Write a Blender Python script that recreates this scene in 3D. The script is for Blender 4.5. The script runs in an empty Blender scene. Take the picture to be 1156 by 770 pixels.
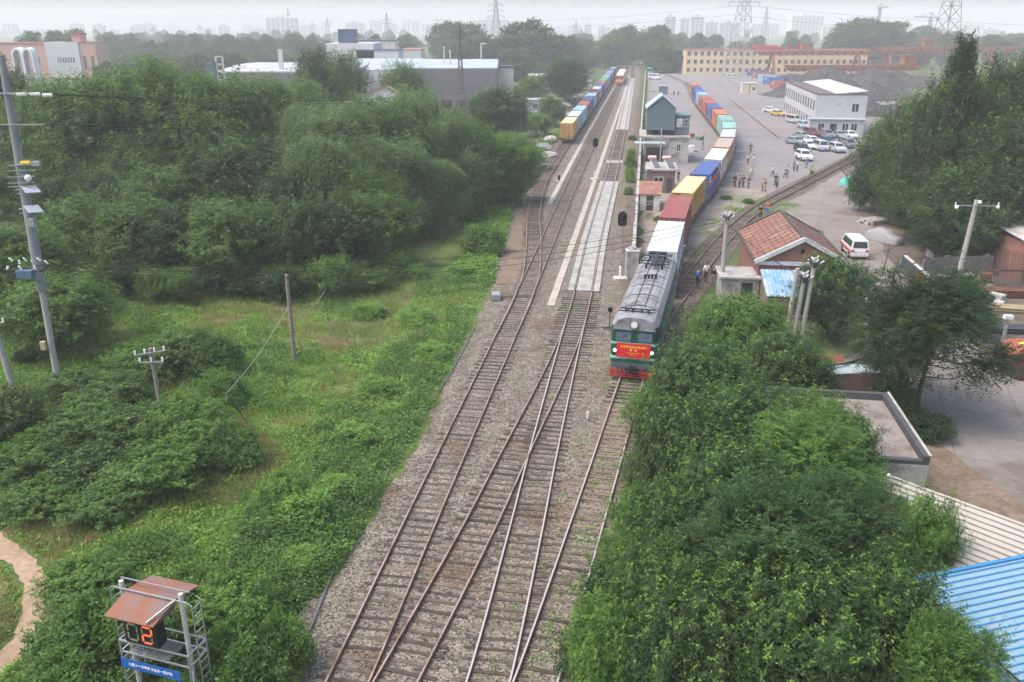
import bpy, math, random
import numpy as np
from mathutils import Vector, Matrix
R = math.radians
random.seed(7)
rng = np.random.default_rng(7)
SC = bpy.context.scene
COL = SC.collection

# ------------------------------------------------------------------ camera numbers
CAM_F, CAM_H = 965.0, 21.9
PITCH = math.atan(355 / CAM_F)
_s, _c = math.sin(PITCH), math.cos(PITCH)

def ray(px, py):
    x = (px - 578) / CAM_F
    v = (385 - py) / CAM_F
    return Vector((x, _c + v * _s, -_s + v * _c))

def at(px, py, z=0.0):
    """point of the survey photo (1156 x 770) on the level z"""
    d = ray(px, py)
    return Vector((0, 0, CAM_H)) + d * ((z - CAM_H) / d.z)

def far(px, py, Y):
    """point of the survey photo at northing Y"""
    d = ray(px, py)
    return Vector((0, 0, CAM_H)) + d * (Y / d.y)

def mpp(Y, z=0.0):
    """metres in one photo pixel at northing Y"""
    return (Y * _c + (CAM_H - z) * _s) / CAM_F

# ------------------------------------------------------------------ mesh builder
class MB:
    def __init__(s, mat=None):
        s.v = []; s.f = []; s.m = []; s.mats = []; s.mi = 0
        if mat: s.use(mat)
    def use(s, mat):
        if mat not in s.mats: s.mats.append(mat)
        s.mi = s.mats.index(mat); return s
    def add(s, vs, fs):
        n = len(s.v); s.v += [tuple(v) for v in vs]
        s.f += [tuple(i + n for i in f) for f in fs]; s.m += [s.mi] * len(fs); return s
    def box(s, x0, x1, y0, y1, z0, z1, rz=0, o=(0, 0, 0)):
        vs = [(x0, y0, z0), (x1, y0, z0), (x1, y1, z0), (x0, y1, z0), (x0, y0, z1), (x1, y0, z1), (x1, y1, z1), (x0, y1, z1)]
        if rz or o != (0, 0, 0):
            cr, sr = math.cos(rz), math.sin(rz)
            vs = [(x * cr - y * sr + o[0], x * sr + y * cr + o[1], z + o[2]) for x, y, z in vs]
        return s.add(vs, [(0, 3, 2, 1), (4, 5, 6, 7), (0, 1, 5, 4), (1, 2, 6, 5), (2, 3, 7, 6), (3, 0, 4, 7)])
    def tube(s, pts, r, n=8, cap=True):
        pts = [Vector(p) for p in pts]
        k = len(pts)
        rs = r if isinstance(r, (list, tuple)) else [r] * k
        vs = []; fs = []
        prev = None
        for i, p in enumerate(pts):
            t = (pts[min(i + 1, k - 1)] - pts[max(i - 1, 0)])
            if t.length < 1e-9: t = Vector((0, 0, 1))
            t.normalize()
            if prev is None:
                a = Vector((1, 0, 0)) if abs(t.x) < .9 else Vector((0, 1, 0))
                u = t.cross(a).normalized()
            else:
                u = prev - t * prev.dot(t)
                u = u.normalized() if u.length > 1e-6 else t.cross(Vector((1, 0, .3))).normalized()
            prev = u
            w = t.cross(u)
            for j in range(n):
                a = 2 * math.pi * j / n
                vs.append(p + (u * math.cos(a) + w * math.sin(a)) * rs[i])
        for i in range(k - 1):
            for j in range(n):
                fs.append((i * n + j, i * n + (j + 1) % n, (i + 1) * n + (j + 1) % n, (i + 1) * n + j))
        if cap:
            fs.append(tuple(range(n - 1, -1, -1))); fs.append(tuple((k - 1) * n + j for j in range(n)))
        return s.add(vs, fs)
    def bar(s, a, b, w, h=None):
        """square bar between two points"""
        a, b = Vector(a), Vector(b); h = h or w
        t = (b - a).normalized()
        up = Vector((0, 0, 1)) if abs(t.z) < .95 else Vector((0, 1, 0))
        u = t.cross(up).normalized() * (w / 2); v = u.normalized().cross(t).normalized() * (h / 2)
        vs = [a - u - v, a + u - v, a + u + v, a - u + v, b - u - v, b + u - v, b + u + v, b - u + v]
        return s.add(vs, [(0, 3, 2, 1), (4, 5, 6, 7), (0, 1, 5, 4), (1, 2, 6, 5), (2, 3, 7, 6), (3, 0, 4, 7)])
    def ext(s, prof, a0, a1, axis='y'):
        """extrude a 2d profile along an axis; profile (u,v): y-> (x,z), x-> (y,z), z-> (x,y)"""
        def q(u, v, w):
            return (u, w, v) if axis == 'y' else (w, u, v) if axis == 'x' else (u, v, w)
        n = len(prof)
        vs = [q(u, v, a0) for u, v in prof] + [q(u, v, a1) for u, v in prof]
        fs = [(i, (i + 1) % n, n + (i + 1) % n, n + i) for i in range(n)] + [tuple(range(n - 1, -1, -1)), tuple(range(n, 2 * n))]
        return s.add(vs, fs)
    def quad(s, a, b, c, d): return s.add([a, b, c, d], [(0, 1, 2, 3)])
    def ball(s, c, r, n=8, m=6, sz=1.0):
        vs = [(c[0], c[1], c[2] - r * sz)]
        for i in range(1, m):
            t = -math.pi / 2 + math.pi * i / m
            for j in range(n):
                a = 2 * math.pi * j / n
                vs.append((c[0] + r * math.cos(t) * math.cos(a), c[1] + r * math.cos(t) * math.sin(a), c[2] + r * sz * math.sin(t)))
        vs.append((c[0], c[1], c[2] + r * sz))
        fs = [(0, 1 + (j + 1) % n, 1 + j) for j in range(n)]
        for i in range(m - 2):
            for j in range(n):
                fs.append((1 + i * n + j, 1 + i * n + (j + 1) % n, 1 + (i + 1) * n + (j + 1) % n, 1 + (i + 1) * n + j))
        e = len(vs) - 1; b = 1 + (m - 2) * n
        fs += [(b + j, b + (j + 1) % n, e) for j in range(n)]
        return s.add(vs, fs)
    def mesh(s, name, smooth=False):
        me = bpy.data.meshes.new(name)
        me.from_pydata(s.v, [], s.f)
        for m in s.mats: me.materials.append(m)
        me.polygons.foreach_set('material_index', s.m)
        if smooth: me.polygons.foreach_set('use_smooth', [True] * len(s.f))
        import bmesh
        bm = bmesh.new(); bm.from_mesh(me); bmesh.ops.recalc_face_normals(bm, faces=bm.faces); bm.to_mesh(me); bm.free()
        me.update(); return me
    def build(s, name, parent=None, loc=None, rz=0, smooth=False):
        o = bpy.data.objects.new(name, s.mesh(name, smooth)); COL.objects.link(o)
        if parent: o.parent = parent
        if loc is not None: o.location = loc
        if rz: o.rotation_euler.z = rz
        return o

def tag(o, label=None, cat=None, group=None, kind=None):
    if label: o['label'] = label
    if cat: o['category'] = cat
    if group: o['group'] = group
    if kind: o['kind'] = kind
    return o

def thing(name, label, cat, loc=(0, 0, 0), rz=0, group=None):
    o = bpy.data.objects.new(name, None); COL.objects.link(o)
    o.location = loc; o.rotation_euler.z = rz; o.empty_display_size = .3
    return tag(o, label, cat, group)

def copy_tree(o, parent=None):
    c = o.copy(); COL.objects.link(c)
    if parent: c.parent = parent
    for ch in o.children: copy_tree(ch, c)
    return c

def link(name, me, parent=None, loc=None, rz=0):
    o = bpy.data.objects.new(name, me); COL.objects.link(o)
    if parent: o.parent = parent
    if loc is not None: o.location = loc
    if rz: o.rotation_euler.z = rz
    return o

def recolor(o, mat, slot=0):
    o.material_slots[slot].link = 'OBJECT'; o.material_slots[slot].material = mat

def yaw(a, b):
    """rotation that turns local +Y into a->b"""
    return -math.atan2(b[0] - a[0], b[1] - a[1])

# ------------------------------------------------------------------ materials
MATS = {}
def nd(nt, t, **kw):
    n = nt.nodes.new(t)
    for k, v in kw.items(): setattr(n, k, v)
    return n

def M(name, col, rough=.8, var=.18, sc=1.5, metal=0.0, bump=0.0, bsc=20, dirt=None, damt=.5, dsc=.8, wave=None, spec=.4, emit=0, objvar=0):
    """painted / mineral surface: base colour with soft variation, optional dirt patches, optional wave (axis, scale, depth) bump"""
    if name in MATS: return MATS[name]
    m = bpy.data.materials.new(name); m.use_nodes = True; nt = m.node_tree; L = nt.links.new
    b = nt.nodes['Principled BSDF']
    b.inputs['Roughness'].default_value = rough; b.inputs['Metallic'].default_value = metal
    b.inputs['Specular IOR Level'].default_value = spec
    tc = nd(nt, 'ShaderNodeTexCoord'); oi = nd(nt, 'ShaderNodeObjectInfo')
    ad = nd(nt, 'ShaderNodeVectorMath', operation='ADD'); ml = nd(nt, 'ShaderNodeVectorMath', operation='SCALE')
    ml.inputs[0].default_value = (57, 31, 17); L(oi.outputs['Random'], ml.inputs['Scale'])
    L(tc.outputs['Object'], ad.inputs[0]); L(ml.outputs[0], ad.inputs[1])
    n1 = nd(nt, 'ShaderNodeTexNoise'); n1.inputs['Scale'].default_value = sc; n1.inputs['Detail'].default_value = 6; n1.inputs['Roughness'].default_value = .65
    L(ad.outputs[0], n1.inputs['Vector'])
    rp = nd(nt, 'ShaderNodeValToRGB')
    rp.color_ramp.elements[0].position = .28; rp.color_ramp.elements[1].position = .72
    c = Vector(col[:3])
    rp.color_ramp.elements[0].color = (*(c * (1 - var)), 1); rp.color_ramp.elements[1].color = (*[min(1, x * (1 + var)) for x in c], 1)
    L(n1.outputs['Fac'], rp.inputs['Fac']); out = rp.outputs['Color']
    if dirt:
        n2 = nd(nt, 'ShaderNodeTexNoise'); n2.inputs['Scale'].default_value = dsc; n2.inputs['Detail'].default_value = 8; n2.inputs['Roughness'].default_value = .7
        L(ad.outputs[0], n2.inputs['Vector'])
        r2 = nd(nt, 'ShaderNodeMapRange'); r2.inputs['From Min'].default_value = .62 - damt * .3; r2.inputs['From Max'].default_value = .72 - damt * .2
        L(n2.outputs['Fac'], r2.inputs['Value'])
        mx = nd(nt, 'ShaderNodeMix', data_type='RGBA'); mx.inputs['B'].default_value = (*dirt, 1)
        L(r2.outputs['Result'], mx.inputs['Factor']); L(out, mx.inputs['A']); out = mx.outputs['Result']
    if objvar:                                             # each piece aged a little differently
        ov_ = nd(nt, 'ShaderNodeMapRange'); ov_.inputs['To Min'].default_value = 1 - objvar; ov_.inputs['To Max'].default_value = 1 + objvar; L(oi.outputs['Random'], ov_.inputs['Value'])
        mo = nd(nt, 'ShaderNodeMix', data_type='RGBA', blend_type='MULTIPLY'); mo.inputs['Factor'].default_value = 1; L(out, mo.inputs['A']); L(ov_.outputs['Result'], mo.inputs['B']); out = mo.outputs['Result']
    L(out, b.inputs['Base Color'])
    hgt = None
    if wave:
        ax, ws, wd = wave
        w = nd(nt, 'ShaderNodeTexWave', wave_type='BANDS', bands_direction=ax); w.inputs['Scale'].default_value = ws
        L(tc.outputs['Object'], w.inputs['Vector']); bp = nd(nt, 'ShaderNodeBump'); bp.inputs['Distance'].default_value = wd
        L(w.outputs['Fac'], bp.inputs['Height']); hgt = bp.outputs['Normal']
    if bump:
        n3 = nd(nt, 'ShaderNodeTexNoise'); n3.inputs['Scale'].default_value = bsc; n3.inputs['Detail'].default_value = 4
        L(tc.outputs['Object'], n3.inputs['Vector']); bp = nd(nt, 'ShaderNodeBump'); bp.inputs['Distance'].default_value = bump
        L(n3.outputs['Fac'], bp.inputs['Height'])
        if hgt: L(hgt, bp.inputs['Normal'])
        hgt = bp.outputs['Normal']
    if hgt: L(hgt, b.inputs['Normal'])
    if emit:
        b.inputs['Emission Color'].default_value = (*col[:3], 1); b.inputs['Emission Strength'].default_value = emit
    MATS[name] = m; return m

def brick_mat(name, c1, c2, mortar, sc=4.0, rough=.9):
    if name in MATS: return MATS[name]
    m = bpy.data.materials.new(name); m.use_nodes = True; nt = m.node_tree; L = nt.links.new
    b = nt.nodes['Principled BSDF']; b.inputs['Roughness'].default_value = rough; b.inputs['Specular IOR Level'].default_value = .2
    tc = nd(nt, 'ShaderNodeTexCoord'); sp = nd(nt, 'ShaderNodeSeparateXYZ'); L(tc.outputs['Object'], sp.inputs[0])
    sm = nd(nt, 'ShaderNodeMath', operation='ADD'); L(sp.outputs['X'], sm.inputs[0]); L(sp.outputs['Y'], sm.inputs[1])
    cb = nd(nt, 'ShaderNodeCombineXYZ'); L(sm.outputs[0], cb.inputs['X']); L(sp.outputs['Z'], cb.inputs['Y'])
    bt = nd(nt, 'ShaderNodeTexBrick'); bt.inputs['Scale'].default_value = sc
    bt.inputs['Color1'].default_value = (*c1, 1); bt.inputs['Color2'].default_value = (*c2, 1); bt.inputs['Mortar'].default_value = (*mortar, 1)
    L(cb.outputs[0], bt.inputs['Vector'])
    nz = nd(nt, 'ShaderNodeTexNoise'); nz.inputs['Scale'].default_value = 1.2; nz.inputs['Detail'].default_value = 6
    L(tc.outputs['Object'], nz.inputs['Vector'])
    mr = nd(nt, 'ShaderNodeMapRange'); mr.inputs['To Min'].default_value = .6; mr.inputs['To Max'].default_value = 1.35; L(nz.outputs['Fac'], mr.inputs['Value'])
    mx = nd(nt, 'ShaderNodeMix', data_type='RGBA', blend_type='MULTIPLY'); mx.inputs['Factor'].default_value = 1
    L(bt.outputs['Color'], mx.inputs['A']); L(mr.outputs['Result'], mx.inputs['B']); L(mx.outputs['Result'], b.inputs['Base Color'])
    MATS[name] = m; return m

def layered(name, stops, sc=.35, detail=10, rough=.95, grain=None, bump=0, bsc=8, spots=None, spotsc=.08, cracks=None, joints=None):
    """natural ground: ramp over fractal noise, optional fine stone grain (voronoi scale, strength), optional patches of another colour"""
    m = bpy.data.materials.new(name); m.use_nodes = True; nt = m.node_tree; L = nt.links.new
    b = nt.nodes['Principled BSDF']; b.inputs['Roughness'].default_value = rough; b.inputs['Specular IOR Level'].default_value = .2
    tc = nd(nt, 'ShaderNodeTexCoord')
    n1 = nd(nt, 'ShaderNodeTexNoise'); n1.inputs['Scale'].default_value = sc; n1.inputs['Detail'].default_value = detail; n1.inputs['Roughness'].default_value = .68
    L(tc.outputs['Object'], n1.inputs['Vector'])
    rp = nd(nt, 'ShaderNodeValToRGB'); e = rp.color_ramp.elements
    while len(e) < len(stops): e.new(.5)
    for i, (p, c) in enumerate(stops): e[i].position = p; e[i].color = (*c, 1)
    L(n1.outputs['Fac'], rp.inputs['Fac']); out = rp.outputs['Color']
    if spots:
        n2 = nd(nt, 'ShaderNodeTexNoise'); n2.inputs['Scale'].default_value = spotsc; n2.inputs['Detail'].default_value = 7; n2.inputs['Roughness'].default_value = .6
        L(tc.outputs['Object'], n2.inputs['Vector'])
        r2 = nd(nt, 'ShaderNodeMapRange'); r2.inputs['From Min'].default_value = spots[1]; r2.inputs['From Max'].default_value = spots[1] + spots[2]
        L(n2.outputs['Fac'], r2.inputs['Value'])
        mx = nd(nt, 'ShaderNodeMix', data_type='RGBA'); mx.inputs['B'].default_value = (*spots[0], 1)
        L(r2.outputs['Result'], mx.inputs['Factor']); L(out, mx.inputs['A']); out = mx.outputs['Result']
    hsrc = n1.outputs['Fac']
    if joints:                                            # cast slabs with open joints, each slab a shade apart
        mp = nd(nt, 'ShaderNodeMapping'); mp.inputs['Rotation'].default_value = (0, 0, joints[1]); L(tc.outputs['Object'], mp.inputs['Vector'])
        bt = nd(nt, 'ShaderNodeTexBrick'); bt.offset = 0; bt.inputs['Scale'].default_value = 1; bt.inputs['Brick Width'].default_value = joints[0]; bt.inputs['Row Height'].default_value = joints[0] * .8; bt.inputs['Mortar Size'].default_value = .035
        bt.inputs['Color1'].default_value = (.93, .93, .93, 1); bt.inputs['Color2'].default_value = (1.04, 1.03, 1.02, 1); bt.inputs['Mortar'].default_value = (joints[2],) * 3 + (1,); L(mp.outputs[0], bt.inputs['Vector'])
        mj = nd(nt, 'ShaderNodeMix', data_type='RGBA', blend_type='MULTIPLY'); mj.inputs['Factor'].default_value = 1; L(out, mj.inputs['A']); L(bt.outputs['Color'], mj.inputs['B']); out = mj.outputs['Result']
    if cracks:
        nz = nd(nt, 'ShaderNodeTexNoise'); nz.inputs['Scale'].default_value = cracks[0] * 3; nz.inputs['Detail'].default_value = 5; L(tc.outputs['Object'], nz.inputs['Vector'])
        va = nd(nt, 'ShaderNodeVectorMath', operation='MULTIPLY_ADD'); va.inputs[1].default_value = (cracks[2],) * 3; L(nz.outputs['Color'], va.inputs[0]); L(tc.outputs['Object'], va.inputs[2])
        vc = nd(nt, 'ShaderNodeTexVoronoi', feature='DISTANCE_TO_EDGE'); vc.inputs['Scale'].default_value = cracks[0]; L(va.outputs[0], vc.inputs['Vector'])
        rc = nd(nt, 'ShaderNodeMapRange'); rc.inputs['From Min'].default_value = cracks[1] * .3; rc.inputs['From Max'].default_value = cracks[1]; rc.inputs['To Min'].default_value = cracks[3]; L(vc.outputs['Distance'], rc.inputs['Value'])
        mc = nd(nt, 'ShaderNodeMix', data_type='RGBA', blend_type='MULTIPLY'); mc.inputs['Factor'].default_value = 1; L(out, mc.inputs['A']); L(rc.outputs['Result'], mc.inputs['B']); out = mc.outputs['Result']
    if grain:
        vo = nd(nt, 'ShaderNodeTexVoronoi'); vo.inputs['Scale'].default_value = grain[0]; L(tc.outputs['Object'], vo.inputs['Vector'])
        sp = nd(nt, 'ShaderNodeSeparateColor'); L(vo.outputs['Color'], sp.inputs['Color'])
        mr = nd(nt, 'ShaderNodeMapRange'); mr.inputs['To Min'].default_value = 1 - grain[1]; mr.inputs['To Max'].default_value = 1 + grain[1]
        L(sp.outputs['Red'], mr.inputs['Value'])
        m2 = nd(nt, 'ShaderNodeMix', data_type='RGBA', blend_type='MULTIPLY'); m2.inputs['Factor'].default_value = 1
        L(out, m2.inputs['A']); L(mr.outputs['Result'], m2.inputs['B']); out = m2.outputs['Result']; hsrc = vo.outputs['Distance']
    L(out, b.inputs['Base Color'])
    if bump:
        bp = nd(nt, 'ShaderNodeBump'); bp.inputs['Distance'].default_value = bump; L(hsrc, bp.inputs['Height']); L(bp.outputs['Normal'], b.inputs['Normal'])
    MATS[name] = m; return m

def leaf_mat(name, dark, light, sc=.6, trans=.3, yellow=None):
    m = bpy.data.materials.new(name); m.use_nodes = True; nt = m.node_tree; L = nt.links.new
    b = nt.nodes['Principled BSDF']; b.inputs['Roughness'].default_value = .55; b.inputs['Specular IOR Level'].default_value = .25
    ge = nd(nt, 'ShaderNodeNewGeometry'); oi = nd(nt, 'ShaderNodeObjectInfo'); tc = nd(nt, 'ShaderNodeTexCoord')
    nz = nd(nt, 'ShaderNodeTexNoise'); nz.inputs['Scale'].default_value = sc; nz.inputs['Detail'].default_value = 4
    L(tc.outputs['Object'], nz.inputs['Vector'])
    # leaf by leaf (island) + clump by clump + tree by tree
    a = nd(nt, 'ShaderNodeMath', operation='MULTIPLY_ADD'); a.inputs[1].default_value = .55; L(ge.outputs['Random Per Island'], a.inputs[0])
    nm = nd(nt, 'ShaderNodeMapRange'); nm.inputs['From Min'].default_value = .3; nm.inputs['From Max'].default_value = .7; nm.inputs['To Max'].default_value = .5; nm.inputs['To Min'].default_value = -.1
    L(nz.outputs['Fac'], nm.inputs['Value']); L(nm.outputs['Result'], a.inputs[2])
    a2 = nd(nt, 'ShaderNodeMath', operation='MULTIPLY_ADD'); a2.inputs[1].default_value = .22; L(oi.outputs['Random'], a2.inputs[0]); L(a.outputs[0], a2.inputs[2])
    rp = nd(nt, 'ShaderNodeValToRGB'); e = rp.color_ramp.elements
    e[0].position = .1; e[0].color = (*dark, 1); e[1].position = .95; e[1].color = (*light, 1)
    if yellow:
        x = e.new(.99); x.color = (*yellow, 1)
    L(a2.outputs[0], rp.inputs['Fac']); L(rp.outputs['Color'], b.inputs['Base Color'])
    tr = nd(nt, 'ShaderNodeBsdfTranslucent'); hs = nd(nt, 'ShaderNodeHueSaturation'); hs.inputs['Value'].default_value = 1.3; hs.inputs['Saturation'].default_value = 1.15
    L(rp.outputs['Color'], hs.inputs['Color']); L(hs.outputs['Color'], tr.inputs['Color'])
    mx = nd(nt, 'ShaderNodeMixShader'); mx.inputs['Fac'].default_value = trans
    L(b.outputs[0], mx.inputs[1]); L(tr.outputs[0], mx.inputs[2]); L(mx.outputs[0], nt.nodes['Material Output'].inputs['Surface'])
    MATS[name] = m; return m

def glass_mat(name, col, rough=.08):
    return M(name, col, rough=rough, var=.2, sc=2, spec=.9)

# palette
STEEL = M('galvanised_steel', (.36, .37, .38), .5, .2, 6, metal=.6)
DARKSTEEL = M('dark_steel', (.05, .05, .055), .6, .3, 4)
BLACK = M('black_paint', (.012, .012, .013), .45, .3, 3)
WHITE = M('white_paint', (.72, .72, .7), .55, .08, 2, dirt=(.4, .38, .34), damt=.25)
CONC = M('grey_concrete', (.36, .345, .32), .92, .18, 1.2, bump=.01, bsc=15, dirt=(.18, .17, .155), damt=.4)
POLEC = M('pole_concrete', (.33, .315, .29), .9, .15, 3, bump=.004, bsc=30)
PALE = M('pale_concrete', (.50, .475, .43), .92, .12, 1.5, bump=.006, bsc=12, dirt=(.3, .28, .25), damt=.35)
RUST = M('rusted_steel', (.16, .065, .035), .85, .35, 3, dirt=(.07, .04, .03), damt=.5)
RAIL = M('rail_steel', (.15, .085, .055), .8, .25, 2.5, dirt=(.1, .055, .038), damt=.5)
WOODS = M('tarred_sleeper', (.075, .062, .052), .95, .35, 3, bump=.01, bsc=25, dirt=(.2, .18, .16), damt=.45)
REDC = M('red_paint', (.5, .025, .02), .5, .12, 3)
GLASS = glass_mat('dark_glass', (.02, .025, .03))
PORC = M('white_porcelain', (.75, .75, .73), .25, .08, 4)
SKIN = M('skin', (.42, .24, .16), .6, .1, 8)
HAIR = M('dark_hair', (.012, .01, .009), .5, .3, 20)
BARK = M('tree_bark', (.11, .085, .065), .95, .3, 5, bump=.02, bsc=14)
# ------------------------------------------------------------------ world, sun, camera, air
SUN_EL, SUN_AZ = 60, 255          # veiled sun high on the left
w = bpy.data.worlds.new('World'); SC.world = w; w.use_nodes = True
nt = w.node_tree; bg = nt.nodes['Background']
sky = nt.nodes.new('ShaderNodeTexSky'); sky.sky_type = 'NISHITA'; sky.sun_disc = False
sky.sun_elevation = R(SUN_EL); sky.sun_rotation = R(SUN_AZ); sky.air_density = 1.0; sky.dust_density = 5.0; sky.ozone_density = 1.0
nt.links.new(sky.outputs[0], bg.inputs['Color']); bg.inputs['Strength'].default_value = .15
sl = bpy.data.lights.new('sun', 'SUN'); sl.energy = .6; sl.angle = R(30); sl.color = (1, .975, .95)
so = bpy.data.objects.new('sun', sl); COL.objects.link(so)
az = R(SUN_AZ)
sdir = Vector((math.sin(az) * math.cos(R(SUN_EL)), math.cos(az) * math.cos(R(SUN_EL)), math.sin(R(SUN_EL))))   # towards the sun
so.rotation_euler = sdir.to_track_quat('Z', 'Y').to_euler(); so.location = (0, 0, 60)
cd = bpy.data.cameras.new('camera'); co = bpy.data.objects.new('camera', cd); COL.objects.link(co); SC.camera = co
cd.sensor_width = 36; cd.lens = CAM_F / 1156 * 36; cd.clip_start = .5; cd.clip_end = 9000
co.location = (0, 0, CAM_H); co.rotation_euler = (R(90) - PITCH, 0, 0)
SC.view_settings.view_transform = 'Standard'; SC.view_settings.look = 'None'; SC.view_settings.gamma = 1
SC.view_settings.exposure = 1.27
cy = SC.cycles
cy.max_bounces = 5; cy.diffuse_bounces = 3; cy.glossy_bounces = 2; cy.transmission_bounces = 2; cy.volume_bounces = 1; cy.transparent_max_bounces = 4
cy.use_denoising = True; cy.use_adaptive_sampling = True; cy.adaptive_threshold = .008
hm = bpy.data.materials.new('haze_air'); hm.use_nodes = True; nt = hm.node_tree; nt.nodes.clear()
ov = nt.nodes.new('ShaderNodeOutputMaterial'); pv = nt.nodes.new('ShaderNodeVolumePrincipled')
pv.inputs['Color'].default_value = (.97, .983, 1, 1); pv.inputs['Density'].default_value = .0005; pv.inputs['Anisotropy'].default_value = .0
nt.links.new(pv.outputs[0], ov.inputs['Volume'])
hz = MB(hm).box(-2600, 2600, -60, 3600, -1.5, 82).build('haze'); tag(hz, kind='stuff')

# ------------------------------------------------------------------ ground sheets
def jitter_poly(pts, step, amp):
    out = []
    n = len(pts)
    for i in range(n):
        a, b = Vector(pts[i]).to_2d(), Vector(pts[(i + 1) % n]).to_2d()
        L = (b - a).length; k = max(1, min(60, int(L / step)))
        nr = Vector((-(b - a).y, (b - a).x)) / max(L, 1e-6)
        for j in range(k):
            p = a.lerp(b, j / k)
            if amp and j: p = p + nr * random.uniform(-amp, amp)
            out.append(p)
    return out

def sheet(name, pts, z, mat, step=1.5, amp=0.0, kind='structure'):
    p = jitter_poly(pts, step, amp)
    o = MB(mat).add([(q.x, q.y, z) for q in p], [tuple(range(len(p)))]).build(name)
    if kind: tag(o, kind=kind)
    return o
px = lambda L, z=0: [at(a, b, z) for a, b in L]

G_SOIL = layered('wild_ground', [(.25, (.045, .065, .02)), (.45, (.065, .095, .028)), (.58, (.085, .11, .036)), (.75, (.14, .13, .07))], sc=.5, spots=((.16, .125, .08), .60, .06), spotsc=.16)
ground = MB(G_SOIL).box(-4500, 4500, -300, 7000, -1.0, 0).build('ground'); tag(ground, kind='structure')
G_BALLAST = layered('track_ballast', [(.2, (0.078, 0.065, 0.049)), (.42, (0.137, 0.12, 0.094)), (.58, (0.186, 0.164, 0.132)), (.8, (0.247, 0.22, 0.18))], sc=1.1, grain=(15, .8), bump=.04, spots=((0.129, 0.093, 0.065), .54, .1), spotsc=.22)
G_DARK = layered('cinder_ground', [(.25, (.065, .053, .042)), (.5, (.115, .095, .077)), (.75, (.165, .142, .117))], sc=.5, grain=(7, .35), bump=.02)
G_YARD = layered('yard_concrete', [(.25, (0.163, 0.153, 0.150)), (.5, (0.202, 0.191, 0.189)), (.75, (0.237, 0.224, 0.221))], sc=.09, spots=((0.142, 0.132, 0.127), .58, .08), spotsc=.05, cracks=(.11, .006, 3.0, .8), joints=(6, -.16, .86))
G_ROAD = layered('road_concrete', [(.25, (0.164, 0.145, 0.128)), (.5, (0.210, 0.188, 0.170)), (.75, (0.245, 0.221, 0.202))], sc=.3, spots=((0.154, 0.130, 0.108), .56, .06), spotsc=.12, cracks=(.34, .008, 1.6, .78), grain=(3, .06), joints=(4.2, .35, .72))
G_SAND = layered('bare_sand', [(.25, (.22, .15, .095)), (.5, (.31, .225, .15)), (.75, (.38, .285, .2))], sc=.5, bump=.02, grain=(5, .12))
G_DIRT = layered('brown_dirt', [(.25, (0.123, 0.088, 0.060)), (.5, (0.176, 0.132, 0.095)), (.75, (0.220, 0.172, 0.129))], sc=.6, bump=.02, grain=(6, .2))
G_TAN = layered('sandy_yard', [(.25, (0.158, 0.132, 0.104)), (.5, (0.246, 0.216, 0.182)), (.75, (0.299, 0.273, 0.242))], sc=.3, spots=((0.066, 0.088, 0.031), .58, .05), spotsc=.2)
G_FIELD = layered('meadow_soil', [(.2, (.045, .065, .02)), (.42, (.07, .115, .028)), (.55, (.10, .15, .036)), (.7, (.125, .14, .05))], sc=.35, grain=(14, .35), bump=.03, spots=((.17, .125, .07), .55, .07), spotsc=.19)
G_MEAD = sheet('meadow', [(-75, 15), (-2, 15), (4, 120), (-40, 120), (-75, 80)], .02, G_FIELD)
# the railway formation: gravel from the weeds on the left to the boundary wall on the right
sheet('ballast_bed', px([(270, 800), (330, 705), (388, 640), (432, 560), (474, 495), (520, 400), (553, 330), (574, 262), (592, 205), (606, 184), (640, 150), (690, 84), (709, 66), (716, 66),
      (722, 84), (722, 120), (716, 200), (708, 300), (735, 420), (720, 480), (705, 560), (690, 640), (670, 800)]), .06, G_BALLAST, 1.2, .35)
sheet('cinder_strip', px([(700, 340), (705, 255), (712, 180), (718, 110), (723, 110), (722, 180), (716, 300), (742, 360), (720, 400)]), .10, G_DARK, 1.2, .25)
sheet('sand_shoulder', px([(560, 322), (580, 258), (600, 200), (622, 172), (628, 178), (606, 212), (592, 262), (585, 320)]), .09, G_DIRT, 1.0, .3)
# yard right of the wall
sheet('yard', px([(724, 235), (727, 160), (731, 84), (752, 75), (1010, 84), (1010, 118), (975, 150), (962, 182), (900, 216), (850, 240), (790, 300), (752, 330), (725, 300)]), .03, G_TAN, 2, .5)
sheet('yard_slab', px([(731, 180), (733, 84), (752, 78), (1010, 86), (1010, 118), (966, 160), (962, 178), (880, 216), (835, 205), (812, 212), (800, 190), (783, 190), (766, 205), (762, 180)]), .06, G_YARD, 3, .5)
sheet('road', px([(935, 203), (955, 190), (1010, 150), (1010, 200), (985, 240), (1000, 290), (1030, 325), (1095, 385), (1135, 415), (1200, 450), (1200, 620), (1050, 535), (1062, 505), (1040, 480), (1000, 440), (985, 400), (972, 340), (945, 300), (930, 262), (890, 246), (868, 236), (900, 222)]), .05, G_ROAD, 2, .35)
sheet('dirt_shoulder', px([(1040, 478), (1062, 503), (1095, 530), (1156, 568), (1230, 612), (1230, 670), (1060, 570), (1000, 540), (950, 440)]), .075, G_DIRT, 1, .25)
sheet('scrapyard_floor', px([(1000, 300), (985, 262), (975, 235), (1010, 215), (1300, 260), (1300, 470), (1140, 410), (1095, 378)]), .035, G_DARK, 2, .3)
sheet('earth_bank', px([(985, 262), (975, 235), (1000, 222), (1040, 250), (1015, 270)]), .07, G_DIRT, 1.0, .3)
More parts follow.
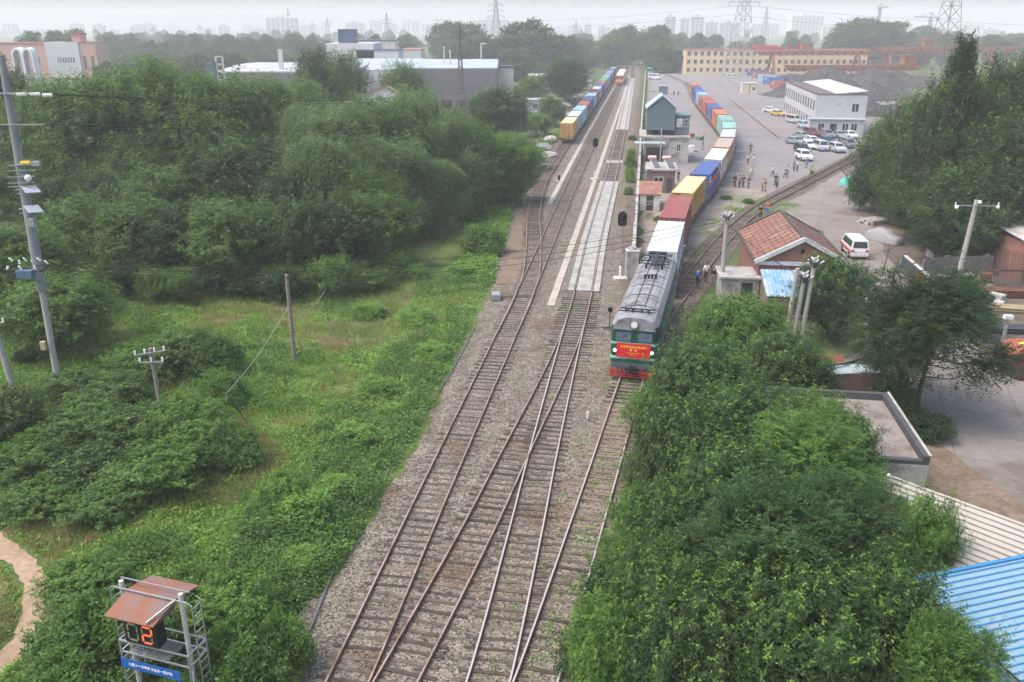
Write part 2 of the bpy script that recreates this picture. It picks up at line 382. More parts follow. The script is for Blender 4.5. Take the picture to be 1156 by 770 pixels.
# sandy foot path that bends through the bottom left corner
_cl = px([(-30, 596), (0, 620), (26, 634), (43, 660), (42, 695), (28, 722), (2, 750), (-40, 785)])
_l = []; _r = []
for i, p in enumerate(_cl):
    t = (_cl[min(i + 1, len(_cl) - 1)] - _cl[max(i - 1, 0)]).normalized(); n = Vector((-t.y, t.x, 0)); wd = .5 + .12 * math.sin(i * 2.1)
    _l.append(p + n * wd); _r.append(p - n * wd)
sheet('dirt_path', _l + _r[::-1], .05, G_SAND, .35, .07)
sheet('sand_patch', px([(-40, 660), (0, 652), (10, 660), (5, 690), (-40, 700)]), .045, G_SAND, .4, .1)

# paint line / drain slots on the yard
for i, (a, b, wd) in enumerate([((823, 112), (880, 157), .45), ((752, 84), (772, 93), 2.2)]):
    p, q = at(*a), at(*b); t = (q - p).normalized(); n = Vector((-t.y, t.x, 0)) * wd / 2
    sheet('drain_channel' if i == 0 else 'old_siding_bed', [p + n, q + n, q - n, p - n], .085, RUST if i == 0 else G_DARK, 5)
# ------------------------------------------------------------------ tracks
def spline(pts, step=1.0):
    P_ = [Vector((p[0], p[1], 0)) for p in pts]
    P_ = [P_[0] * 2 - P_[1]] + P_ + [P_[-1] * 2 - P_[-2]]
    raw = []
    for i in range(1, len(P_) - 2):
        a, b, c, d = P_[i - 1], P_[i], P_[i + 1], P_[i + 2]
        k = max(4, int((c - b).length / 2))
        t1 = (c - a) / max((c - a).length, 1e-6) * (c - b).length; t2 = (d - b) / max((d - b).length, 1e-6) * (c - b).length
        for j in range(k):
            t = j / k
            raw.append((2 * t**3 - 3 * t**2 + 1) * b + (t**3 - 2 * t**2 + t) * t1 + (-2 * t**3 + 3 * t**2) * c + (t**3 - t**2) * t2)
    raw.append(P_[-2])
    out = [raw[0]]; acc = 0
    for i in range(1, len(raw)):
        a, b = raw[i - 1], raw[i]; L = (b - a).length
        while acc + L >= step:
            f = (step - acc) / L; a = a.lerp(b, f); out.append(a.copy()); L = (b - a).length; acc = 0
        acc += L
    return out

def tang(pl, i):
    return (pl[min(i + 1, len(pl) - 1)] - pl[max(i - 1, 0)]).normalized()

def offset(pl, d):
    return [p + Vector((tang(pl, i).y, -tang(pl, i).x, 0)) * d for i, p in enumerate(pl)]

class Path:
    def __init__(s, pts, step=.5):
        s.p = spline(pts, step); s.step = step
    def pos(s, d):
        k = d / s.step; i = int(max(0, min(len(s.p) - 2, k))); return s.p[i].lerp(s.p[i + 1], k - i)
    def dirn(s, d): return (s.pos(d + 1) - s.pos(d - 1)).normalized()
    def near(s, q):
        return min(range(len(s.p)), key=lambda i: (s.p[i].x - q[0])**2 + (s.p[i].y - q[1])**2) * s.step
    def len(s): return (len(s.p) - 1) * s.step

RTOP = M('rail_running_surface', (.41, .38, .36), .55, .1, .4, metal=.2, dirt=(.4, .34, .3), damt=.3); RTOPW = M('worn_running_surface', (.33, .25, .21), .6, .15, .4, metal=.1, dirt=(.19, .115, .08), damt=.55)  # polished steel; on the brighter rails the sky sheen is partly in the colour
def rail_mesh(pl, z, head=None):
    head = head or RTOPW
    mb = MB(RAIL)
    prof = [(-.065, 0), (.065, 0), (.065, .018), (.012, .035), (.012, .095), (.036, .105), (.036, .14), (-.036, .14), (-.036, .105), (-.012, .095), (-.012, .035), (-.065, .018)]
    n = len(prof); vs = []; fs = []
    for i, p in enumerate(pl):
        t = tang(pl, i); nx, ny = t.y, -t.x
        vs += [(p.x + nx * u, p.y + ny * u, z + v) for u, v in prof]
    for i in range(len(pl) - 1):
        fs += [(i * n + j, i * n + (j + 1) % n, (i + 1) * n + (j + 1) % n, (i + 1) * n + j) for j in range(n)]
    fs += [tuple(range(n - 1, -1, -1)), tuple((len(pl) - 1) * n + j for j in range(n))]
    mb.use(head); hd = mb.mi; mb.use(RAIL); k0 = len(mb.m); mb.add(vs, fs)
    for i in range(len(pl) - 1): mb.m[k0 + i * n + 6] = hd                    # running surface
    return mb

SLW = M('weathered_wood_sleeper', (.078, .06, .047), .95, .4, 2.2, bump=.012, bsc=20, dirt=(.14, .115, .09), damt=.5, objvar=.4)
SLC = M('dusty_concrete_sleeper', (.2, .145, .11), .95, .2, 2.2, dirt=(.12, .09, .07), damt=.4, objvar=.25)
SLD = M('oily_wood_sleeper', (.042, .036, .031), .9, .35, 2.2, bump=.01, bsc=20)
def sleeper_mesh(mat, L=2.5, k=0):
    mb = MB(mat); w_ = .092
    r = random.Random(k)
    vs = []
    for x in (-L / 2, -L / 4, 0, L / 4, L / 2):
        dy = r.uniform(-.012, .012); dz = r.uniform(-.012, .006)
        vs += [(x, -w_ + dy, -.1), (x, w_ + dy, -.1), (x, w_ * .9 + dy, .02 + dz), (x, -w_ * .9 + dy, .02 + dz)]
    fs = []
    for i in range(4):
        fs += [(i * 4 + j, i * 4 + (j + 1) % 4, i * 4 + 4 + (j + 1) % 4, i * 4 + 4 + j) for j in range(4)]
    fs += [(3, 2, 1, 0), (16, 17, 18, 19)]
    mb.add(vs, fs)
    return mb
SLM = {(m, L): [sleeper_mesh(m_, L, k).mesh('sleeper') for k in range(4)] for m, m_ in (('w', SLW), ('c', SLC), ('d', SLD)) for L in (2.5, 3.3)}

def track(label, pts, zo, d0=0, d1=None, kind='w', avoid=None, step=.58, wide=None, dark=None, group=None, kindf=None):
    path = Path(pts); d1 = d1 or path.len()
    i0, i1 = int(d0 / .5), int(d1 / .5) + 1
    pl = path.p[i0:i1][::2]
    t = thing('railway_track', label, 'railway track', pl[0], 0, group)
    off = -Vector(pl[0])
    for s in (-1, 1):
        q = [p + off for p in offset(pl, s * .7525)]
        rail_mesh(q, .104 + zo, RTOP if kind == 'c' or 'grey slabs' in label else RTOPW).build('rail', t)
    spots = []; d = d0 + .2
    while d < d1 - .2:
        p = path.pos(d); dd = path.dirn(d)
        if avoid is None or min((a - p).length for a in avoid[0]) > avoid[1]: spots.append((p, dd, d))
        d += step * random.uniform(.86, 1.14)
    rest = MB(SLC if kind == 'c' else SLW)
    for j, (p, dd, d) in enumerate(spots):
        rz = -math.atan2(dd.x, dd.y) + random.uniform(-.035, .035)
        lp = p + off + Vector((dd.y, -dd.x, 0)) * random.uniform(-.1, .1); lp.z = .075 + random.uniform(-.034, .01) + zo
        if j < 100:
            kk = kind
            if kindf: kk = kindf(p)
            L = 3.3 if wide and wide(p) else 2.5
            link('sleeper', random.choice(SLM[(kk, L)]), t, lp, rz)
        else:
            rest.box(-1.25, 1.25, -.1, .1, -.1, .02, rz, tuple(lp))
    if rest.v: tag(rest.build('sleeper_row', t), kind='stuff')
    return path
zr = .24
def pp(L): return [at(a, b, zr) for a, b in L]
T1p = pp([(376, 800), (391.7, 770), (482.5, 570), (570, 380), (610, 290), (646.7, 205), (679, 138), (701, 92), (711, 70), (715, 61)])
T2p = pp([(538, 800), (551.2, 770), (592.9, 600), (612, 515), (635, 420), (645, 380), (657.5, 333), (671, 269), (688.5, 203), (702, 147), (713, 88), (716, 66)])
T2ap = pp([(428, 800), (446.2, 770), (537.8, 600), (583, 508), (626.5, 420), (647, 370), (658, 331), (664.5, 300)])
T0p = pp([(570, 380), (589, 340), (600, 306), (602.5, 272), (602.5, 240), (610, 209), (625, 183), (639, 162), (664, 127), (688, 92), (700, 74)])
T3p = [at(590, 800, zr), at(604.5, 770, zr), at(668.9, 570, zr), at(711.7, 432, zr), Vector((12.3, 69, 0)), Vector((20.05, 99.3, 0)), Vector((26.7, 117.5, 0)), Vector((35.6, 145.4, 0)), Vector((40.3, 162.4, 0)), Vector((44.2, 181, 0)),
       Vector((54, 252.5, 0)), Vector((63.1, 311.6, 0)), Vector((73, 375, 0))]
T4p = pp([(690, 500), (712, 430), (727, 395), (749, 355), (782, 313), (821, 265), (857, 234), (886, 218), (934, 193), (963, 178), (1000, 160), (1040, 142)])
pth1 = track('rusty straight main track leftmost in the foreground beside the weeds', T1p, .004, group=None)
_a1 = pth1.p
pth2 = track('track with grey slabs between its rails between the pale strip and the signal mast', T2p, .012,
             wide=lambda p: 48 < p.y < 72, kindf=lambda p: 'd' if 58 < p.y < 70 else 'w')
track('crossover track that cuts diagonally from the slab track over to the leftmost main track', T2ap, .020, avoid=(pth2.p[:220], 1.1))
pth0 = track('curved siding that leaves the main track towards the yellow container wagon', T0p, .028, avoid=(_a1[:260], 1.3))
pth3 = track('track that carries the green locomotive and its container train', T3p, .016, kind='c', kindf=lambda p: 'w' if p.y < 34 else ('d' if p.y > 48 else 'c'))
track('curved branch track running off to the right across the road behind the red roofed house', T4p, .024, avoid=(pth3.p[:110], 1.6), kind='w')

_b = [p for p in offset(Path(T4p, 1.0).p, -1.9)]; _e = [p for p in offset(Path(T4p, 1.0).p, 1.9)]
sheet('branch_ballast', _b[10:] + _e[10:][::-1], .068, G_DARK, 2, .25)
# concrete slabs laid between and beside the rails of the slab track
SLAB = M('white_slab', (.33, .33, .30), .9, .12, 1.5, dirt=(.22, .21, .19), damt=.45)
def slabs(y0, y1, label, segs=1.05):
    a, b = pth2.near((0, y0)) , 0
    a = next(i for i, p in enumerate(pth2.p) if p.y >= y0) * .5; b = next(i for i, p in enumerate(pth2.p) if p.y >= y1) * .5
    mid = pth2.p[int(a / .5)]
    t = thing('slab_crossing', label, 'slab paving', mid)
    for name, x0, x1 in (('edge_slabs', -1.38, -.86), ('centre_slabs', -.64, .64), ('edge_slabs', .86, 1.38)):
        mb = MB(SLAB); d = a
        while d < b:
            p = pth2.pos(d) - mid; dd = pth2.dirn(d); rz = -math.atan2(dd.x, dd.y)
            if segs > .5: 
                mb.box(x0, x1, 0, segs * .955, .02, .215 + random.uniform(-.012, .012), rz + random.uniform(-.006, .006), (p.x, p.y, 0))
            d += segs
        mb.build(name, t)
slabs(71.5, 128, 'long pale slab crossing laid between the rails beside the near signal mast', .62)
slabs(146, 149, 'short pale slab foot crossing between rails beyond the long slab crossing')
slabs(196, 400, 'far pale slab paving between the rails leading to the orange railcar', 1.6)
PAVE = M('cream_paving', (.38, .345, .295), .92, .1, 1.2, dirt=(.26, .23, .2), damt=.4)
def strip(pts, label, wd=.62):
    pl = spline(pp(pts), .9); t0 = pl[0]
    mb = MB(PAVE)
    for i in range(len(pl) - 1):
        p = pl[i] - t0; dd = pl[i + 1] - pl[i]; rz = -math.atan2(dd.x, dd.y)
        mb.box(-wd / 2, wd / 2, 0, .885, -.15, .03 + random.uniform(-.006, .006), rz, (p.x, p.y, 0))
    o = mb.build('paved_strip', None, (t0.x, t0.y, .09)); tag(o, label, 'paved strip')
strip([(621.7, 343), (640.5, 290), (668, 212), (686, 160), (700, 119), (711, 85)], 'long narrow cream paved strip between the two main tracks, ending by the switch')
strip([(620, 229), (641, 190), (663, 150), (681, 119), (698, 90)], 'narrow cream paved strip beside the standing container wagons on the left siding', .6)

# ------------------------------------------------------------------ containers and flat wagons
CT = {}
def cpaint(key, col, dirt=(.16, .1, .07), damt=.2):
    CT[key] = M('container_' + key, col, .62, .13, .6, dirt=dirt, damt=damt + .12, dsc=.7, objvar=.1); return CT[key]
cpaint('yellow', (.50, .30, .07)); cpaint('maroon', (.235, .065, .06)); cpaint('blue', (.035, .085, .27)); cpaint('white', (.56, .53, .47), (.3, .2, .13), .45)
cpaint('tan', (.42, .22, .08), (.26, .18, .11), .5); cpaint('grey', (.28, .31, .33)); cpaint('teal', (.2, .38, .33)); cpaint('orange', (.42, .13, .06)); cpaint('rust', (.3, .085, .065))
cpaint('pale_blue', (.42, .5, .53), (.52, .5, .46), .35); cpaint('sky', (.2, .36, .47)); cpaint('navy', (.03, .06, .15)); cpaint('green', (.1, .26, .17)); cpaint('steel', (.2, .3, .36))
CROOF = {k: M('container_roof_' + k, tuple(.35 * .55 + c * .75 for c in v), .7, .1, .8, dirt=(.3, .25, .2), damt=.3) for k, v in
         (('yellow', (.56, .36, .1)), ('tan', (.18, .13, .08)), ('white', (.6, .55, .47)), ('grey', (.3, .32, .34)))}
CTL, CTW, CTH = 12.19, 2.44, 2.75
def corr(mb, a, b, z0, z1, out, n, depth=.045):
    """corrugated wall from a to b, folded inwards from the outer plane"""
    a, b, out = Vector(a), Vector(b), Vector(out)
    vs = []; fs = []
    q = []
    for i in range(n):
        for f, dn in ((0, 0), (.32, 0), (.5, 1), (.82, 1)): q.append((a.lerp(b, (i + f) / n) - out * depth * dn))
    q.append(b)
    for p in q: vs += [(p.x, p.y, z0), (p.x, p.y, z1)]
    for i in range(len(q) - 1): fs.append((2 * i, 2 * i + 2, 2 * i + 3, 2 * i + 1))
    mb.add(vs, fs)
def container_parts():
    x, y, H = CTW / 2, CTL / 2, CTH
    mb = MB(CT['yellow'])
    for s in (-1, 1):
        corr(mb, (s * (x - .02), -y + .16, 0), (s * (x - .02), y - .16, 0), .16, H - .1, (s, 0, 0), 34)
        mb.box(s * x - .06, s * x + .06, -y + .15, y - .15, 0, .158); mb.box(s * x - .05, s * x + .05, -y + .15, y - .15, H - .1, H + .0)
        for e in (-1, 1): mb.box(s * x - .08, s * x + .06, e * y - .08 * (1 + e), e * y + .08 * (1 - e), 0, H + .02)
    corr(mb, (-x + .06, y - .03, 0), (x - .06, y - .03, 0), .16, H - .1, (0, 1, 0), 9)
    mb.box(-x + .07, x - .07, y - .12, y, 0, .158); mb.box(-x + .07, x - .07, y - .12, y, H - .1, H)
    mb.box(-x + .07, x - .07, -y, -y + .12, 0, .12); mb.box(-x + .07, x - .07, -y, -y + .12, H - .1, H)
    mb.box(-x + .04, x - .04, -y + .1, y - .05, .1, .14)
    roof = MB(CT['yellow'])
    vs = []; fs = []
    n = 40
    for i in range(n):
        for f, z in ((0, 0), (.4, 0), (.5, .025), (.9, .025)):
            yy = -y + .05 + (CTL - .1) * (i + f) / n; vs += [(-x + .03, yy, H - .03 + z), (x - .03, yy, H - .03 + z)]
    vs += [(-x + .03, y - .05, H - .03), (x - .03, y - .05, H - .03)]
    for i in range(len(vs) // 2 - 1): fs.append((2 * i, 2 * i + 1, 2 * i + 3, 2 * i + 2))
    roof.add(vs, fs)
    door = MB(CT['yellow']); door.box(.01, x - .08, -y + .03, -y + .08, .125, H - .105)
    for k in range(5): door.box(.06, x - .14, -y + .015, -y + .028, .25 + k * .48, .45 + k * .48)
    bar_ = MB(STEEL)
    for q in (.3, .82): bar_.tube([(q, -y - .012, .1), (q, -y - .012, H - .1)], .022, 5)
    for q in (.3, .82): bar_.box(q - .1, q + .16, -y - .03, -y - .005, 1.0, 1.05)
    return mb.mesh('container_body'), roof.mesh('container_roof'), door.mesh('container_door'), bar_.mesh('container_lock_bar')
CBODY, CROOFM, CDOOR, CBAR = container_parts()
_m = MB(WHITE)                                            # number row, capacity lines and a big faded owner mark
for k in range(11): _m.box(CTW / 2 + .004, CTW / 2 + .012, 3.4 + k * .17, 3.5 + k * .17, 2.2, 2.38)
for k in range(4): _m.box(CTW / 2 + .004, CTW / 2 + .012, 4.4, 5.2 - .1 * (k % 2), 1.9 - k * .14, 1.96 - k * .14)
CMARK = _m.mesh('side_marking')
def container(pos, rz, key, label, group, roof=None):
    t = thing('shipping_container', label, 'shipping container', pos, rz, group)
    b = link('body', CBODY, t); recolor(b, CT[key])
    r = link('roof', CROOFM, t); recolor(r, CROOF.get(roof, CT[key]) if roof else CT[key])
    for s in (0, 1):
        d = link('door', CDOOR, t); recolor(d, CT[key]); k = link('lock_bar', CBAR, d)
        if s: d.scale = (-1, 1, 1)
        mk = link('side_marking', CMARK, t); mk.scale = (1 if s else -1, 1, 1); recolor(mk, WHITE if key not in ('white', 'pale_blue') else BLACK)
    return t
WF = M('wagon_frame', (.12, .075, .055), .85, .3, 2, dirt=(.26, .2, .16), damt=.4)
WB = M('wagon_bogie', (.03, .028, .027), .8, .3, 3)
def wagon_parts():
    fr = MB(WF)
    fr.box(-1.42, 1.42, -6.6, 6.6, 1.0, 1.12); fr.box(-.5, .5, -6.4, 6.4, .68, .995)
    for s in (-1, 1):
        fr.box(s * 1.42 - .05, s * 1.42 + .05, -6.6, 6.6, .80, 1.14)
        for k in range(-6, 7): fr.box(s * 1.46 - .04, s * 1.46 + .08, k - .07, k + .07, .74, .99)
    for e in (-1, 1):
        fr.box(-1.35, 1.35, e * 6.55 - .06, e * 6.55 + .07, .7, 1.1); fr.box(-.12, .12, min(e * 6.6, e * 7.1), max(e * 6.6, e * 7.1), .68, .92)
    bo = MB(WB)
    for s in (-1, 1):
        bo.box(s * 1.0 - .09, s * 1.0 + .09, -1.25, 1.25, .38, .7)
        for yy in (-.88, .88): bo.tube([(s * .7 - .06, yy, .66 - .0), (s * .7 + .06, yy, .66)], .42, 16)
    for yy in (-.88, .88): bo.tube([(-.8, yy, .66), (.8, yy, .66)], .07, 6)
    bo.box(-1.0, 1.0, -.2, .2, .42, .67)
    return fr.mesh('wagon_frame'), bo.mesh('wagon_bogie')
WFR, WBO = wagon_parts()
def wagon(pos, rz, label, group):
    t = thing('flat_wagon', label, 'railway wagon', pos, rz, group)
    link('deck_frame', WFR, t)
    for e in (-1, 1): link('bogie', WBO, t, (0, e * 4.5, 0))
    return t
zt = .245
def train(path, d, items, where, pitch=14.0):
    out = []
    for i, (key, lab, roof) in enumerate(items):
        p = path.pos(d); a, b = path.pos(d - 4.5), path.pos(d + 4.5); rz = yaw(a, b); c = (a + b) / 2
        wagon((c.x, c.y, zt - .02), rz, 'flat wagon under the ' + lab, 'flat wagons ' + where)
        out.append(container((c.x, c.y, zt + 1.115), rz, key, lab + ' ' + where, 'containers ' + where, roof))
        d += pitch
    return out
main = train(pth3, pth3.near((12.6, 70.5)) + 6.1, [
    ('pale_blue', 'pale blue grey container right behind the green locomotive', None), ('maroon', 'dull maroon container second behind the locomotive', None),
    ('yellow', 'mustard yellow container between the maroon and the blue one', 'yellow'), ('blue', 'royal blue container with red lettering on its side', None),
    ('white', 'off white rust stained container behind the lettered blue one', 'white'), ('tan', 'orange sided container with brown dusty roof', 'tan'),
    ('grey', 'grey container in the bend behind the orange sided one', 'grey'), ('teal', 'pale teal container nearer of the teal pair', None), ('teal', 'pale teal container farther of the teal pair', None),
    ('orange', 'rusty orange container behind the teal pair', None), ('blue', 'blue container between rusty orange and red ones', None), ('rust', 'red container nearer of two reds', None),
    ('rust', 'red container farther of two reds', None), ('sky', 'light blue container behind the two reds', None), ('blue', 'mid blue container near the far end', None),
    ('navy', 'dark blue container next to last', None), ('orange', 'orange container closing the far end', None)], 'of the long yard train', 13.9)
train(pth0, pth0.near((11.3, 172)) + 6.1, [
    ('yellow', 'yellow container nearest at the buffer end', 'yellow'), ('steel', 'steel grey container behind the yellow one', 'grey'), ('sky', 'light blue container third from the yellow end', None),
    ('maroon', 'maroon container fourth from the yellow end', None), ('navy', 'dark blue container behind the maroon one', None), ('sky', 'light blue container sixth from the yellow end', None),
    ('rust', 'brownish red container seventh from the yellow end', None), ('steel', 'pale steel blue container eighth from the yellow end', 'grey'), ('blue', 'blue container ninth from the yellow end', None),
    ('rust', 'red container before the green pair', None), ('green', 'green container nearer of a green pair', None), ('green', 'green container farther of a green pair', None),
    ('steel', 'steel blue container behind the green pair', None), ('blue', 'blue container fourteenth from the yellow end', None), ('grey', 'grey container fifteenth from the yellow end', None),
    ('blue', 'blue container sixteenth from the yellow end', None), ('navy', 'dark blue container seventeenth from the yellow end', None), ('grey', 'grey container last on the siding', None)], 'on the left siding', 14.2)
# red lettering and white emblem on the blue container, red marks on the orange one
def side_marks(t, rows):
    mb = MB(REDC); x = CTW / 2 + .012
    wm = MB(WHITE)
    for (kind, y0, y1, z0, z1, sl) in rows:
        if kind == 'w': wm.box(x - .008, x + .004, y0, y1, z0, z1)
        else:
            n = int((y1 - y0) / .55)
            for i in range(n):
                a = y0 + (y1 - y0) * i / n; b = a + (y1 - y0) / n * .78; dz = sl * i
                mb.add([(x, a, z0 + dz), (x, b, z0 + dz), (x, b + .12, z1 + dz), (x, a + .12, z1 + dz), (x - .01, a, z0 + dz), (x - .01, b, z0 + dz), (x - .01, b + .12, z1 + dz), (x - .01, a + .12, z1 + dz)],
                       [(0, 1, 2, 3), (7, 6, 5, 4), (0, 4, 5, 1), (3, 2, 6, 7), (0, 3, 7, 4), (1, 5, 6, 2)])
    if mb.v: mb.build('red_lettering', t)
    if wm.v: wm.build('white_emblem', t)
side_marks(main[3], [('w', -5.2, -3.9, 1.5, 2.3, 0), ('r', -4.9, 4.6, .75, 1.6, .02), ('w', 4.7, 5.3, 1.7, 2.2, 0)])
side_marks(main[5], [('r', -1.0, 4.0, 1.0, 1.7, .03)])

# ------------------------------------------------------------------ the green locomotive
LG = M('loco_dark_green', (.012, .075, .052), .4, .15, 1.5, dirt=(.05, .06, .05), damt=.25)
LM = M('loco_mint_stripe', (.30, .56, .47), .4, .1, 2)
LR = M('loco_grey_roof', (.24, .245, .255), .75, .15, 1.2, dirt=(.13, .125, .12), damt=.5)
LS = M('loco_slate_skirt', (.085, .095, .115), .6, .15, 2)
LAMPM = M('lit_headlamp', (1, .93, .78), .2, .0, 1, emit=2.2)
LENS = M('lamp_lens', (.75, .76, .74), .12, .05, 2, spec=.9)
L0 = pth3.near((7.9, 52.0)); LL = 16.6
a, b = pth3.pos(L0 + 2), pth3.pos(L0 + LL - 2); lrz = yaw(a, b); lc = pth3.pos(L0); lc = a - (b - a).normalized() * 2
loco = thing('locomotive', 'green locomotive with mint stripes and red banner heading the train', 'locomotive', (lc.x, lc.y, zt), lrz)
def shell(prof_by_y, mats):
    """loft: list of (y, profile); each segment of the profile has its material"""
    mb = MB(); n = len(prof_by_y[0][1])
    for s in range(n - 1):
        mb.use(mats[s]); vs = []; fs = []
        for y, pr in prof_by_y: vs += [(pr[s][0], y, pr[s][1]), (pr[s + 1][0], y, pr[s + 1][1])]
        for k in range(len(prof_by_y) - 1): fs.append((2 * k, 2 * k + 1, 2 * k + 3, 2 * k + 2))
        mb.add(vs, fs)
    return mb
def prof(w_, lift=0):
    right = [(w_, 1.0), (w_, 1.28), (w_, 1.46), (w_, 2.28), (w_, 2.42), (w_, 3.28), (w_ * .97, 3.55), (w_ * .80, 3.92), (w_ * .42, 4.14), (0, 4.2)]
    return right + [(-x, z) for x, z in right[-2::-1]]
smats = [LG, LM, LG, LM, LG, LG, LR, LR, LR] + [LR, LR, LR, LG, LG, LM, LG, LM, LG]
nose = [(.0, 1.36), (.10, 1.46), (.35, 1.54), (.9, 1.55)]
body = shell([(y, prof(w_)) for y, w_ in nose] + [(LL - .3, prof(1.55)), (LL, prof(1.45))], smats)
fp = prof(1.36)
for s in range(9):                                        # front face, row by row, slightly raked windscreen
    m_ = [LG, LM, LG, LM, LG, LG, LR, LR, LR][s]; body.use(m_)
    (x0, z0), (x1, z1) = fp[s], fp[s + 1]
    body.quad((-x0, 0, z0), (x0, 0, z0), (x1, 0, z1), (-x1, 0, z1))
rp_ = prof(1.45); body.use(LG)
body.add([(x, LL, z) for x, z in rp_], [tuple(range(len(rp_)))])
body.build('body', loco)
vz = MB(LR); vz.ext([(-1.38, 3.32), (1.38, 3.32), (1.3, 3.56), (1.08, 3.95), (.5, 4.16), (-.5, 4.16), (-1.08, 3.95), (-1.3, 3.56)], -.12, .3); vz.build('roof_brow', loco)
for s in (-1, 1):
    wn = MB(M('cab_glass', (.10, .14, .20), .12, .5, 3, spec=.9)); wn.box(s * .68 - .47, s * .68 + .47, -.03, .02, 2.56, 3.16); wo = wn.build('windscreen', loco)  # bluish reflection put into the glass colour
    fr = MB(LG)
    for q in ((-.53, .53, 2.5, 2.56), (-.53, .53, 3.16, 3.22)): fr.box(s * .68 + q[0], s * .68 + q[1], -.06, .015, q[2], q[3])
    for q in (-.5, .5): fr.box(s * .68 + q - .03, s * .68 + q + .03, -.058, .013, 2.5, 3.22)
    fr.build('frame', wo)
    wp = MB(BLACK); wp.bar((s * .68 - .1, -.065, 2.5), (s * .68 + .15, -.065, 3.0), .02); wp.build('wiper', wo)
    sw = MB(GLASS); sw.box(s * 1.53 - .03, s * 1.53 + .045, .75, 1.45, 2.6, 3.15); sw.build('cab_side_window', loco)
    hd = MB(STEEL); hd.tube([(s * 1.2, .02, 1.86), (s * 1.2, -.07, 1.86)], .15, 14); ho = hd.build('headlight', loco)
    le = MB(LAMPM); le.tube([(s * 1.2, -.071, 1.86), (s * 1.2, -.085, 1.86)], .09, 14); le.build('lens', ho)
    hr = MB(STEEL); hr.tube([(s * 1.585, 1.7, 1.3), (s * 1.6, 1.7, 2.9)], .02, 5); hr.build('handrail', loco)
    dr = MB(LG); dr.box(s * 1.535 - .02, s * 1.535 + .035, 1.85, 2.5, 1.3, 3.15); do = dr.build('cab_door', loco)
    dw = MB(GLASS); dw.box(s * 1.575 - .008, s * 1.575 + .006, 1.97, 2.38, 2.5, 3.0); dw.build('window', do)
    for k in range(5):
        v = MB(LS); y0 = 4.2 + k * 2.2
        for j in range(6): v.box(s * 1.55 - .02, s * 1.55 + .03, y0, y0 + 1.4, 2.55 + j * .11, 2.61 + j * .11)
        v.build('louvre', loco)
    tk = MB(LS); tk.box(s * 1.25 - .2, s * 1.25 + .2, 6.2, 10.4, .35, .95); tk.build('underfloor_tank', loco)
hs = MB(BLACK)
for x in (-.95, -.7, .7, .95): hs.tube([(x, -.06, .8), (x, -.22, .55), (x, -.18, .28)], .03, 6)
hs.build('brake_hose', loco); hs = MB(STEEL)
for s in (-1, 1): hs.tube([(s * 1.3, -.03, 2.46), (s * 1.3, -.1, 2.47), (s * .2, -.1, 2.47), (s * .2, -.03, 2.46)], .016, 5)
hs.build('front_handrail', loco)
tl = MB(STEEL); tl.tube([(0, -.2, 3.72), (0, .12, 3.72)], .24, 18); to = tl.build('roof_headlight', loco)
tl = MB(LENS); tl.tube([(0, -.235, 3.72), (0, -.205, 3.72)], .2, 18); tl.build('lens', to)
sk = MB(LS); sk.ext([(-1.4, .62), (1.4, .62), (1.42, .995), (-1.42, .995)], -.04, .5); sk.build('buffer_beam', loco)
sk = MB(LS)
for s in (-1, 1): sk.box(s * 1.44 - .05, s * 1.44 + .05, .52, LL - .4, .72, .995)
sk.build('side_sill', loco)
pl_ = MB(M('cowcatcher_red', (.33, .025, .025), .6, .15, 3, dirt=(.16, .04, .03), damt=.4))
for k in range(4): pl_.box(-1.28, 1.28, -.28 + k * .012, -.2 + k * .012, .12 + k * .125, .18 + k * .125)
for x in (-1.36, 1.36): pl_.box(x - .1, x + .1, -.3, .1, .1, .615)
for x in (-.62, .62): pl_.box(x - .04, x + .04, -.19, -.1, .12, .6)
pl_.build('cowcatcher', loco)
cp = MB(BLACK); cp.box(-.16, .16, -.62, -.05, .62, .9); cp.box(-.24, .24, -.72, -.5, .58, .94)
cp.tube([(.4, -.1, .75), (.42, -.35, .5), (.36, -.3, .3)], .035, 6); cp.tube([(-.4, -.1, .75), (-.42, -.35, .5), (-.36, -.3, .3)], .035, 6); cp.build('coupler', loco)
np_ = MB(M('number_plate', (.16, .02, .02), .5)); np_.box(-.42, .42, -.035, -.003, 1.32, 1.43); npo = np_.build('number_plate', loco)
ns = MB(M('plate_digits', (.75, .6, .4), .5))
for i in range(7): ns.box(-.36 + i * .105, -.3 + i * .105, -.042, -.036, 1.345, 1.405)
ns.build('digits', npo)
# banner with yellow writing
bn = MB(M('red_banner_cloth', (.58, .012, .014), .7, .05, 2)); bn.box(-1.08, 1.12, -.115, -.092, 1.44, 2.4); bno = bn.build('banner', loco)
YEL = M('banner_yellow', (.85, .62, .06), .6, .03, 3)
def text_mesh(txt, size, mat, parent, loc, rot, name='lettering', ext=.004, align='CENTER', sx=1.0):
    cu = bpy.data.curves.new('t', 'FONT'); cu.body = txt; cu.size = size; cu.extrude = ext; cu.align_x = align; cu.align_y = 'CENTER'
    o = bpy.data.objects.new('t', cu); COL.objects.link(o)
    bpy.context.view_layer.update()
    me = bpy.data.meshes.new_from_object(o.evaluated_get(bpy.context.evaluated_depsgraph_get()))
    bpy.data.objects.remove(o); bpy.data.curves.remove(cu)
    me.materials.clear(); me.materials.append(mat)
    q = link(name, me, parent, loc); q.rotation_euler = rot; q.scale = (sx, 1, 1); return q
for txt, sz, z in (('北京局首趟中欧班列', .19, 2.16), ('首  发', .19, 1.95), ('—北京  丰台西站  莫斯科—', .075, 1.75), ('2023.7.15', .085, 1.61)):
    text_mesh(txt, sz, YEL, bno, (.0, -.119, z), (R(90), 0, 0))
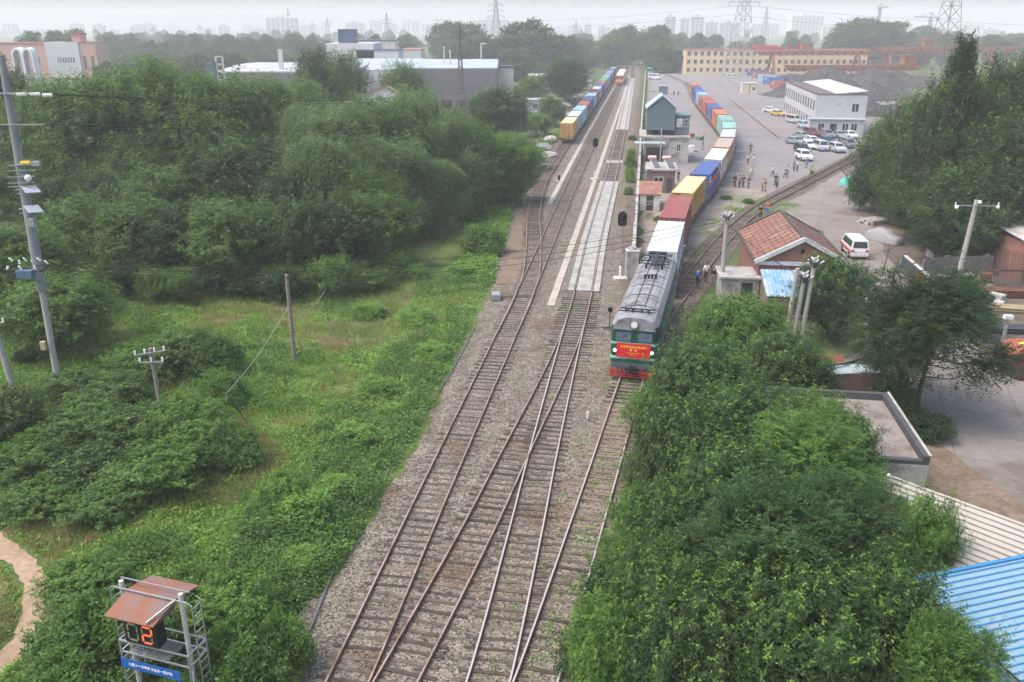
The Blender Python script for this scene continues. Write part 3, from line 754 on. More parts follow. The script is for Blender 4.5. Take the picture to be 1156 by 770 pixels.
# roof gear
rg = MB(DARKSTEEL)
for x in (-.95, -.35, .35, .95): rg.box(x - .03, x + .03, 2.4, LL - .6, 3.98 if abs(x) > .5 else 4.17, 4.03 if abs(x) > .5 else 4.21)
for y in (2.5, 5.1, 7.6, 10.2, 13.2, 15.6): rg.ext([(-1.25, 3.89), (-.7, 4.12), (0, 4.225), (.7, 4.12), (1.25, 3.89), (1.25, 3.93), (.7, 4.16), (0, 4.265), (-.7, 4.16), (-1.25, 3.93)], y - .03, y + .03)
rg.build('roof_rib', loco)
pg = MB(BLACK)
pg.bar((-1.15, 1.35, 4.32), (1.15, 1.35, 4.32), .1, .06); pg.bar((-1.2, 1.0, 4.26), (1.2, 1.0, 4.26), .06)
for x in (-.75, -.3, .3, .75): pg.tube([(x, 1.3, 4.05), (x, 1.3, 4.3)], .06, 8); pg.bar((x, .95, 4.22), (x * .6, 1.7, 4.3), .05)
pg.build('roof_horn_rack', loco)
pg = MB(BLACK)
for y in (12.2, 13.0, 14.6, 15.1): pg.bar((-1.15, y, 4.55), (1.15, y, 4.55), .09, .06)
pg.bar((0, 11.9, 4.5), (0, 15.4, 4.62), .28, .12); pg.bar((-.7, 15.4, 4.62), (.7, 15.4, 4.62), .45, .12)
for s in (-1, 1):
    pg.bar((s * .55, 12.1, 4.5), (s * .3, 15.2, 4.6), .07); pg.bar((s * 1.1, 12.1, 4.5), (s * .8, 14.2, 4.52), .06)
    for y in (12.2, 13.6, 15.0): pg.tube([(s * .6, y, 4.05), (s * .6, y, 4.5)], .08, 8)
pg.build('pantograph', loco)
pg = MB(BLACK)
for x in (-.35, -.1, .15, .4): pg.tube([(x, 9.3 + x * .3, 4.15), (x, 9.3 + x * .3, 4.42)], .09, 8)
pg.bar((-.45, 9.2, 4.43), (.5, 9.5, 4.43), .07); pg.build('roof_isolator', loco)
for y in (2.6, 8.0, 13.6):
    bgm = MB(WB)
    for s in (-1, 1):
        bgm.box(s * 1.05 - .1, s * 1.05 + .1, -1.3, 1.3, .3, .6)
        for yy in (-.9, .9): bgm.tube([(s * .72 - .07, yy, .52), (s * .72 + .07, yy, .52)], .5, 18)
    for yy in (-.9, .9): bgm.tube([(-.8, yy, .52), (.8, yy, .52)], .08, 6)
    bgm.build('bogie', loco, (0, y, 0))

# orange and white maintenance railcar far up the main track
ORG = M('railcar_orange', (.52, .17, .05), .5, .1, 1); CRM = M('railcar_cream_roof', (.6, .55, .46), .7, .15, .7)
def railcar(d, label):
    p = pth1.pos(d); dd = pth1.dirn(d); t = thing('railcar', label, 'railcar', (p.x, p.y, zt), -math.atan2(dd.x, dd.y), 'railcars on the far main track')
    b = MB(ORG); b.box(-1.5, 1.5, 0, 16, .9, 2.2); b.box(-1.45, 1.45, .1, 15.9, 2.2, 3.5); b.box(-1.3, 1.3, -.35, 0, .7, 1.6); b.build('body', t)
    r = MB(CRM); r.ext([(-1.5, 3.503), (1.5, 3.503), (1.2, 3.85), (-1.2, 3.85)], 0, 16); r.box(-.5, .5, 3, 6, 3.853, 4.1); r.box(-.6, .6, 9, 13, 3.853, 4.05); r.build('roof', t)
    for s in (-1, 1): MB(GLASS).box(s * .7 - .5, s * .7 + .5, .06, .12, 2.4, 3.2).build('windscreen', t)
    MB(CRM).box(-1.52, 1.52, -.02, 16.02, 1.5, 1.75).build('stripe', t)
    for y in (2.5, 13.5): link('bogie', WBO, t, (0, y, 0))
d_ = pth1.near((43.0, 350)); railcar(d_, 'orange fronted railcar with cream roof leading on the far main track'); railcar(d_ + 17.2, 'orange railcar with cream roof coupled behind the leading railcar')
railcar(d_ + 34.4, 'orange railcar with cream roof at the tail of the far railcar set')
# ------------------------------------------------------------------ boundary wall, signals, small trackside things
def polywall(name, label, pts, h, th, mat, cap=None, cat='wall', posts=0):
    o = Vector((pts[0].x, pts[0].y, 0)); t = thing(name, label, cat, o)
    mb = MB(mat); cb = MB(cap) if cap else None; pm = []
    for a, b in zip(pts, pts[1:]):
        a, b = a - o, b - o; a.z = b.z = 0; L = (b - a).length; rz = yaw(a, b)
        mb.box(-th / 2, th / 2, 0, L, -.1, h, rz, tuple(a))
        if cb: cb.box(-th / 2 - .05, th / 2 + .05, .003, L - .003, h, h + .1, rz, tuple(a))
        if posts:
            k = 0
            while k < L:
                p = MB(mat); p.box(-th / 2 - .06, th / 2 + .06, -.15, .15, 0, h + .16); pm.append((p, a + (b - a) * (k / L), rz)); k += posts
    mb.build('panel', t)
    if cb: cb.build('coping', t)
    for p, q, rz in pm[:60]: p.build('post', t, q, rz)
    return t
WALLM = M('stained_wall', (.27, .255, .225), .92, .2, .9, dirt=(.13, .125, .1), damt=.5)
polywall('boundary_wall', 'long low stained concrete wall between the tracks and the container yard', [at(714, 306), at(721, 200), at(724, 145), at(729, 86), at(727, 74)], 1.7, .26, WALLM, CONC, posts=6)
t = thing('wall_pier', 'grey square pier with junk on top at the near end of the boundary wall', 'pier', at(712.5, 314))
MB(CONC).box(-.55, .55, -.5, .5, 0, 2.6).build('shaft', t); MB(PALE).box(-.6, .6, -.55, .55, 2.602, 2.7).build('cap', t)
g = MB(STEEL); g.tube([(-.3, -.2, 2.72), (-.1, .1, 3.1)], .07); g.box(.0, .4, -.2, .2, 2.703, 2.95); g.ball((-.35, .2, 2.85), .14); g.build('fittings', t)
# horizontal lamp boom over the maroon container
p = at(712, 268); t = thing('lamp_boom', 'thin grey lamp boom reaching over the maroon container from the wall', 'lamp post', (p.x + .3, p.y, 0))
mb = MB(STEEL); mb.tube([(0, 0, 0), (0, 0, 4.1)], .06); mb.tube([(0, 0, 3.95), (4.5, .3, 4.05)], .045); mb.bar((0, 0, 2.9), (2.0, .12, 3.95), .05); mb.build('pole', t)
MB(WHITE).box(4.25, 4.75, .18, .42, 3.93, 4.03).build('lamp', t)
def signal(q, h, label, backdrop=True):
    t = thing('rail_signal', label, 'railway signal', q, .1)
    mb = MB(STEEL); mb.tube([(0, 0, 1.2), (0, 0, h)], .055, 10); mb.tube([(0, 0, h - 1.3), (0, -.3, h - 1.0)], .03); mb.build('mast', t)
    mb = MB(WHITE); mb.tube([(0, 0, .25), (0, 0, 1.3)], .12, 12); mb.build('mast_sleeve', t)
    MB(PALE).box(-.6, .6, -.45, .45, 0, .25).build('footing', t)
    mb = MB(BLACK); r = []
    for k in range(20):
        a = 2 * math.pi * k / 20; r.append((.42 * math.cos(a), h - .45 + (.5 if math.sin(a) >= 0 else -.5) * .55 + .42 * math.sin(a)))
    mb.ext(r, .08, .12); mb.box(-.2, .2, -.12, .075, h - 1.0, h + .1); hd = mb.build('signal_head', t)
    for z in (h - .75, h - .2):
        v = MB(BLACK); v.tube([(0, -.12, z), (0, -.38, z + .02)], .15, 12, cap=False); v.build('hood', hd)
        v = MB(glass_mat('signal_lens', (.02, .03, .03))); v.tube([(0, -.121, z), (0, -.135, z)], .12, 12); v.build('lens', hd)
signal(at(700, 316), 6.1, 'tall signal with black oval head beside the slab track, nearer of the two')
signal(at(671, 203), 6.0, 'tall signal with black oval head on the cream strip, farther of the two')
def dwarf(q, label):
    t = thing('dwarf_signal', label, 'railway signal', q)
    MB(PALE).box(-.5, .5, -.3, .3, 0, .18).build('footing', t); MB(BLACK).box(-.17, .17, -.12, .12, .18, .95).build('signal_head', t)
dwarf(at(631, 205), 'low black dwarf signal on a white footing beside the left siding')
def switch_machine(q, rz, label):
    t = thing('switch_machine', label, 'switch machine', q, rz)
    MB(STEEL).box(-.35, .35, -.6, .6, .12, .55).build('case', t); MB(DARKSTEEL).box(-.45, .45, -.75, .75, 0, .12).build('base', t)
    mb = MB(DARKSTEEL); mb.tube([(.3, .1, .2), (3.2, .1, .2)], .04); mb.tube([(.3, -.3, .2), (3.2, -.3, .2)], .03); mb.build('rod', t)
switch_machine(at(560, 338), .1, 'pale grey switch machine by the weeds left of the main track')
t = thing('switch_stand', 'small switch stand with round dark target beside the slab track', 'switch stand', at(688, 372))
mb = MB(DARKSTEEL); mb.tube([(0, 0, 0), (0, 0, 1.5)], .04); mb.box(-.5, .5, -.25, .25, 0, .1); mb.tube([(-2.4, .1, .15), (0, .1, .15)], .03); mb.build('post', t)
mb = MB(BLACK); mb.tube([(0, -.04, 1.6), (0, .04, 1.6)], .2, 14); mb.build('target', t)
t = thing('marker_post', 'short white marker post in the gravel left of the locomotive track', 'post', at(663, 474)); MB(WHITE).box(-.06, .06, -.05, .05, 0, .55).build('shaft', t); MB(PALE).box(-.12, .12, -.1, .1, 0, .06).build('footing', t)
def cable(pts, r, name, label, cat, mat=DARKSTEEL, sag=0, group=None, n=14, parent=None):
    q = []
    for a, b in zip(pts, pts[1:]):
        a, b = Vector(a), Vector(b)
        for k in range(n): 
            u = k / n; v = a.lerp(b, u); v.z -= sag * 4 * u * (1 - u); q.append(v)
    q.append(Vector(pts[-1])); o = q[0].copy()
    ob = MB(mat).tube([v - o for v in q], r, 5).build(name, None, o)
    return tag(ob, label, cat, group)
cable([at(x, y, .16) for x, y in ((318, 790), (352, 705), (382, 630), (420, 560), (470, 480), (512, 415), (535, 370))], .035, 'trackside_pipe', 'thin blue grey pipe on the gravel edge beside the weeds', 'pipe', M('pipe_blue_grey', (.12, .15, .18), .6))

# ------------------------------------------------------------------ yard buildings
TIN = M('blue_grey_tin', (.105, .15, .17), .55, .08, 1, wave=('X', 5, .01)); TINR = M('pale_tin_roof', (.35, .43, .46), .5, .12, 1, wave=('Y', 4, .01), dirt=(.22, .22, .2), damt=.3)
BRICK = brick_mat('red_brick', (.27, .105, .065), (.2, .075, .05), (.27, .24, .2), 7); BRICKG = brick_mat('grey_brick', (.21, .12, .095), (.17, .10, .08), (.25, .23, .2), 6)
PLAST = M('weathered_plaster', (.42, .41, .39), .9, .15, .7, dirt=(.2, .17, .15), damt=.5)
def window(parent, x0, x1, y, z0, z1, ny=-1, frame=WHITE, mull=1, axis='x'):
    """window on a wall facing ny along y (axis x) or along x (axis y)"""
    def bx(mb, a0, a1, d0, d1, c0, c1):
        d0, d1 = sorted((y + ny * d0, y + ny * d1))
        return mb.box(a0, a1, d0, d1, c0, c1) if axis == 'x' else mb.box(d0, d1, a0, a1, c0, c1)
    w_ = MB(frame); f = .06
    bx(w_, x0, x1, -.02, .05, z0 - f, z0); bx(w_, x0, x1, -.02, .05, z1, z1 + f); bx(w_, x0 - f, x0, -.02, .05, z0 - f, z1 + f); bx(w_, x1, x1 + f, -.02, .05, z0 - f, z1 + f)
    for k in range(1, mull + 1):
        xx = x0 + (x1 - x0) * k / (mull + 1); bx(w_, xx - .03, xx + .03, -.015, .045, z0, z1)
    w = w_.build('window', parent); g_ = MB(GLASS); bx(g_, x0, x1, -.02, .02, z0, z1); g_.build('pane', w)
    return w
q = at(750, 184); t = thing('platform_building', 'concrete platform building carrying the blue grey gabled tin shed beside the wall', 'building', (q.x, q.y, 0), -.13)
mb = MB(PLAST); mb.box(-3.6, 3.9, 0, 9, 0, 4.2); mb.build('lower_wall', t); MB(CONC).box(-4.4, 4.1, -.3, 9.3, 4.2, 4.5).build('deck_slab', t)
window(t, 1.9, 2.5, 0, 2.0, 3.2); MB(DARKSTEEL).box(-3.2, -.4, -.06, 0, .0, 2.6).build('door', t)
mb = MB(TIN); mb.ext([(-3.3, 5.4), (1.4, 5.4), (1.4, 9.0), (-.95, 10.9), (-3.3, 9.0)], .6, 7.5); mb.build('tin_shed', t)
mb = MB(TINR)
for s in (-1, 1):
    x0, x1 = -.95, -.95 + s * 2.65
    mb.add([(x0, .3, 11.02), (x1, .3, 8.86), (x1, 7.8, 8.86), (x0, 7.8, 11.02), (x0, .3, 11.12), (x1, .3, 8.96), (x1, 7.8, 8.96), (x0, 7.8, 11.12)], [(0, 1, 2, 3), (4, 5, 6, 7), (0, 1, 5, 4), (1, 2, 6, 5), (2, 3, 7, 6)])
mb.build('roof', t)
mb = MB(DARKSTEEL)
for x in (-3.1, -1, 1.2):
    for y in (.8, 7.2): mb.box(x - .1, x + .1, y - .1, y + .1, 4.503, 5.4)
mb.box(-3.2, 1.3, 2, 7, 4.505, 5.39); mb.build('stilts_and_shade', t)  # posts plus a dark block in place of the shade under the shed
mb = MB(TIN); mb.box(1.65, 3.9, 2.0, 5.5, 4.503, 7.6); cab = mb.build('side_cabin', t); MB(M('green_trim', (.08, .2, .18), .5)).box(1.45, 4.1, 1.8, 5.7, 7.6, 7.85).build('cabin_roof', t)
window(cab, 3.0, 3.6, 2.0, 5.9, 7.1); MB(WHITE).box(1.7, 2.7, 1.93, 1.997, 5.8, 7.2).build('shutter', cab)
mb = MB(STEEL)
for z in (4.95, 5.4): mb.bar((1.5, -.2, z), (4.0, -.2, z), .05); mb.bar((4.0, -.2, z), (4.0, 2, z), .05)
mb.build('railing', t)
mb = MB(TINR); mb.box(-5.2, -.2, -3.0, -.35, 3.5, 3.62); mb.build('lean_to_roof', t); MB(POLEC).tube([(-.9, -3.3, 0), (-.9, -3.3, 6.2)], .09).build('mast', t)
q = at(745, 218); t = thing('brick_house', 'small flat roofed brick house with two solar water heaters on its roof', 'house', (q.x, q.y, 0), -.15)
MB(BRICKG).box(-1.95, 1.95, 0, 6.5, 0, 3.1).build('wall', t); MB(CONC).box(-2.2, 2.2, -.25, 6.75, 3.1, 3.32).build('roof_slab', t)
window(t, -.9, .3, 0, 1.2, 2.2); MB(DARKSTEEL).box(.8, 1.6, -.05, -.002, 0, 2.1).build('door', t)
TUBE = M('vacuum_tubes', (.16, .17, .2), .25, .2, 8, wave=('X', 9, .02)); TANK = M('heater_tank', (.65, .42, .36), .4, .1, 2)
for i, x in enumerate((-1.3, .7)):
    h_ = thing('solar_water_heater', ('left' if i == 0 else 'right') + ' of two solar water heaters on the flat brick house roof', 'water heater', t.matrix_world @ Vector((0, 0, 0)), 0, 'solar heaters on the brick house')
    rz = -.15; cr, sr = math.cos(rz), math.sin(rz); h_.location = (q.x + x * cr - 1.2 * sr, q.y + x * sr + 1.2 * cr, 3.322); h_.rotation_euler.z = rz
    mb = MB(TANK); mb.tube([(-.35, 1.2, 1.25), (.55, 1.2, 1.25)], .26, 12); mb.ball((-.4, 1.2, 1.25), .27); mb.build('tank', h_)
    mb = MB(TUBE)
    for k in range(8): mb.tube([(-.3 + k * .11, 1.1, 1.1), (-.3 + k * .11 + .7, -.6, .12)], .045, 6)
    mb.build('collector', h_)
    mb = MB(WHITE)
    for x_ in (-.3, .5): mb.bar((x_, 1.25, 0), (x_, 1.25, 1.1), .05); mb.bar((x_ + .68, -.65, .05), (x_ - .02, 1.05, 1.02), .05)
    mb.build('stand', h_)
q = at(737, 182); t = thing('cabin', 'small greenish cabin with flat white roof behind the brick house', 'cabin', (q.x, q.y, 0), -.13)
MB(M('greenish_wall', (.22, .29, .26), .8)).box(-1.4, 1.4, 0, 3, 0, 2.5).build('wall', t); MB(WHITE).box(-1.6, 1.6, -.2, 3.2, 2.5, 2.68).build('roof', t)
q = at(733, 238); t = thing('shack', 'white walled shack with brown door and patched rusty roof beside the wall', 'shed', (q.x, q.y, 0), -.16)
MB(WHITE).ext([(0, 0), (0, 2.1), (4.5, 2.8), (4.5, 0)], -1.25, 1.25, 'x').build('wall', t)
mb = MB(M('patched_roof', (.23, .1, .075), .9, .2, 2, dirt=(.3, .2, .14), damt=.5)); mb.add([(-1.45, -.3, 2.14), (1.45, -.3, 2.14), (1.45, 4.8, 2.93), (-1.45, 4.8, 2.93), (-1.45, -.3, 2.04), (1.45, -.3, 2.04), (1.45, 4.8, 2.83), (-1.45, 4.8, 2.83)],
    [(0, 1, 2, 3), (7, 6, 5, 4), (0, 4, 5, 1), (1, 5, 6, 2), (2, 6, 7, 3), (3, 7, 4, 0)]); mb.build('roof', t)
MB(M('brown_door', (.07, .035, .025), .7)).box(-.45, .45, -.05, -.002, 0, 1.9).build('door', t)
q = at(727, 238); t = thing('yard_gate_rail', 'thin steel railing in front of the rusty roofed shack', 'railing', (q.x, q.y - 1.2, 0))
mb = MB(STEEL); mb.bar((-.7, 0, 1.0), (4.2, .4, 1.0), .05)
for x in (-.7, 1.7, 4.2): mb.bar((x, 0 if x < 0 else .2, 0), (x, 0 if x < 0 else .2, 1.0), .05)
mb.build('rail', t)
def crate_heap(q, label, cols, n=6, s=.5):
    t = thing('junk_pile', label, 'junk pile', q, random.uniform(0, 3)); r = random.Random(label)
    for i in range(n):
        m_ = cols[i % len(cols)]; a = r.uniform(.3, 1) * s; b = MB(m_); b.box(-a, a, -a * .7, a * .7, 0, a * 1.2)
        o = b.build('scrap', t, (r.uniform(-1.2, 1.2) * s * 2, r.uniform(-1, 1) * s * 2, r.choice((0, 0, .3))), r.uniform(0, 3)); o.rotation_euler.x = r.uniform(-.2, .2)
crate_heap(at(767, 222), 'white sacks and boxes piled beside the brick house', [WHITE, PALE, STEEL], 7, .45)
crate_heap(at(778, 172), 'white pipes and junk stacked against the platform building', [WHITE, STEEL], 6, .7)
crate_heap(at(780, 158), 'red and green drums by the corner of the platform building', [REDC, M('green_drum', (.05, .2, .1), .5)], 4, .7)
q = at(742, 107); t = thing('tin_kiosk', 'small blue tin kiosk far up the yard beside the wall', 'kiosk', (q.x + 2, q.y, 0), -.14)
MB(TIN).box(-1.5, 1.5, 0, 3, 0, 2.8).build('wall', t); MB(TINR).box(-1.7, 1.7, -.2, 3.2, 2.8, 2.95).build('roof', t)
q = at(846, 106); t = thing('hut', 'small cream flat roofed hut at the foot of the yard pylon', 'hut', (q.x, q.y, 0), -.1)
MB(M('cream_plaster', (.52, .47, .35), .85, .1, .5)).box(-2.6, 2.6, 0, 4, 0, 3.4).build('wall', t); MB(PALE).box(-2.8, 2.8, -.2, 4.2, 3.4, 3.6).build('roof', t)
MB(DARKSTEEL).box(-.2, .0, -.06, -.002, 0, 3.3).build('drainpipe', t); window(t, .8, 1.9, 0, 1.2, 2.3)

def block(name, label, q, W_, D_, H_, rz, wall, floors, nwin, winw=1.1, winh=1.5, roof=None, sides=False, parapet=.5, cat='building', frame=WHITE):
    t = thing(name, label, cat, (q[0], q[1], 0), rz)
    MB(wall).box(0, W_, 0, D_, 0, H_).build('wall', t)
    if roof:
        r = MB(roof); r.box(-.25, W_ + .25, -.25, D_ + .25, H_, H_ + .3); r.build('roof', t)
    fh = H_ / floors
    for f in range(floors):
        for i in range(nwin):
            x = W_ * (i + .5) / nwin; window(t, x - winw / 2, x + winw / 2, 0, f * fh + fh * .32, f * fh + fh * .32 + winh, -1, frame)
    return t
CREAM = M('cream_wall', (.60, .47, .27), .85, .07, .15, dirt=(.45, .36, .24), damt=.25)
q = at(773, 84); q2 = at(990, 84)
t = block('office_block', 'long cream three storey block with rows of windows at the far end of the yard', q, 88, 11, 11.2, -.0, CREAM, 3, 28, 1.5, 1.9, M('red_brown_eave', (.32, .1, .07), .8))
mb = MB(REDC)
for k in range(7): mb.box(27 + k * 4.4, 28.9 + k * 4.4, -.2, .0, 11.52, 13.0)
mb.build('roof_letters', t); mb = MB(M('red_tile_roof', (.33, .09, .06), .8)); mb.ext([(34, 11.51), (46, 11.51), (45, 13.2), (35, 13.2)], 4, 10.5); mb.build('roof_hut', t)
# white two storey yard office
A, B, C_ = at(917, 150), at(884, 128), at(962, 148)
rz = yaw(A, B); D_ = (B - A).length; W_ = 10.6
WHT = M('white_render', (.42, .42, .43), .8, .06, .4, dirt=(.34, .335, .33), damt=.35)
t = thing('yard_office', 'white two storey yard office with sloping roof behind the parked cars', 'building', (A.x, A.y, 0), rz)
mb = MB(WHT); mb.box(0, W_, 0, D_, 0, 8.0); mb.build('wall', t)
MB(M('dark_roof_deck', (.11, .10, .10), .9)).box(.26, 4.6, .22, D_ - .3, 8.004, 8.12).build('roof_deck', t)
rf = MB(M('dull_roof_sheet', (.46, .45, .44), .7, .1, .5, wave=('Y', 2, .03))); rf.add([(W_, .3, 8.95), (4.2, .3, 8.3), (4.2, D_ - .5, 8.3), (W_, D_ - .5, 8.95), (W_, .3, 8.85), (4.2, .3, 8.2), (4.2, D_ - .5, 8.2), (W_, D_ - .5, 8.85)], [(0, 1, 2, 3), (7, 6, 5, 4), (0, 4, 5, 1), (1, 5, 6, 2), (2, 6, 7, 3), (3, 7, 4, 0)]); rf.build('roof', t)
mb = MB(M('dark_parapet', (.14, .1, .09), .8)); mb.box(-.05, .25, 0, D_, 8.003, 8.45); mb.box(.253, W_, -.05, .2, 8.003, 8.3); mb.build('parapet', t)
for f in range(2):
    for i in range(13):
        y0 = D_ * (i + .3) / 13; window(t, y0, y0 + 1.7, 0, 1.0 + f * 3.7, 3.1 + f * 3.7, -1, STEEL, 0, 'y')
window(t, W_ - 3, W_ - 1.6, 0, 4.6, 6.3)
st = MB(M('grey_streak', (.45, .44, .43), .9)); st.add([(.6, -.012, 3.6), (W_ * .72, -.012, 6.6), (W_ * .72, -.012, 6.75), (.6, -.012, 3.75)], [(0, 1, 2, 3)]); st.build('stair_trim', t)
an = MB(WHT); an.box(-1.2, W_ - .6, -2.6, -.003, 0, 3.1); an = an.build('annex', t); MB(M('annex_roof', (.32, .38, .36), .7)).box(-1.5, W_ - .3, -3.0, -.004, 3.103, 3.3).build('annex_roof', t)
for x in (.6, 5.6, 7.4): window(an, x, x + 1.2, -2.6, .9, 2.3)
MB(GLASS).box(3.0, 4.4, -2.66, -2.602, 0, 2.3).build('door', an)

# ------------------------------------------------------------------ gantry cranes
GOR = M('crane_orange', (.27, .105, .055), .65, .15, .5, dirt=(.2, .1, .06), damt=.35)
def gantry(label, a, b, Y, z, h, legs, cabin=None):
    """girder between photo columns a and b at northing Y; legs at fractions"""
    pa, pb = far(a[0], a[1], Y), far(b[0], b[1], Y + 6); L = (pb - pa).length; rz = math.atan2(pb.y - pa.y, pb.x - pa.x)
    t = thing('gantry_crane', label, 'gantry crane', (pa.x, pa.y, 0), rz)
    mb = MB(GOR)
    for y in (-1.4, 1.4):
        mb.ext([(0, z + h * .5), (2.5, z - h * .5), (L - 2.5, z - h * .5), (L, z + h * .5)], y - .4, y + .4)
    mb.build('girder', t)
    d = MB(M('crane_shadow_panel', (.1, .045, .03), .8))  # shade of the web openings, put on the girder as dark domes
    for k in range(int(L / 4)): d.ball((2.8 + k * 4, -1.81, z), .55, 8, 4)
    d.build('web_opening_shade', t)
    r = MB(GOR)
    for k in range(int(L / 3)): r.bar((k * 3, -1.7, z + h * .5), (k * 3, -1.7, z + h * .5 + 1), .12)
    r.bar((0, -1.7, z + h * .5 + 1), (L, -1.7, z + h * .5 + 1), .12); r.build('railing', t)
    for f in legs:
        lg = MB(GOR)
        for s in (-1, 1): lg.bar((L * f, s * 1.4, z - h * .45), (L * f, s * 4.5, .6), 1.1, .8)
        lg.box(L * f - .6, L * f + .6, -5.5, 5.5, .1, .9); lg.build('leg', t)
    if cabin:
        c_ = MB(GOR); c_.box(L * cabin - 2.5, L * cabin + 2.5, -1.8, 1.8, z + h * .5 + .3, z + h * .5 + 3.2); c_.box(L * cabin - 3, L * cabin + 3, -2, 2, z + h * .5 + 3.2, z + h * .5 + 3.5); c_.build('trolley', t)
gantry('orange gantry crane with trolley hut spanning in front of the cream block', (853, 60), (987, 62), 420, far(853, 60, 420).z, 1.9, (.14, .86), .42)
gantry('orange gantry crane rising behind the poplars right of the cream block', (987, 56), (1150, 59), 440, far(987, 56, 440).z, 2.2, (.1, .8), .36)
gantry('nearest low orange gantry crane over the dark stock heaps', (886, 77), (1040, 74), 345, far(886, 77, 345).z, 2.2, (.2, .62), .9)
# dark stock heaps behind the yard office
COAL = layered('dark_stock', [(.25, (.03, .03, .032)), (.5, (.06, .058, .059)), (.75, (.105, .10, .096))], sc=.25, grain=(1.5, .3), bump=.2)
def heap(q, rx, ry, h, label, rz=0):
    mb = MB(COAL); n, m = 20, 14; vs = []; fs = []; ph = random.uniform(0, 9)
    for j in range(m + 1):
        for i in range(n + 1):
            u, v = i / n * 2 - 1, j / m * 2 - 1; e = max(0, 1 - abs(v)**1.3) * max(0, 1 - abs(u)**4)
            vs.append((u * rx, v * ry, -.3 + h * e * (1 + .18 * math.sin(u * 7 + ph) + .1 * math.sin(v * 9 + u * 13 + ph)) + (random.uniform(0, .25) if e > 0 else 0)))
    for j in range(m):
        for i in range(n): a = j * (n + 1) + i; fs.append((a, a + 1, a + n + 2, a + n + 1))
    o = mb.add(vs, fs).build('stock_heap', None, (q.x, q.y, 0), rz); return tag(o, label, 'heap', 'stock heaps behind the yard office')
heap(at(925, 108), 20, 9, 5.0, 'long dark heap directly behind the white yard office', .2); heap(at(955, 100), 22, 11, 7.0, 'tallest dark heap under the nearest gantry crane', -.2)
heap(at(985, 112), 14, 9, 4.5, 'rounded dark heap next to the poplars', .4); heap(at(985, 130), 10, 6, 3.2, 'low dark heap right of the white yard office', .1); heap(at(915, 94), 16, 8, 4.5, 'dark heap below the crane leg', .1)
heap(at(1010, 98), 20, 10, 5.0, 'dark heap half hidden behind the poplars', 0)
for i, (x, y, k, c_) in enumerate([(884, 101, 'rust', 'red'), (875, 96, 'blue', 'blue'), (868, 92, 'sky', 'light blue'), (861, 88.5, 'maroon', 'maroon'), (855, 85.8, 'navy', 'dark blue')]):
    p = at(x, y); container((p.x, p.y, .05), .42, k, c_ + ' container in the short row by the far cream block', 'containers in the short row across the yard')

# ------------------------------------------------------------------ red roofed brick house and what leans on it
TILE = M('clay_roof_tiles', (.22, .10, .07), .9, .25, 1.3, dirt=(.25, .155, .12), damt=.45)
TILED = M('tile_seams', (.07, .06, .052), .95, .2, 3)
fa, ba = at(909, 270, 5.6), at(881, 238, 5.6); fl, bl = at(846, 301, 3.7), at(826, 264, 3.7); fr_, br = at(944, 293, 3.7), at(929, 268, 3.7)
ax = (fa - ba); ax.z = 0; RL = ax.length; rz = yaw(fa, ba); HW = abs((fl - fr_).dot(Vector((math.cos(rz), math.sin(rz), 0)))) / 2
HW = max(3.3, min(4.6, HW)); RL = max(9, min(13, RL))
fo = Vector((fa.x, fa.y, 0)); t = thing('red_roofed_house', 'brick house with orange tiled gable roof and pale verge between branch track and road', 'house', fo, rz)
print('house', HW, RL, math.degrees(rz), fo)
MB(BRICK).ext([(-HW + .3, 0), (HW - .3, 0), (HW - .3, 3.6), (0, 5.35), (-HW + .3, 3.6)], .25, RL - .3).build('wall', t)
for s in (-1, 1):
    mb = MB(TILE); e0, e1 = Vector((0, 0, 5.6)), Vector((s * HW, 0, 3.6)); nu, nv = 9, 11
    seam = MB(TILED)
    vs = [(0, .0, 5.6), (s * HW, 0, 3.6), (s * HW, RL, 3.6), (0, RL, 5.6)]; vs += [(x, y, z - .14) for x, y, z in vs]
    mb.add(vs, [(0, 1, 2, 3), (7, 6, 5, 4), (0, 4, 5, 1), (1, 5, 6, 2), (2, 6, 7, 3), (3, 7, 4, 0)]); rf = mb.build('roof', t)
    r_ = random.Random(s)
    for j in range(1, nv): 
        seam.bar(Vector((0, RL * j / nv, 5.612)).lerp(Vector((s * HW, RL * j / nv, 3.612)), .03), Vector((0, RL * j / nv, 5.612)).lerp(Vector((s * HW, RL * j / nv, 3.612)), .97), .05, .03)
    for i in range(1, nu):
        q_ = e0.lerp(e1, i / nu)
        for j in range(nv):
            if r_.random() < .85: seam.bar((q_.x, RL * j / nv + r_.uniform(-.25, .1), q_.z + .012), (q_.x, RL * (j + 1) / nv + r_.uniform(-.1, .25), q_.z + .012), .06, .03)
    seam.build('tile_seams', rf)
    vg = MB(M('pale_verge', (.5, .5, .48), .85, .1, 1, dirt=(.3, .3, .28), damt=.4)); vg.bar((0, -.08, 5.62), (s * (HW + .1), -.08, 3.56), .22, .34); vg.build('verge', t)
    vd = MB(TILED); vd.bar((s * (HW + .05), 0, 3.6), (s * (HW + .05), RL, 3.6), .22, .18); vd.bar((0, RL + .05, 5.64), (s * HW, RL + .05, 3.64), .3, .16); vd.build('eave', t)
rdg = MB(TILED); rdg.bar((0, .1, 5.66), (0, RL, 5.66), .3, .12); rdg.build('ridge', t)
bd = MB(M('pale_band', (.48, .48, .47), .85)); bd.box(-HW + .25, HW - .25, .1, .247, 3.3, 3.62); bd.build('gable_band', t); MB(GLASS).box(-.18, .18, .2, .247, 4.3, 4.7).build('vent', t)
window(t, -2.2, -1.0, .25, 1.0, 2.4, -1); window(t, 1.0, 2.2, .25, 1.0, 2.4, -1)
BLUES = M('blue_sheet', (.14, .3, .48), .5, .12, 1, dirt=(.36, .43, .48), damt=.6)
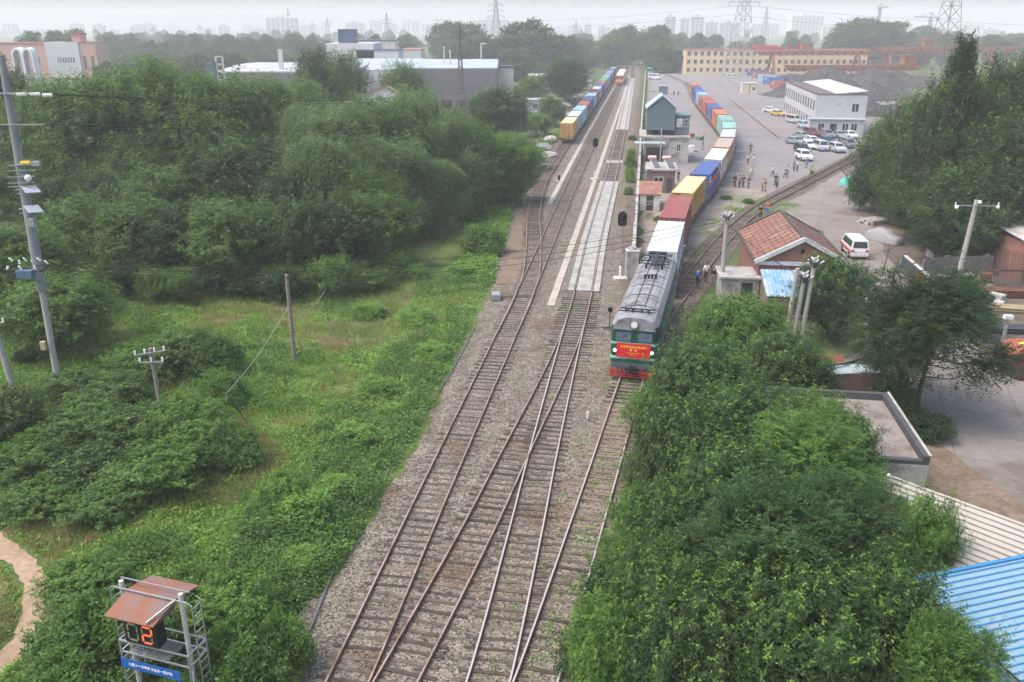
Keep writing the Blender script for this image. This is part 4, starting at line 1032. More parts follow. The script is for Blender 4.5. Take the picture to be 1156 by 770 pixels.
def corrugated(name, A, B, C, D, mat, pitch, depth, parent=None, amp=2):
    """sheet A-B (eave) D-C (ridge): ribs run from AB to DC; folds spaced along AB"""
    A, B, C, D = map(Vector, (A, B, C, D)); n = int((B - A).length / pitch); nr = (B - A).cross(D - A).normalized()
    if nr.z < 0: nr = -nr
    vs = []; fs = []; c = 0
    for i in range(n):
        for f, h in ((0, 0), (.55, 0), (.66, 1), (.88, 1)):
            u = (i + f) / n; vs += [A.lerp(B, u) + nr * depth * h, D.lerp(C, u) + nr * depth * h]
    vs += [B, C]
    for i in range(len(vs) // 2 - 1): fs.append((2 * i, 2 * i + 2, 2 * i + 3, 2 * i + 1))
    low = len(vs); vs += [A - nr * .04, B - nr * .04, C - nr * .04, D - nr * .04]; fs.append((low, low + 1, low + 2, low + 3))
    return MB(mat).add(vs, fs).build(name, parent)
lt = thing('blue_lean_to', 'lean to with faded blue sheet roof against the gable of the red roofed house', 'shed', fo, rz)
corrugated('roof', (-HW + .4, -4.2, 1.9), (2.6, -4.2, 1.9), (2.6, -.15, 3.0), (-HW + .4, -.15, 3.0), BLUES, .3, .04, lt)
MB(BRICKG).ext([(-4.1, 0), (-.2, 0), (-.2, 2.85), (-4.1, 1.8)], -HW + .5, 2.5, 'x').build('wall', lt)
q = at(833, 343); t = thing('grey_outhouse', 'small grey flat roofed outhouse with dark window beside the branch track', 'shed', (q.x, q.y, 0), rz)
MB(PLAST).box(-1.5, 1.6, 0, 3.2, 0, 2.2).build('wall', t); MB(CONC).box(-1.75, 1.85, -.25, 3.4, 2.2, 2.36).build('roof', t); window(t, .2, 1.0, 0, .9, 1.8, -1, DARKSTEEL, 0)

# ------------------------------------------------------------------ roofs at the bottom right
q = at(1002, 446, 3.3); q2 = at(1050, 519, 3.3); dv = (q2 - q); dv.z = 0; L_ = dv.length; rz = yaw(q2, q)
t = thing('flat_roof_building', 'grey building with bare flat roof and dark parapet beside the bushy trees', 'building', (q2.x, q2.y, 0), rz)
RFC = M('bare_roof_screed', (.24, .215, .19), .93, .14, .8, dirt=(.14, .115, .10), damt=.55)
MB(CONC).box(-6.5, 0, 0, L_, 0, 3.0).build('wall', t); MB(RFC).box(-6.25, -.3, .3, L_ - .3, 3.0, 3.08).build('roof', t)
pr = MB(M('dark_parapet_cap', (.06, .06, .062), .8)); pr.box(-.3, 0, 0, L_, 3.003, 3.45); pr.box(-6.5, -.303, L_ - .28, L_, 3.003, 3.45); pr.box(-6.5, -.303, 0, .28, 3.003, 3.2); pr.box(-6.5, -6.22, .283, L_ - .283, 3.003, 3.45); pr.build('parapet', t)
cp_ = MB(CONC); cp_.box(-.06, .06, 0, L_, 3.453, 3.5); cp_.build('coping', t)
CRR = M('cream_roof_sheet', (.38, .355, .31), .6, .07, .5, dirt=(.42, .38, .32), damt=.25)
t = thing('cream_roof_shed', 'large shed with cream ribbed roof behind the blue roof at the right edge', 'shed', at(1080, 640, 0))
o = t.location
a1, a2 = at(1004, 536, 4.3), at(1175, 598, 4.3); b1, b2 = at(1000, 668, 3.6), at(1180, 640, 3.6)
dx = (a2 - a1); dy = Vector((-dx.y, dx.x, 0)).normalized() * -1
b1 = a1 + dy * 7.2 - Vector((0, 0, .9)); b2 = a2 + dy * 7.2 - Vector((0, 0, .9)); 
corrugated('roof', b1 - o, a1 - o, a2 - o, b2 - o, CRR, .33, .035, t)
w_ = MB(PALE)
for u, v in ((a1, a2), (a2, b2), (b2, b1), (b1, a1)):
    u, v = u - o, v - o; w_.add([(u.x, u.y, 0), (v.x, v.y, 0), (v.x, v.y, v.z - .12), (u.x, u.y, u.z - .12)], [(0, 1, 2, 3)])
w_.build('wall', t); eg = MB(WHITE); eg.bar(a1 - o, b1 - o, .12, .12); eg.build('verge', t)
rb = MB(M('cream_roof_rib_shade', (.30, .28, .24), .7)); nr = (a2 - a1).cross(dy).normalized(); nr = nr if nr.z > 0 else -nr; nb = int((b1 - a1).length / .33)  # bars darker than the sheet, rib shade put into their colour
for i in range(nb): f = (i + .6) / nb; rb.bar(a1.lerp(b1, f) - o + nr * .045, a2.lerp(b2, f) - o + nr * .045, .045, .03)
rb.build('roof_ribs', t)
BLR = M('bright_blue_roof', (.19, .33, .41), .6, .08, .5, dirt=(.24, .34, .39), damt=.5); BLD = M('blue_roof_rib', (.04, .2, .4), .5)
t = thing('blue_roof_shed', 'shed with bright blue ribbed roof in the bottom right corner', 'shed', at(1110, 760, 0)); o = t.location
a1, a2 = at(1030, 655, 4.6), at(1180, 624, 4.6); dx = (a2 - a1); dy = Vector((dx.y, -dx.x, 0)).normalized()
b1 = a1 + dy * 10 - Vector((0, 0, .7)); b2 = a2 + dy * 10 - Vector((0, 0, .7))
corrugated('roof', a1 - o, b1 - o, b2 - o, a2 - o, BLR, .27, .02, t)
rb = MB(BLD); nb = int((b1 - a1).length / .27); nr = dx.cross(dy).normalized(); nr = nr if nr.z > 0 else -nr
for i in range(nb): 
    f = (i + .77) / nb; rb.bar(a1.lerp(b1, f) - o + nr * .04, a2.lerp(b2, f) - o + nr * .04, .05, .03)
rb.build('roof_ribs', t); w_ = MB(BLUES)
for u, v in ((a1, a2), (a2, b2), (b2, b1), (b1, a1)):
    u, v = u - o, v - o; w_.add([(u.x, u.y, 0), (v.x, v.y, 0), (v.x, v.y, v.z - .1), (u.x, u.y, u.z - .1)], [(0, 1, 2, 3)])
w_.build('wall', t); eg = MB(BLD); eg.bar(a1 - o, a2 - o, .14, .14); eg.build('ridge_cap', t)
# patched sheets, wheelie bin and low brick wall by the road trees
t = thing('patched_lean_to', 'low lean to roofed with grey sheets weighted by planks beside the dark tree', 'shed', at(955, 442)); 
MB(BRICKG).box(-1.6, 1.8, -1.2, 1.4, 0, 1.7).build('wall', t)
for i, (x, y, m_, a_) in enumerate(((-.8, -.5, TINR, .1), (.9, -.4, TINR, -.12), (-.6, .9, RUST, .2), (1.0, .9, WOODS, -.3))):
    MB(m_).box(-1, 1, -.75, .75, 0, .04).build('roof_sheet', t, (x, y, 1.72 + i * .045), a_)
mb = MB(SLW); mb.box(-1.4, 1.2, -.08, .08, 0, .08); mb.build('plank', t, (0, .2, 1.95), .5)
t = thing('wheelie_bin', 'dark wheelie bin standing by the roadside trees', 'bin', at(993, 421)); bn_ = M('bin_plastic', (.03, .04, .04), .5)
MB(bn_).ext([(-.27, .08), (.27, .08), (.33, 1.0), (-.33, 1.0)], -.35, .35).build('body', t); MB(bn_).box(-.36, .36, -.4, .38, 1.003, 1.08).build('lid', t)
mb = MB(BLACK)
for s in (-1, 1): mb.tube([(s * .27, .3, .1), (s * .33, .3, .1)], .1, 10)
mb.build('wheel', t)
polywall('brick_kerb', 'low broken brick wall beside the wheelie bin', [at(977, 418), at(985, 440), at(990, 456)], .7, .25, BRICKG)
t = thing('stone_bollard', 'small pale round topped bollard under the roadside tree', 'bollard', at(1004, 441)); MB(PALE).tube([(0, 0, 0), (0, 0, .45)], [.15, .14]).build('shaft', t); MB(PALE).ball((0, 0, .47), .15).build('cap', t)

# ------------------------------------------------------------------ scrap yard at the right edge
polywall('scrapyard_wall', 'low wall with pale top rail along the scrap yard beside the road', [at(1019, 303), at(1040, 322), at(1062, 345), at(1088, 368)], 1.25, .18, M('dark_board', (.05, .06, .068), .8, .2), PALE, posts=3.2)
t = polywall('board_fence', 'grey upright board fence behind the scrap piles', [at(1040, 318), at(1065, 314), at(1118, 312)], 2.0, .08, M('weathered_boards', (.16, .15, .135), .95, .3, 2, wave=('X', 4, .02)), posts=4, cat='fence')
q = at(1200, 318); t = thing('brick_workshop', 'brick workshop with corrugated roof at the right edge above the scrap', 'workshop', (q.x, q.y, 0), .18)
MB(BRICK).box(-4.4, 8, 0, 9, 0, 3.8).build('wall', t); corrugated('roof', (-4.7, -.5, 3.83), (8.3, -.5, 3.83), (8.3, 9.5, 5.4), (-4.7, 9.5, 5.4), M('pale_asbestos', (.4, .385, .36), .9, .12, 1, dirt=(.25, .22, .2), damt=.4), .35, .05, t)
MB(DARKSTEEL).box(-1.5, .6, -.05, -.003, 0, 2.6).build('door', t); window(t, 1.4, 2.6, 0, 1.4, 2.6, -1, DARKSTEEL)
q = at(1100, 302); t = thing('grey_shed', 'low grey shed with dark doorway under the poplars', 'shed', (q.x, q.y + 1.5, 0), .05); MB(PLAST).box(-2.6, 2.6, 0, 3, 0, 2.4).build('wall', t); MB(CONC).box(-2.8, 2.8, -.2, 3.2, 2.4, 2.55).build('roof', t); MB(BLACK).box(1.1, 2.1, -.05, -.003, 0, 2.0).build('doorway', t)
def beams(q, label, n, L, rz, mat, z=0, w=.12):
    t = thing('steel_stack', label, 'steel stack', (q.x, q.y, z), rz)
    for i in range(n):
        b_ = MB(mat); b_.ext([(-w, 0), (w, 0), (w, .03), (.02, .03), (.02, .2), (w, .2), (w, .23), (-w, .23), (-w, .2), (-.02, .2), (-.02, .03), (-w, .03)], -L / 2, L / 2); b_.build('beam', t, ((i % 5 - 2) * w * 2.3, random.uniform(-.3, .3), (i // 5) * .24), random.uniform(-.03, .03))
beams(at(1135, 335), 'rusty beams stacked below the brick workshop', 15, 7, 1.5, RUST); beams(at(1140, 352), 'yellowish steel trusses lying in front of the rusty beams', 10, 8, 1.35, M('old_yellow_steel', (.3, .24, .14), .8, .3)); beams(at(1142, 375), 'long dark beams lying on the scrap yard floor', 10, 9, 1.45, DARKSTEEL)
t = thing('rod_rack', 'tall rack of dark upright rods leaning on the workshop wall', 'rack', (at(1135, 322).x, at(1135, 322).y, 0))
mb = MB(DARKSTEEL)
for k in range(14): mb.tube([(-1.5 + k * .2, -.7, 0), (-1.3 + k * .22 + random.uniform(-.3, .3), .3, 2.9 + random.uniform(-.5, .3))], .03, 5)
mb.build('rods', t); MB(RUST).box(-1.8, 1.8, .25, .4, 1.2, 1.35).build('rail', t)
crate_heap(at(1050, 325), 'red frames and broken crates behind the scrap yard wall', [RUST, WOODS, REDC, PALE], 10, .8); crate_heap(at(1078, 335), 'dark machine scrap at the foot of the leaning utility pole', [DARKSTEEL, RUST, CONC], 9, .8)
crate_heap(at(1108, 345), 'grey scrap heap between pole and beams', [CONC, DARKSTEEL, RUST], 8, .7); crate_heap(at(1108, 322), 'pale bins and drums in front of the board fence', [PALE, STEEL, RUST], 6, .6)
t = thing('skip', 'rust red open skip at the right edge beside the road', 'skip', at(1157, 424), .25); t.scale = (.85, .85, .85); rr = M('skip_red', (.13, .04, .03), .8, .25, 2, dirt=(.09, .05, .04), damt=.4)
mb = MB(rr)
for s in (-1, 1): mb.ext([(-1.5, .1), (1.5, .1), (1.9, 1.5), (-1.9, 1.5)], s * .95 - .04, s * .95 + .04)
mb.add([(-1.5, -.9, .1), (-1.5, .9, .1), (-1.9, .9, 1.5), (-1.9, -.9, 1.5)], [(0, 1, 2, 3)]); mb.add([(1.5, -.9, .1), (1.5, .9, .1), (1.9, .9, 1.5), (1.9, -.9, 1.5)], [(0, 1, 2, 3)]); mb.box(-1.5, 1.5, -.9, .9, .1, .15); mb.build('tub', t)
rb = MB(RUST)
for x in (-1.2, 0, 1.2): rb.box(x - .06, x + .06, -1.05, -.993, .15, 1.48)
rb.build('rib', t)
t = thing('tarpaulin_load', 'orange covered load with yellow flash behind the red skip', 'load', at(1152, 404), .2); t.scale = (.85, .85, .85)
mb = MB(M('orange_tarp', (.3, .085, .045), .6, .2, 2, bump=.03, bsc=4)); mb.ext([(-1.3, 0), (1.3, 0), (1.25, 1.0), (.8, 1.35), (-.8, 1.35), (-1.25, 1.0)], -1.0, 1.0); mb.build('cover', t); MB(YEL).box(-.5, .9, -.3, .1, 1.353, 1.37).build('flash', t)
t = thing('gate_post', 'short white topped steel post near the skip', 'post', at(1131, 392)); MB(STEEL).tube([(0, 0, 0), (0, 0, 2.2)], .14).build('shaft', t); MB(WHITE).box(-.3, .3, -.2, .2, 2.2, 2.45).build('cap', t)
for i, (x, y) in enumerate(((996, 311), (1006, 325))):
    tag(MB(DARKSTEEL).tube([(0, 0, 0), (.25, 0, 2.6)], .05, 6).build('fence_stake', None, at(x, y)), ('far' if i == 0 else 'near') + ' thin dark leaning stake beside the road', 'stake', 'leaning stakes by the road')
t = thing('log_pile', 'pile of grey cut slabs beside the covered car', 'pile', at(985, 252), .5)
for k in range(7): MB(CONC).box(-1.4, 1.4, -.3, .3, 0, .3).build('slab', t, (random.uniform(-.2, .2), (k % 4 - 1.5) * .66, (k // 4) * .31), random.uniform(-.1, .1))
t = thing('teal_tarp_pile', 'heap under teal tarpaulin beside the branch track and poplars', 'covered heap', at(970, 209), .2)
mb = MB(M('teal_tarp', (.08, .42, .36), .55, .12, 1.5, bump=.05, bsc=3)); mb.ext([(-2.6, 0), (2.6, 0), (2.2, .9), (.9, 1.6), (-.6, 1.35), (-2.2, .8)], -1.3, 1.3); mb.build('cover', t); MB(M('blue_tarp', (.08, .25, .55), .5)).box(1.2, 2.7, -1.5, .6, .1, .95).build('bale', t)
# ------------------------------------------------------------------ utility poles, wires, number display
def insul(mb, p, d=(0, 0, 1), n=3, r=.06):
    p, d = Vector(p), Vector(d)
    for k in range(n): mb.tube([p + d * (k * .09), p + d * (k * .09 + .03), p + d * (k * .09 + .07)], [r, r * .95, r * .45], 8)
def pole(q, h, r0, r1, label, arms=(), lean=(0, 0), mat=POLEC, group=None, extra=None, cat='utility pole', name='utility_pole'):
    t = thing(name, label, cat, q, 0, group)
    top = Vector((lean[0], lean[1], h)); MB(mat).tube([(0, 0, -.2), top * .5, top], [r0, (r0 + r1) / 2, r1], 12).build('shaft', t)
    for (z, L, rz, n) in arms:
        c = top * (z / h); d = Vector((math.cos(rz), math.sin(rz), 0)); a = MB(STEEL)
        a.bar(c - d * L / 2 + Vector((0, -r1 - .03, 0)), c + d * L / 2 + Vector((0, -r1 - .03, 0)), .08); ao = a.build('crossarm', t)
        pi = MB(PORC)
        for k in range(n): insul(pi, c + d * (L * (k / (n - 1) - .5) * .94) + Vector((0, -r1 - .03, .05)))
        pi.build('insulators', ao)
    if extra: extra(t, top)
    return t
def cluster(dz):
    def f(t, top):
        for i in range(9):
            a = i * 2.4; c = top + Vector((math.cos(a) * (.26 + .08 * (i % 3)), math.sin(a) * .25, dz + .12 * (i % 4) - .2)); p = MB(PORC); insul(p, c, Vector((math.cos(a) * .8, math.sin(a) * .4, .5)).normalized(), 3, .06); p.build('insulator', t)
        a = MB(DARKSTEEL)
        for i in range(4): a.bar(top + Vector((-.55, (i - 1.5) * .12, dz - .15 + i * .05)), top + Vector((.55, (i - 1.5) * .1, dz - .05 + i * .04)), .05)
        a.box(-.16, .16, -.16, .16, -.25, .1, 0, tuple(top + Vector((0, 0, dz - .2)))); a.build('bracket', t)
    return f
pole(at(813, 337), 7.3, .2, .17, 'thick concrete pole with bunched white insulators between the train and the red roofed house', extra=cluster(-.1))
for i, (x, yt, s) in enumerate(((884, 303, 'leftmost, shortest'), (893, 308, 'middle'), (902, 291, 'rightmost, tallest'))):
    b = at(x, 396); pole(b, far(x, yt, b.y).z, .17, .14, s + ' of three concrete poles standing together before the blue lean to', lean=(.35, 0), group='three clustered concrete poles', extra=cluster(-.25) if i else None)
b = at(890, 385); t = thing('pole_tie', 'horizontal steel ties clamping the three clustered poles together', 'tie bar', (b.x, b.y - 1, 1.2)); mb = MB(STEEL); mb.bar((-.9, 0, 0), (1.3, 0, 0), .07); mb.bar((-.9, .2, 1.0), (1.4, .2, 1.0), .07); mb.build('bar', t)
b = at(1078, 328)
def bigins(t, top):
    p = MB(PORC)
    for x in (-1.75, .15, 1.75): p.ball(top + Vector((x, -.25, -.55 if abs(x) > 1 else -.15)), .17, 10, 8)
    p.build('round_insulators', t)
pole(b, 8.0, .24, .17, 'leaning concrete pole with wide crossarm and round insulators before the poplars', arms=((7.55, 3.8, -.05, 2),), lean=(.55, .2), extra=bigins)
b = at(973, 408); pole(b, 5.0, .1, .08, 'slim wooden pole with a thin crossarm beside the dark road tree', arms=((4.4, 1.3, 0, 2),), lean=(.25, 0), mat=M('old_pole_wood', (.14, .115, .095), .95, .3, 3))
b = at(186, 484); pole(b, far(181, 393, b.y).z, .135, .11, 'short weathered pole with two dark crossarms standing in the shrubs', arms=((4.75, 1.6, .5, 4), (4.2, 1.3, .1, 3)), lean=(-.12, 0), mat=M('weathered_pole', (.22, .19, .16), .95, .2, 3))
b = at(333, 412); pole(b, far(333, 310, b.y).z, .15, .125, 'bare straight pole without arms in the open grass', mat=M('weathered_pole', (.22, .19, .16), .95, .2, 3))
b = at(541, 237); pole(b, far(538, 181, b.y).z, .15, .12, 'thin bare pole among the bushes beside the curved siding')
b = at(19, 452); pole(b, 5.6, .19, .15, 'pale concrete pole cut by the left edge beside the tall camera pole', lean=(-.45, 0), arms=((5.2, 1.6, 0, 4),))
for lab, pts in (('thin leaning stick propping the white cable in the grass', ((261, 426, 0), )), ('dark slim stake by the wood edge that holds the end of the white cable', ((371, 364, 0),))):
    q = at(*pts[0]); h_ = 1.9 if 'stick' in lab else 2.6
    q = at(278, 476) if 'stick' in lab else at(371, 364); tag(MB(SLW if 'stick' in lab else RUST).tube([(0, 0, 0), (-.9 if 'stick' in lab else -.15, 0, h_)], .035, 6).build('cable_stake', None, q), lab, 'stake')
WC = M('white_cable', (.36, .36, .35), .6, .05, 3)
b = at(333, 412); cable([Vector((b.x, b.y, far(333, 344, b.y).z)), at(278, 476) + Vector((-.9, 0, 1.9)), at(221, 500, .6)], .013, 'drooping_cable', 'white cable drooping from the bare pole down into the shrubs', 'cable', WC, .35)
q = at(371, 364); cable([Vector((b.x, b.y, far(335, 348, b.y).z)), Vector((q.x - .15, q.y, 2.55))], .013, 'drooping_cable', 'white cable sagging between the bare pole and the stake at the wood edge', 'cable', WC, .7)
# tall mast at the left edge
b = at(70, 457); top = far(1, 62, b.y); t = thing('camera_mast', 'tall concrete mast with cameras, solar panels and transformer gear at the left edge', 'mast', b)
off = Vector((top.x - b.x, 0, top.z)); base = Vector((0, 0, 0))
P_ = lambda f: Vector((off.x * f, 0, off.z * f))
MB(POLEC).tube([(0, 0, -.2), P_(.2), P_(.42)], [.19, .18, .17], 12).build('lower_shaft', t); MB(M('mast_grey', (.22, .23, .235), .7, .15, 1)).tube([P_(.36), P_(.7), P_(1.0)], [.30, .25, .17], 14).build('upper_shaft', t)
def on(px_, py_): v = far(px_, py_, b.y); return Vector((v.x - b.x, 0, v.z))
for (x, y) in ((26, 192), (28, 222)): pass
for (x, y) in ((36, 214), (39, 236)):
    c = on(x, y); sp_ = MB(M('solar_panel', (.30, .33, .38), .3, .1, 6, spec=.8)); sp_.add([c + Vector(v) for v in ((-.45, -.3, .25), (.05, -.75, -.05), (.75, -.45, -.05), (.25, 0, .25))] + [c + Vector(v) for v in ((-.45, -.3, .21), (.05, -.75, -.09), (.75, -.45, -.09), (.25, 0, .21))], [(0, 1, 2, 3), (7, 6, 5, 4), (0, 4, 5, 1), (1, 5, 6, 2), (2, 6, 7, 3), (3, 7, 4, 0)]); so_ = sp_.build('solar_panel', t)
    mb = MB(STEEL); mb.bar(c + Vector((-.9, 0, 0)), c + Vector((.2, -.3, .1)), .05); mb.bar(c + Vector((-.9, 0, -.25)), c + Vector((.3, -.4, -.05)), .04); mb.build('bracket', so_)
mb = MB(STEEL)
for z, L in ((186, .9), (192, 1.0), (199, .9), (206, .9), (210, 1.0)): c = on(24, z); mb.bar(c + Vector((-.6, -.3, 0)), c + Vector((L, -.3, .05)), .04)
mb.build('brackets', t)
mb = MB(WHITE); c = on(33, 200); mb.ball(c + Vector((.1, -.3, 0)), .2); mb.bar(c + Vector((-.5, -.2, .05)), c + Vector((.1, -.3, .1)), .06); mb.build('camera_dome', t)
mb = MB(STEEL); c = on(38, 185); mb.bar(c + Vector((-.9, -.2, 0)), c + Vector((.4, -.4, .05)), .1); mb.box(.15, .55, -.5, -.25, -.05, .2, 0, tuple(c)); mb.build('camera_arm', t); MB(YEL).box(-.5, .0, -.42, -.22, .06, .2, 0, tuple(c)).build('beacon', t)
mb = MB(STEEL); c = on(40, 250); mb.box(-.16, .16, -.5, -.2, -.2, .25, 0, tuple(c)); mb.build('control_box', t)
mb = MB(STEEL); c = on(30, 105); mb.bar(c + Vector((-1.6, -.3, 0)), c + Vector((.6, -.3, 0)), .1); c = on(32, 140); mb.bar(c + Vector((-1.6, -.3, 0)), c + Vector((1.0, -.3, 0)), .06); mb.build('upper_crossarm', t)
p = MB(PORC)
for (x, y) in ((29, 106), (44, 106), (58, 107)): insul(p, on(x, y) + Vector((-.3, -.3, 0)), (1, 0, 0), 6, .11)
p.build('long_insulators', t)
c = on(36, 306); mb = MB(M('transformer_blue', (.07, .14, .2), .5)); mb.box(-.55, .35, -.75, -.3, -.25, .2, 0, tuple(c)); mb.build('transformer', t); p = MB(PORC)
for i in range(9): insul(p, c + Vector((-1.1 + i * .27, -.5 + .2 * (i % 3), .25 + .22 * ((i * 5) % 3))), Vector((random.uniform(-.6, .6), -.3, .8)).normalized(), 3, .065)
p.build('bushings', t); mb = MB(DARKSTEEL); mb.bar(c + Vector((-1.2, -.4, .15)), c + Vector((1.1, -.4, .5)), .07); mb.bar(c + Vector((-1.1, -.2, -.1)), c + Vector((1.0, -.2, .1)), .07)
for s in (-1, 1): mb.tube([c + Vector((s * .9, -.4, .5)), c + Vector((s * 1.2, -.5, .1)), c + Vector((s * 1.0, -.5, -.45)), c + Vector((s * .4, -.4, -.5))], .025, 5)
mb.build('crossarm', t); MB(M('cream_box', (.4, .33, .18), .7)).box(-.14, .14, -.45, -.2, -.25, .25, 0, tuple(on(52, 388))).build('meter_box', t)
# wires
def W(a, b, sag, label, r=.019, group='overhead wires'):
    cable([a, b], r, 'overhead_wire', label, 'wire', M('wire_dark', (.03, .03, .032), .6), sag, group, 26)
mt = lambda px_, py_: far(px_, py_, b2.y)
b2 = at(70, 457); rp = at(813, 337)
for i, (ya, yb) in enumerate(((296, 247), (299, 250), (303, 252))): W(far(46, ya, b2.y), far(808 + i * 5, yb, rp.y), 1.6 + i * .3, ('upper', 'middle', 'lower')[i] + ' of the three wires from the mast gear to the insulator pole past the train')
tp = at(893, 396)
for i, (ya, yb) in enumerate(((247, 305), (250, 309))): W(far(815 + i * 4, ya, rp.y), far(893 + i * 6, yb, tp.y), .3, ('upper', 'lower')[i] + ' short wire from the insulator pole to the three clustered poles')
W(far(893, 309, tp.y), far(1079, 245, 73.3), .8, 'wire from the three clustered poles across the road to the leaning pole')
lp = at(1078, 328)
for i, (x, y) in enumerate(((1076, 247), (1098, 245), (1121, 247))): W(far(x, y, lp.y), far(1170 + i * 12, 330 - i * 22, lp.y - 14), .5, ('left', 'middle', 'right')[i] + ' of three wires dropping rightwards from the leaning pole', .014)
for i, (ya, yb) in enumerate(((106, 99), (107, 104), (140, 131))): W(far(60 if i < 2 else 48, ya, b2.y), far(560, yb - 8, 150), 1.5, ('upper', 'second', 'lower')[i] + ' long wire from the mast top over the left wood', .022)
for i, (ya, yb) in enumerate(((402, 330), (406, 335), (410, 338), (412, 344))): W(far(166 + i * 9, ya, 45.3), far(-60, yb + 120, 38), .3, ('first', 'second', 'third', 'fourth')[i] + ' wire from the short armed pole down to the left edge', .01)
# ---- number display on two concrete posts
Lp, Rp = far(137, 658, 23.6), far(203, 668, 22.9)
rz = math.atan2(Rp.y - Lp.y, Rp.x - Lp.x); S_ = (Rp - Lp).to_2d().length; HT = (Lp.z + Rp.z) / 2
t = thing('number_display', 'trackside number display under a rusty canopy on two concrete posts with ladders and blue sign', 'display', (Lp.x, Lp.y, 0), rz)
print('display', S_, HT, math.degrees(rz))
for x in (0, S_): MB(PALE).tube([(x, 0, -.1), (x, 0, HT)], [.095, .08], 14).build('post', t)
RUSTR = M('rust_canopy', (.22, .09, .055), .8, .12, 1.2, dirt=(.16, .13, .12), damt=.42, dsc=.75)
mb = MB(RUSTR); x0, x1 = .18, S_ - .25
zr_ = HT - .32
fv = [(x0 - .1, -1.0, zr_ - .3), (x1 - .1, -1.0, zr_ - .3), (x1 + .05, 0, zr_ + .08), (x0 + .05, 0, zr_ + .08), (x1 + .2, .95, zr_ - .02), (x0 + .2, .95, zr_ - .02)]
fv += [(x, y, z - .03) for x, y, z in fv]; mb.add(fv, [(0, 1, 2, 3), (3, 2, 4, 5), (9, 8, 7, 6), (11, 10, 8, 9), (0, 6, 7, 1), (1, 7, 8, 2), (2, 8, 10, 4), (4, 10, 11, 5), (5, 11, 9, 3), (3, 9, 6, 0)])
mb.add([(x1 - .1, -1.0, zr_ - .331), (x1 - .095, -1.0, zr_ - .331), (x1 + .045, -.02, zr_ + .03), (x1 + .0, -.1, zr_ - .3)], [(0, 1, 2, 3)]); mb.build('canopy', t)
mb = MB(STEEL); zb = zr_ - .05
mb.bar((-.25, -.12, zr_ + .12), (S_ + .3, -.12, zr_ + .12), .045); mb.bar((-.2, .2, zr_ + .28), (S_ + .2, .2, zr_ + .28), .035); mb.bar((S_ - .1, -.15, zr_ + .16), (x1 - .35, -1.0, zr_ - .22), .06); mb.build('top_rail', t)
bx_ = MB(BLACK); cx = .22; dw_, dh_ = 1.3, .95; zd = zr_ - .32 - dh_
zd -= .42; bx_.box(cx, cx + dw_, -.45, -.05, zd, zd + dh_); dsp = bx_.build('display_box', t)
ON = M('lit_segment', (.85, .13, .05), .4, .03, 1, emit=.45); OFF = M('unlit_segment', (.20, .21, .14), .6, .05, 3)
SEG = {'a': (0, 1, 1, 1), 'b': (1, .5, 1, 1), 'c': (1, 0, 1, .5), 'd': (0, 0, 1, 0), 'e': (0, 0, 0, .5), 'f': (0, .5, 0, 1), 'g': (0, .5, 1, .5)}
for di, (on_, off_) in enumerate((('', 'abcdef'), ('abged', 'cf'))):
    xo = cx + .17 + di * .56; zo = zd + .14; ww, hh = .37, .62
    for s_, m_ in [(c, ON) for c in on_] + [(c, OFF) for c in off_]:
        u0, v0, u1, v1 = SEG[s_]; mb = MB(m_); k = .028
        xa, xb = sorted((xo + u0 * ww, xo + u1 * ww)); za, zb_ = sorted((zo + v0 * hh, zo + v1 * hh))
        if xa == xb: mb.box(xa - k, xa + k, -.475, -.452, za + .045, zb_ - .045)
        else: mb.box(xa + .045, xb - .045, -.475, -.452, za - k, za + k)
        mb.build('segment', dsp)
fr = MB(STEEL); z1, z2 = zd - .05, zd - .5
for z in (z1, z2):
    fr.bar((-.1, -.42, z), (S_ + .35, -.42, z), .05); fr.bar((-.1, .5, z), (S_ + .3, .5, z), .05)
    for x in (-.1, .75, S_ + .3): fr.bar((x, -.42, z), (x, .5, z), .045)
for x in (-.1, S_ + .3):
    for y in (-.42, .5): fr.bar((x, y, 0), (x, y, z1), .045)
fr.bar((-.1, -.42, z2), (.4, .5, z1), .035); fr.bar((S_ + .3, -.42, z2 - .9), (S_ - .3, .5, z2), .035); fr.build('frame', t)
gr = MB(M('grating', (.25, .26, .26), .7, .2, 4))
for k in range(15): gr.bar((.3 + k * .1, -.38, z2 + .035), (.3 + k * .1, .46, z2 + .035), .018)
for k in range(10): gr.bar((.25, -.36 + k * .09, z2 + .05), (1.8, -.36 + k * .09, z2 + .05), .015)
gr.build('platform', t)
for x, lab in ((-.32, 0), (S_ + .55, 1)):
    ld = MB(STEEL)
    for y in (-.2, .22): ld.tube([(x, y, 0), (x, y, zr_ + .1), (x + (.15 if lab == 0 else -.15), y, zr_ + .2)], .022, 6)
    for k in range(int(zr_ / .3)): ld.tube([(x, -.2, .3 + k * .3), (x, .22, .3 + k * .3)], .016, 5)
    ld.build('ladder', t)
rl = MB(RUST); rl.box(.9, 1.05, -.3, -.1, zd - .32, zd - .08); rl.build('horn', t)
SB = M('sign_blue', (.015, .10, .36), .45, .04, 1); sg = MB(SB); sg.box(.02, S_ + .05, -.62, -.6, z2 - .45, z2 - .08); sgo = sg.build('blue_sign', t)
text_mesh('心里少一点麻痹 安全多一层护栏', .145, M('sign_white', (.82, .82, .8), .5, .03, 1), sgo, ((S_ + .07) / 2, -.623, z2 - .265), (R(90), 0, 0), sx=.84)

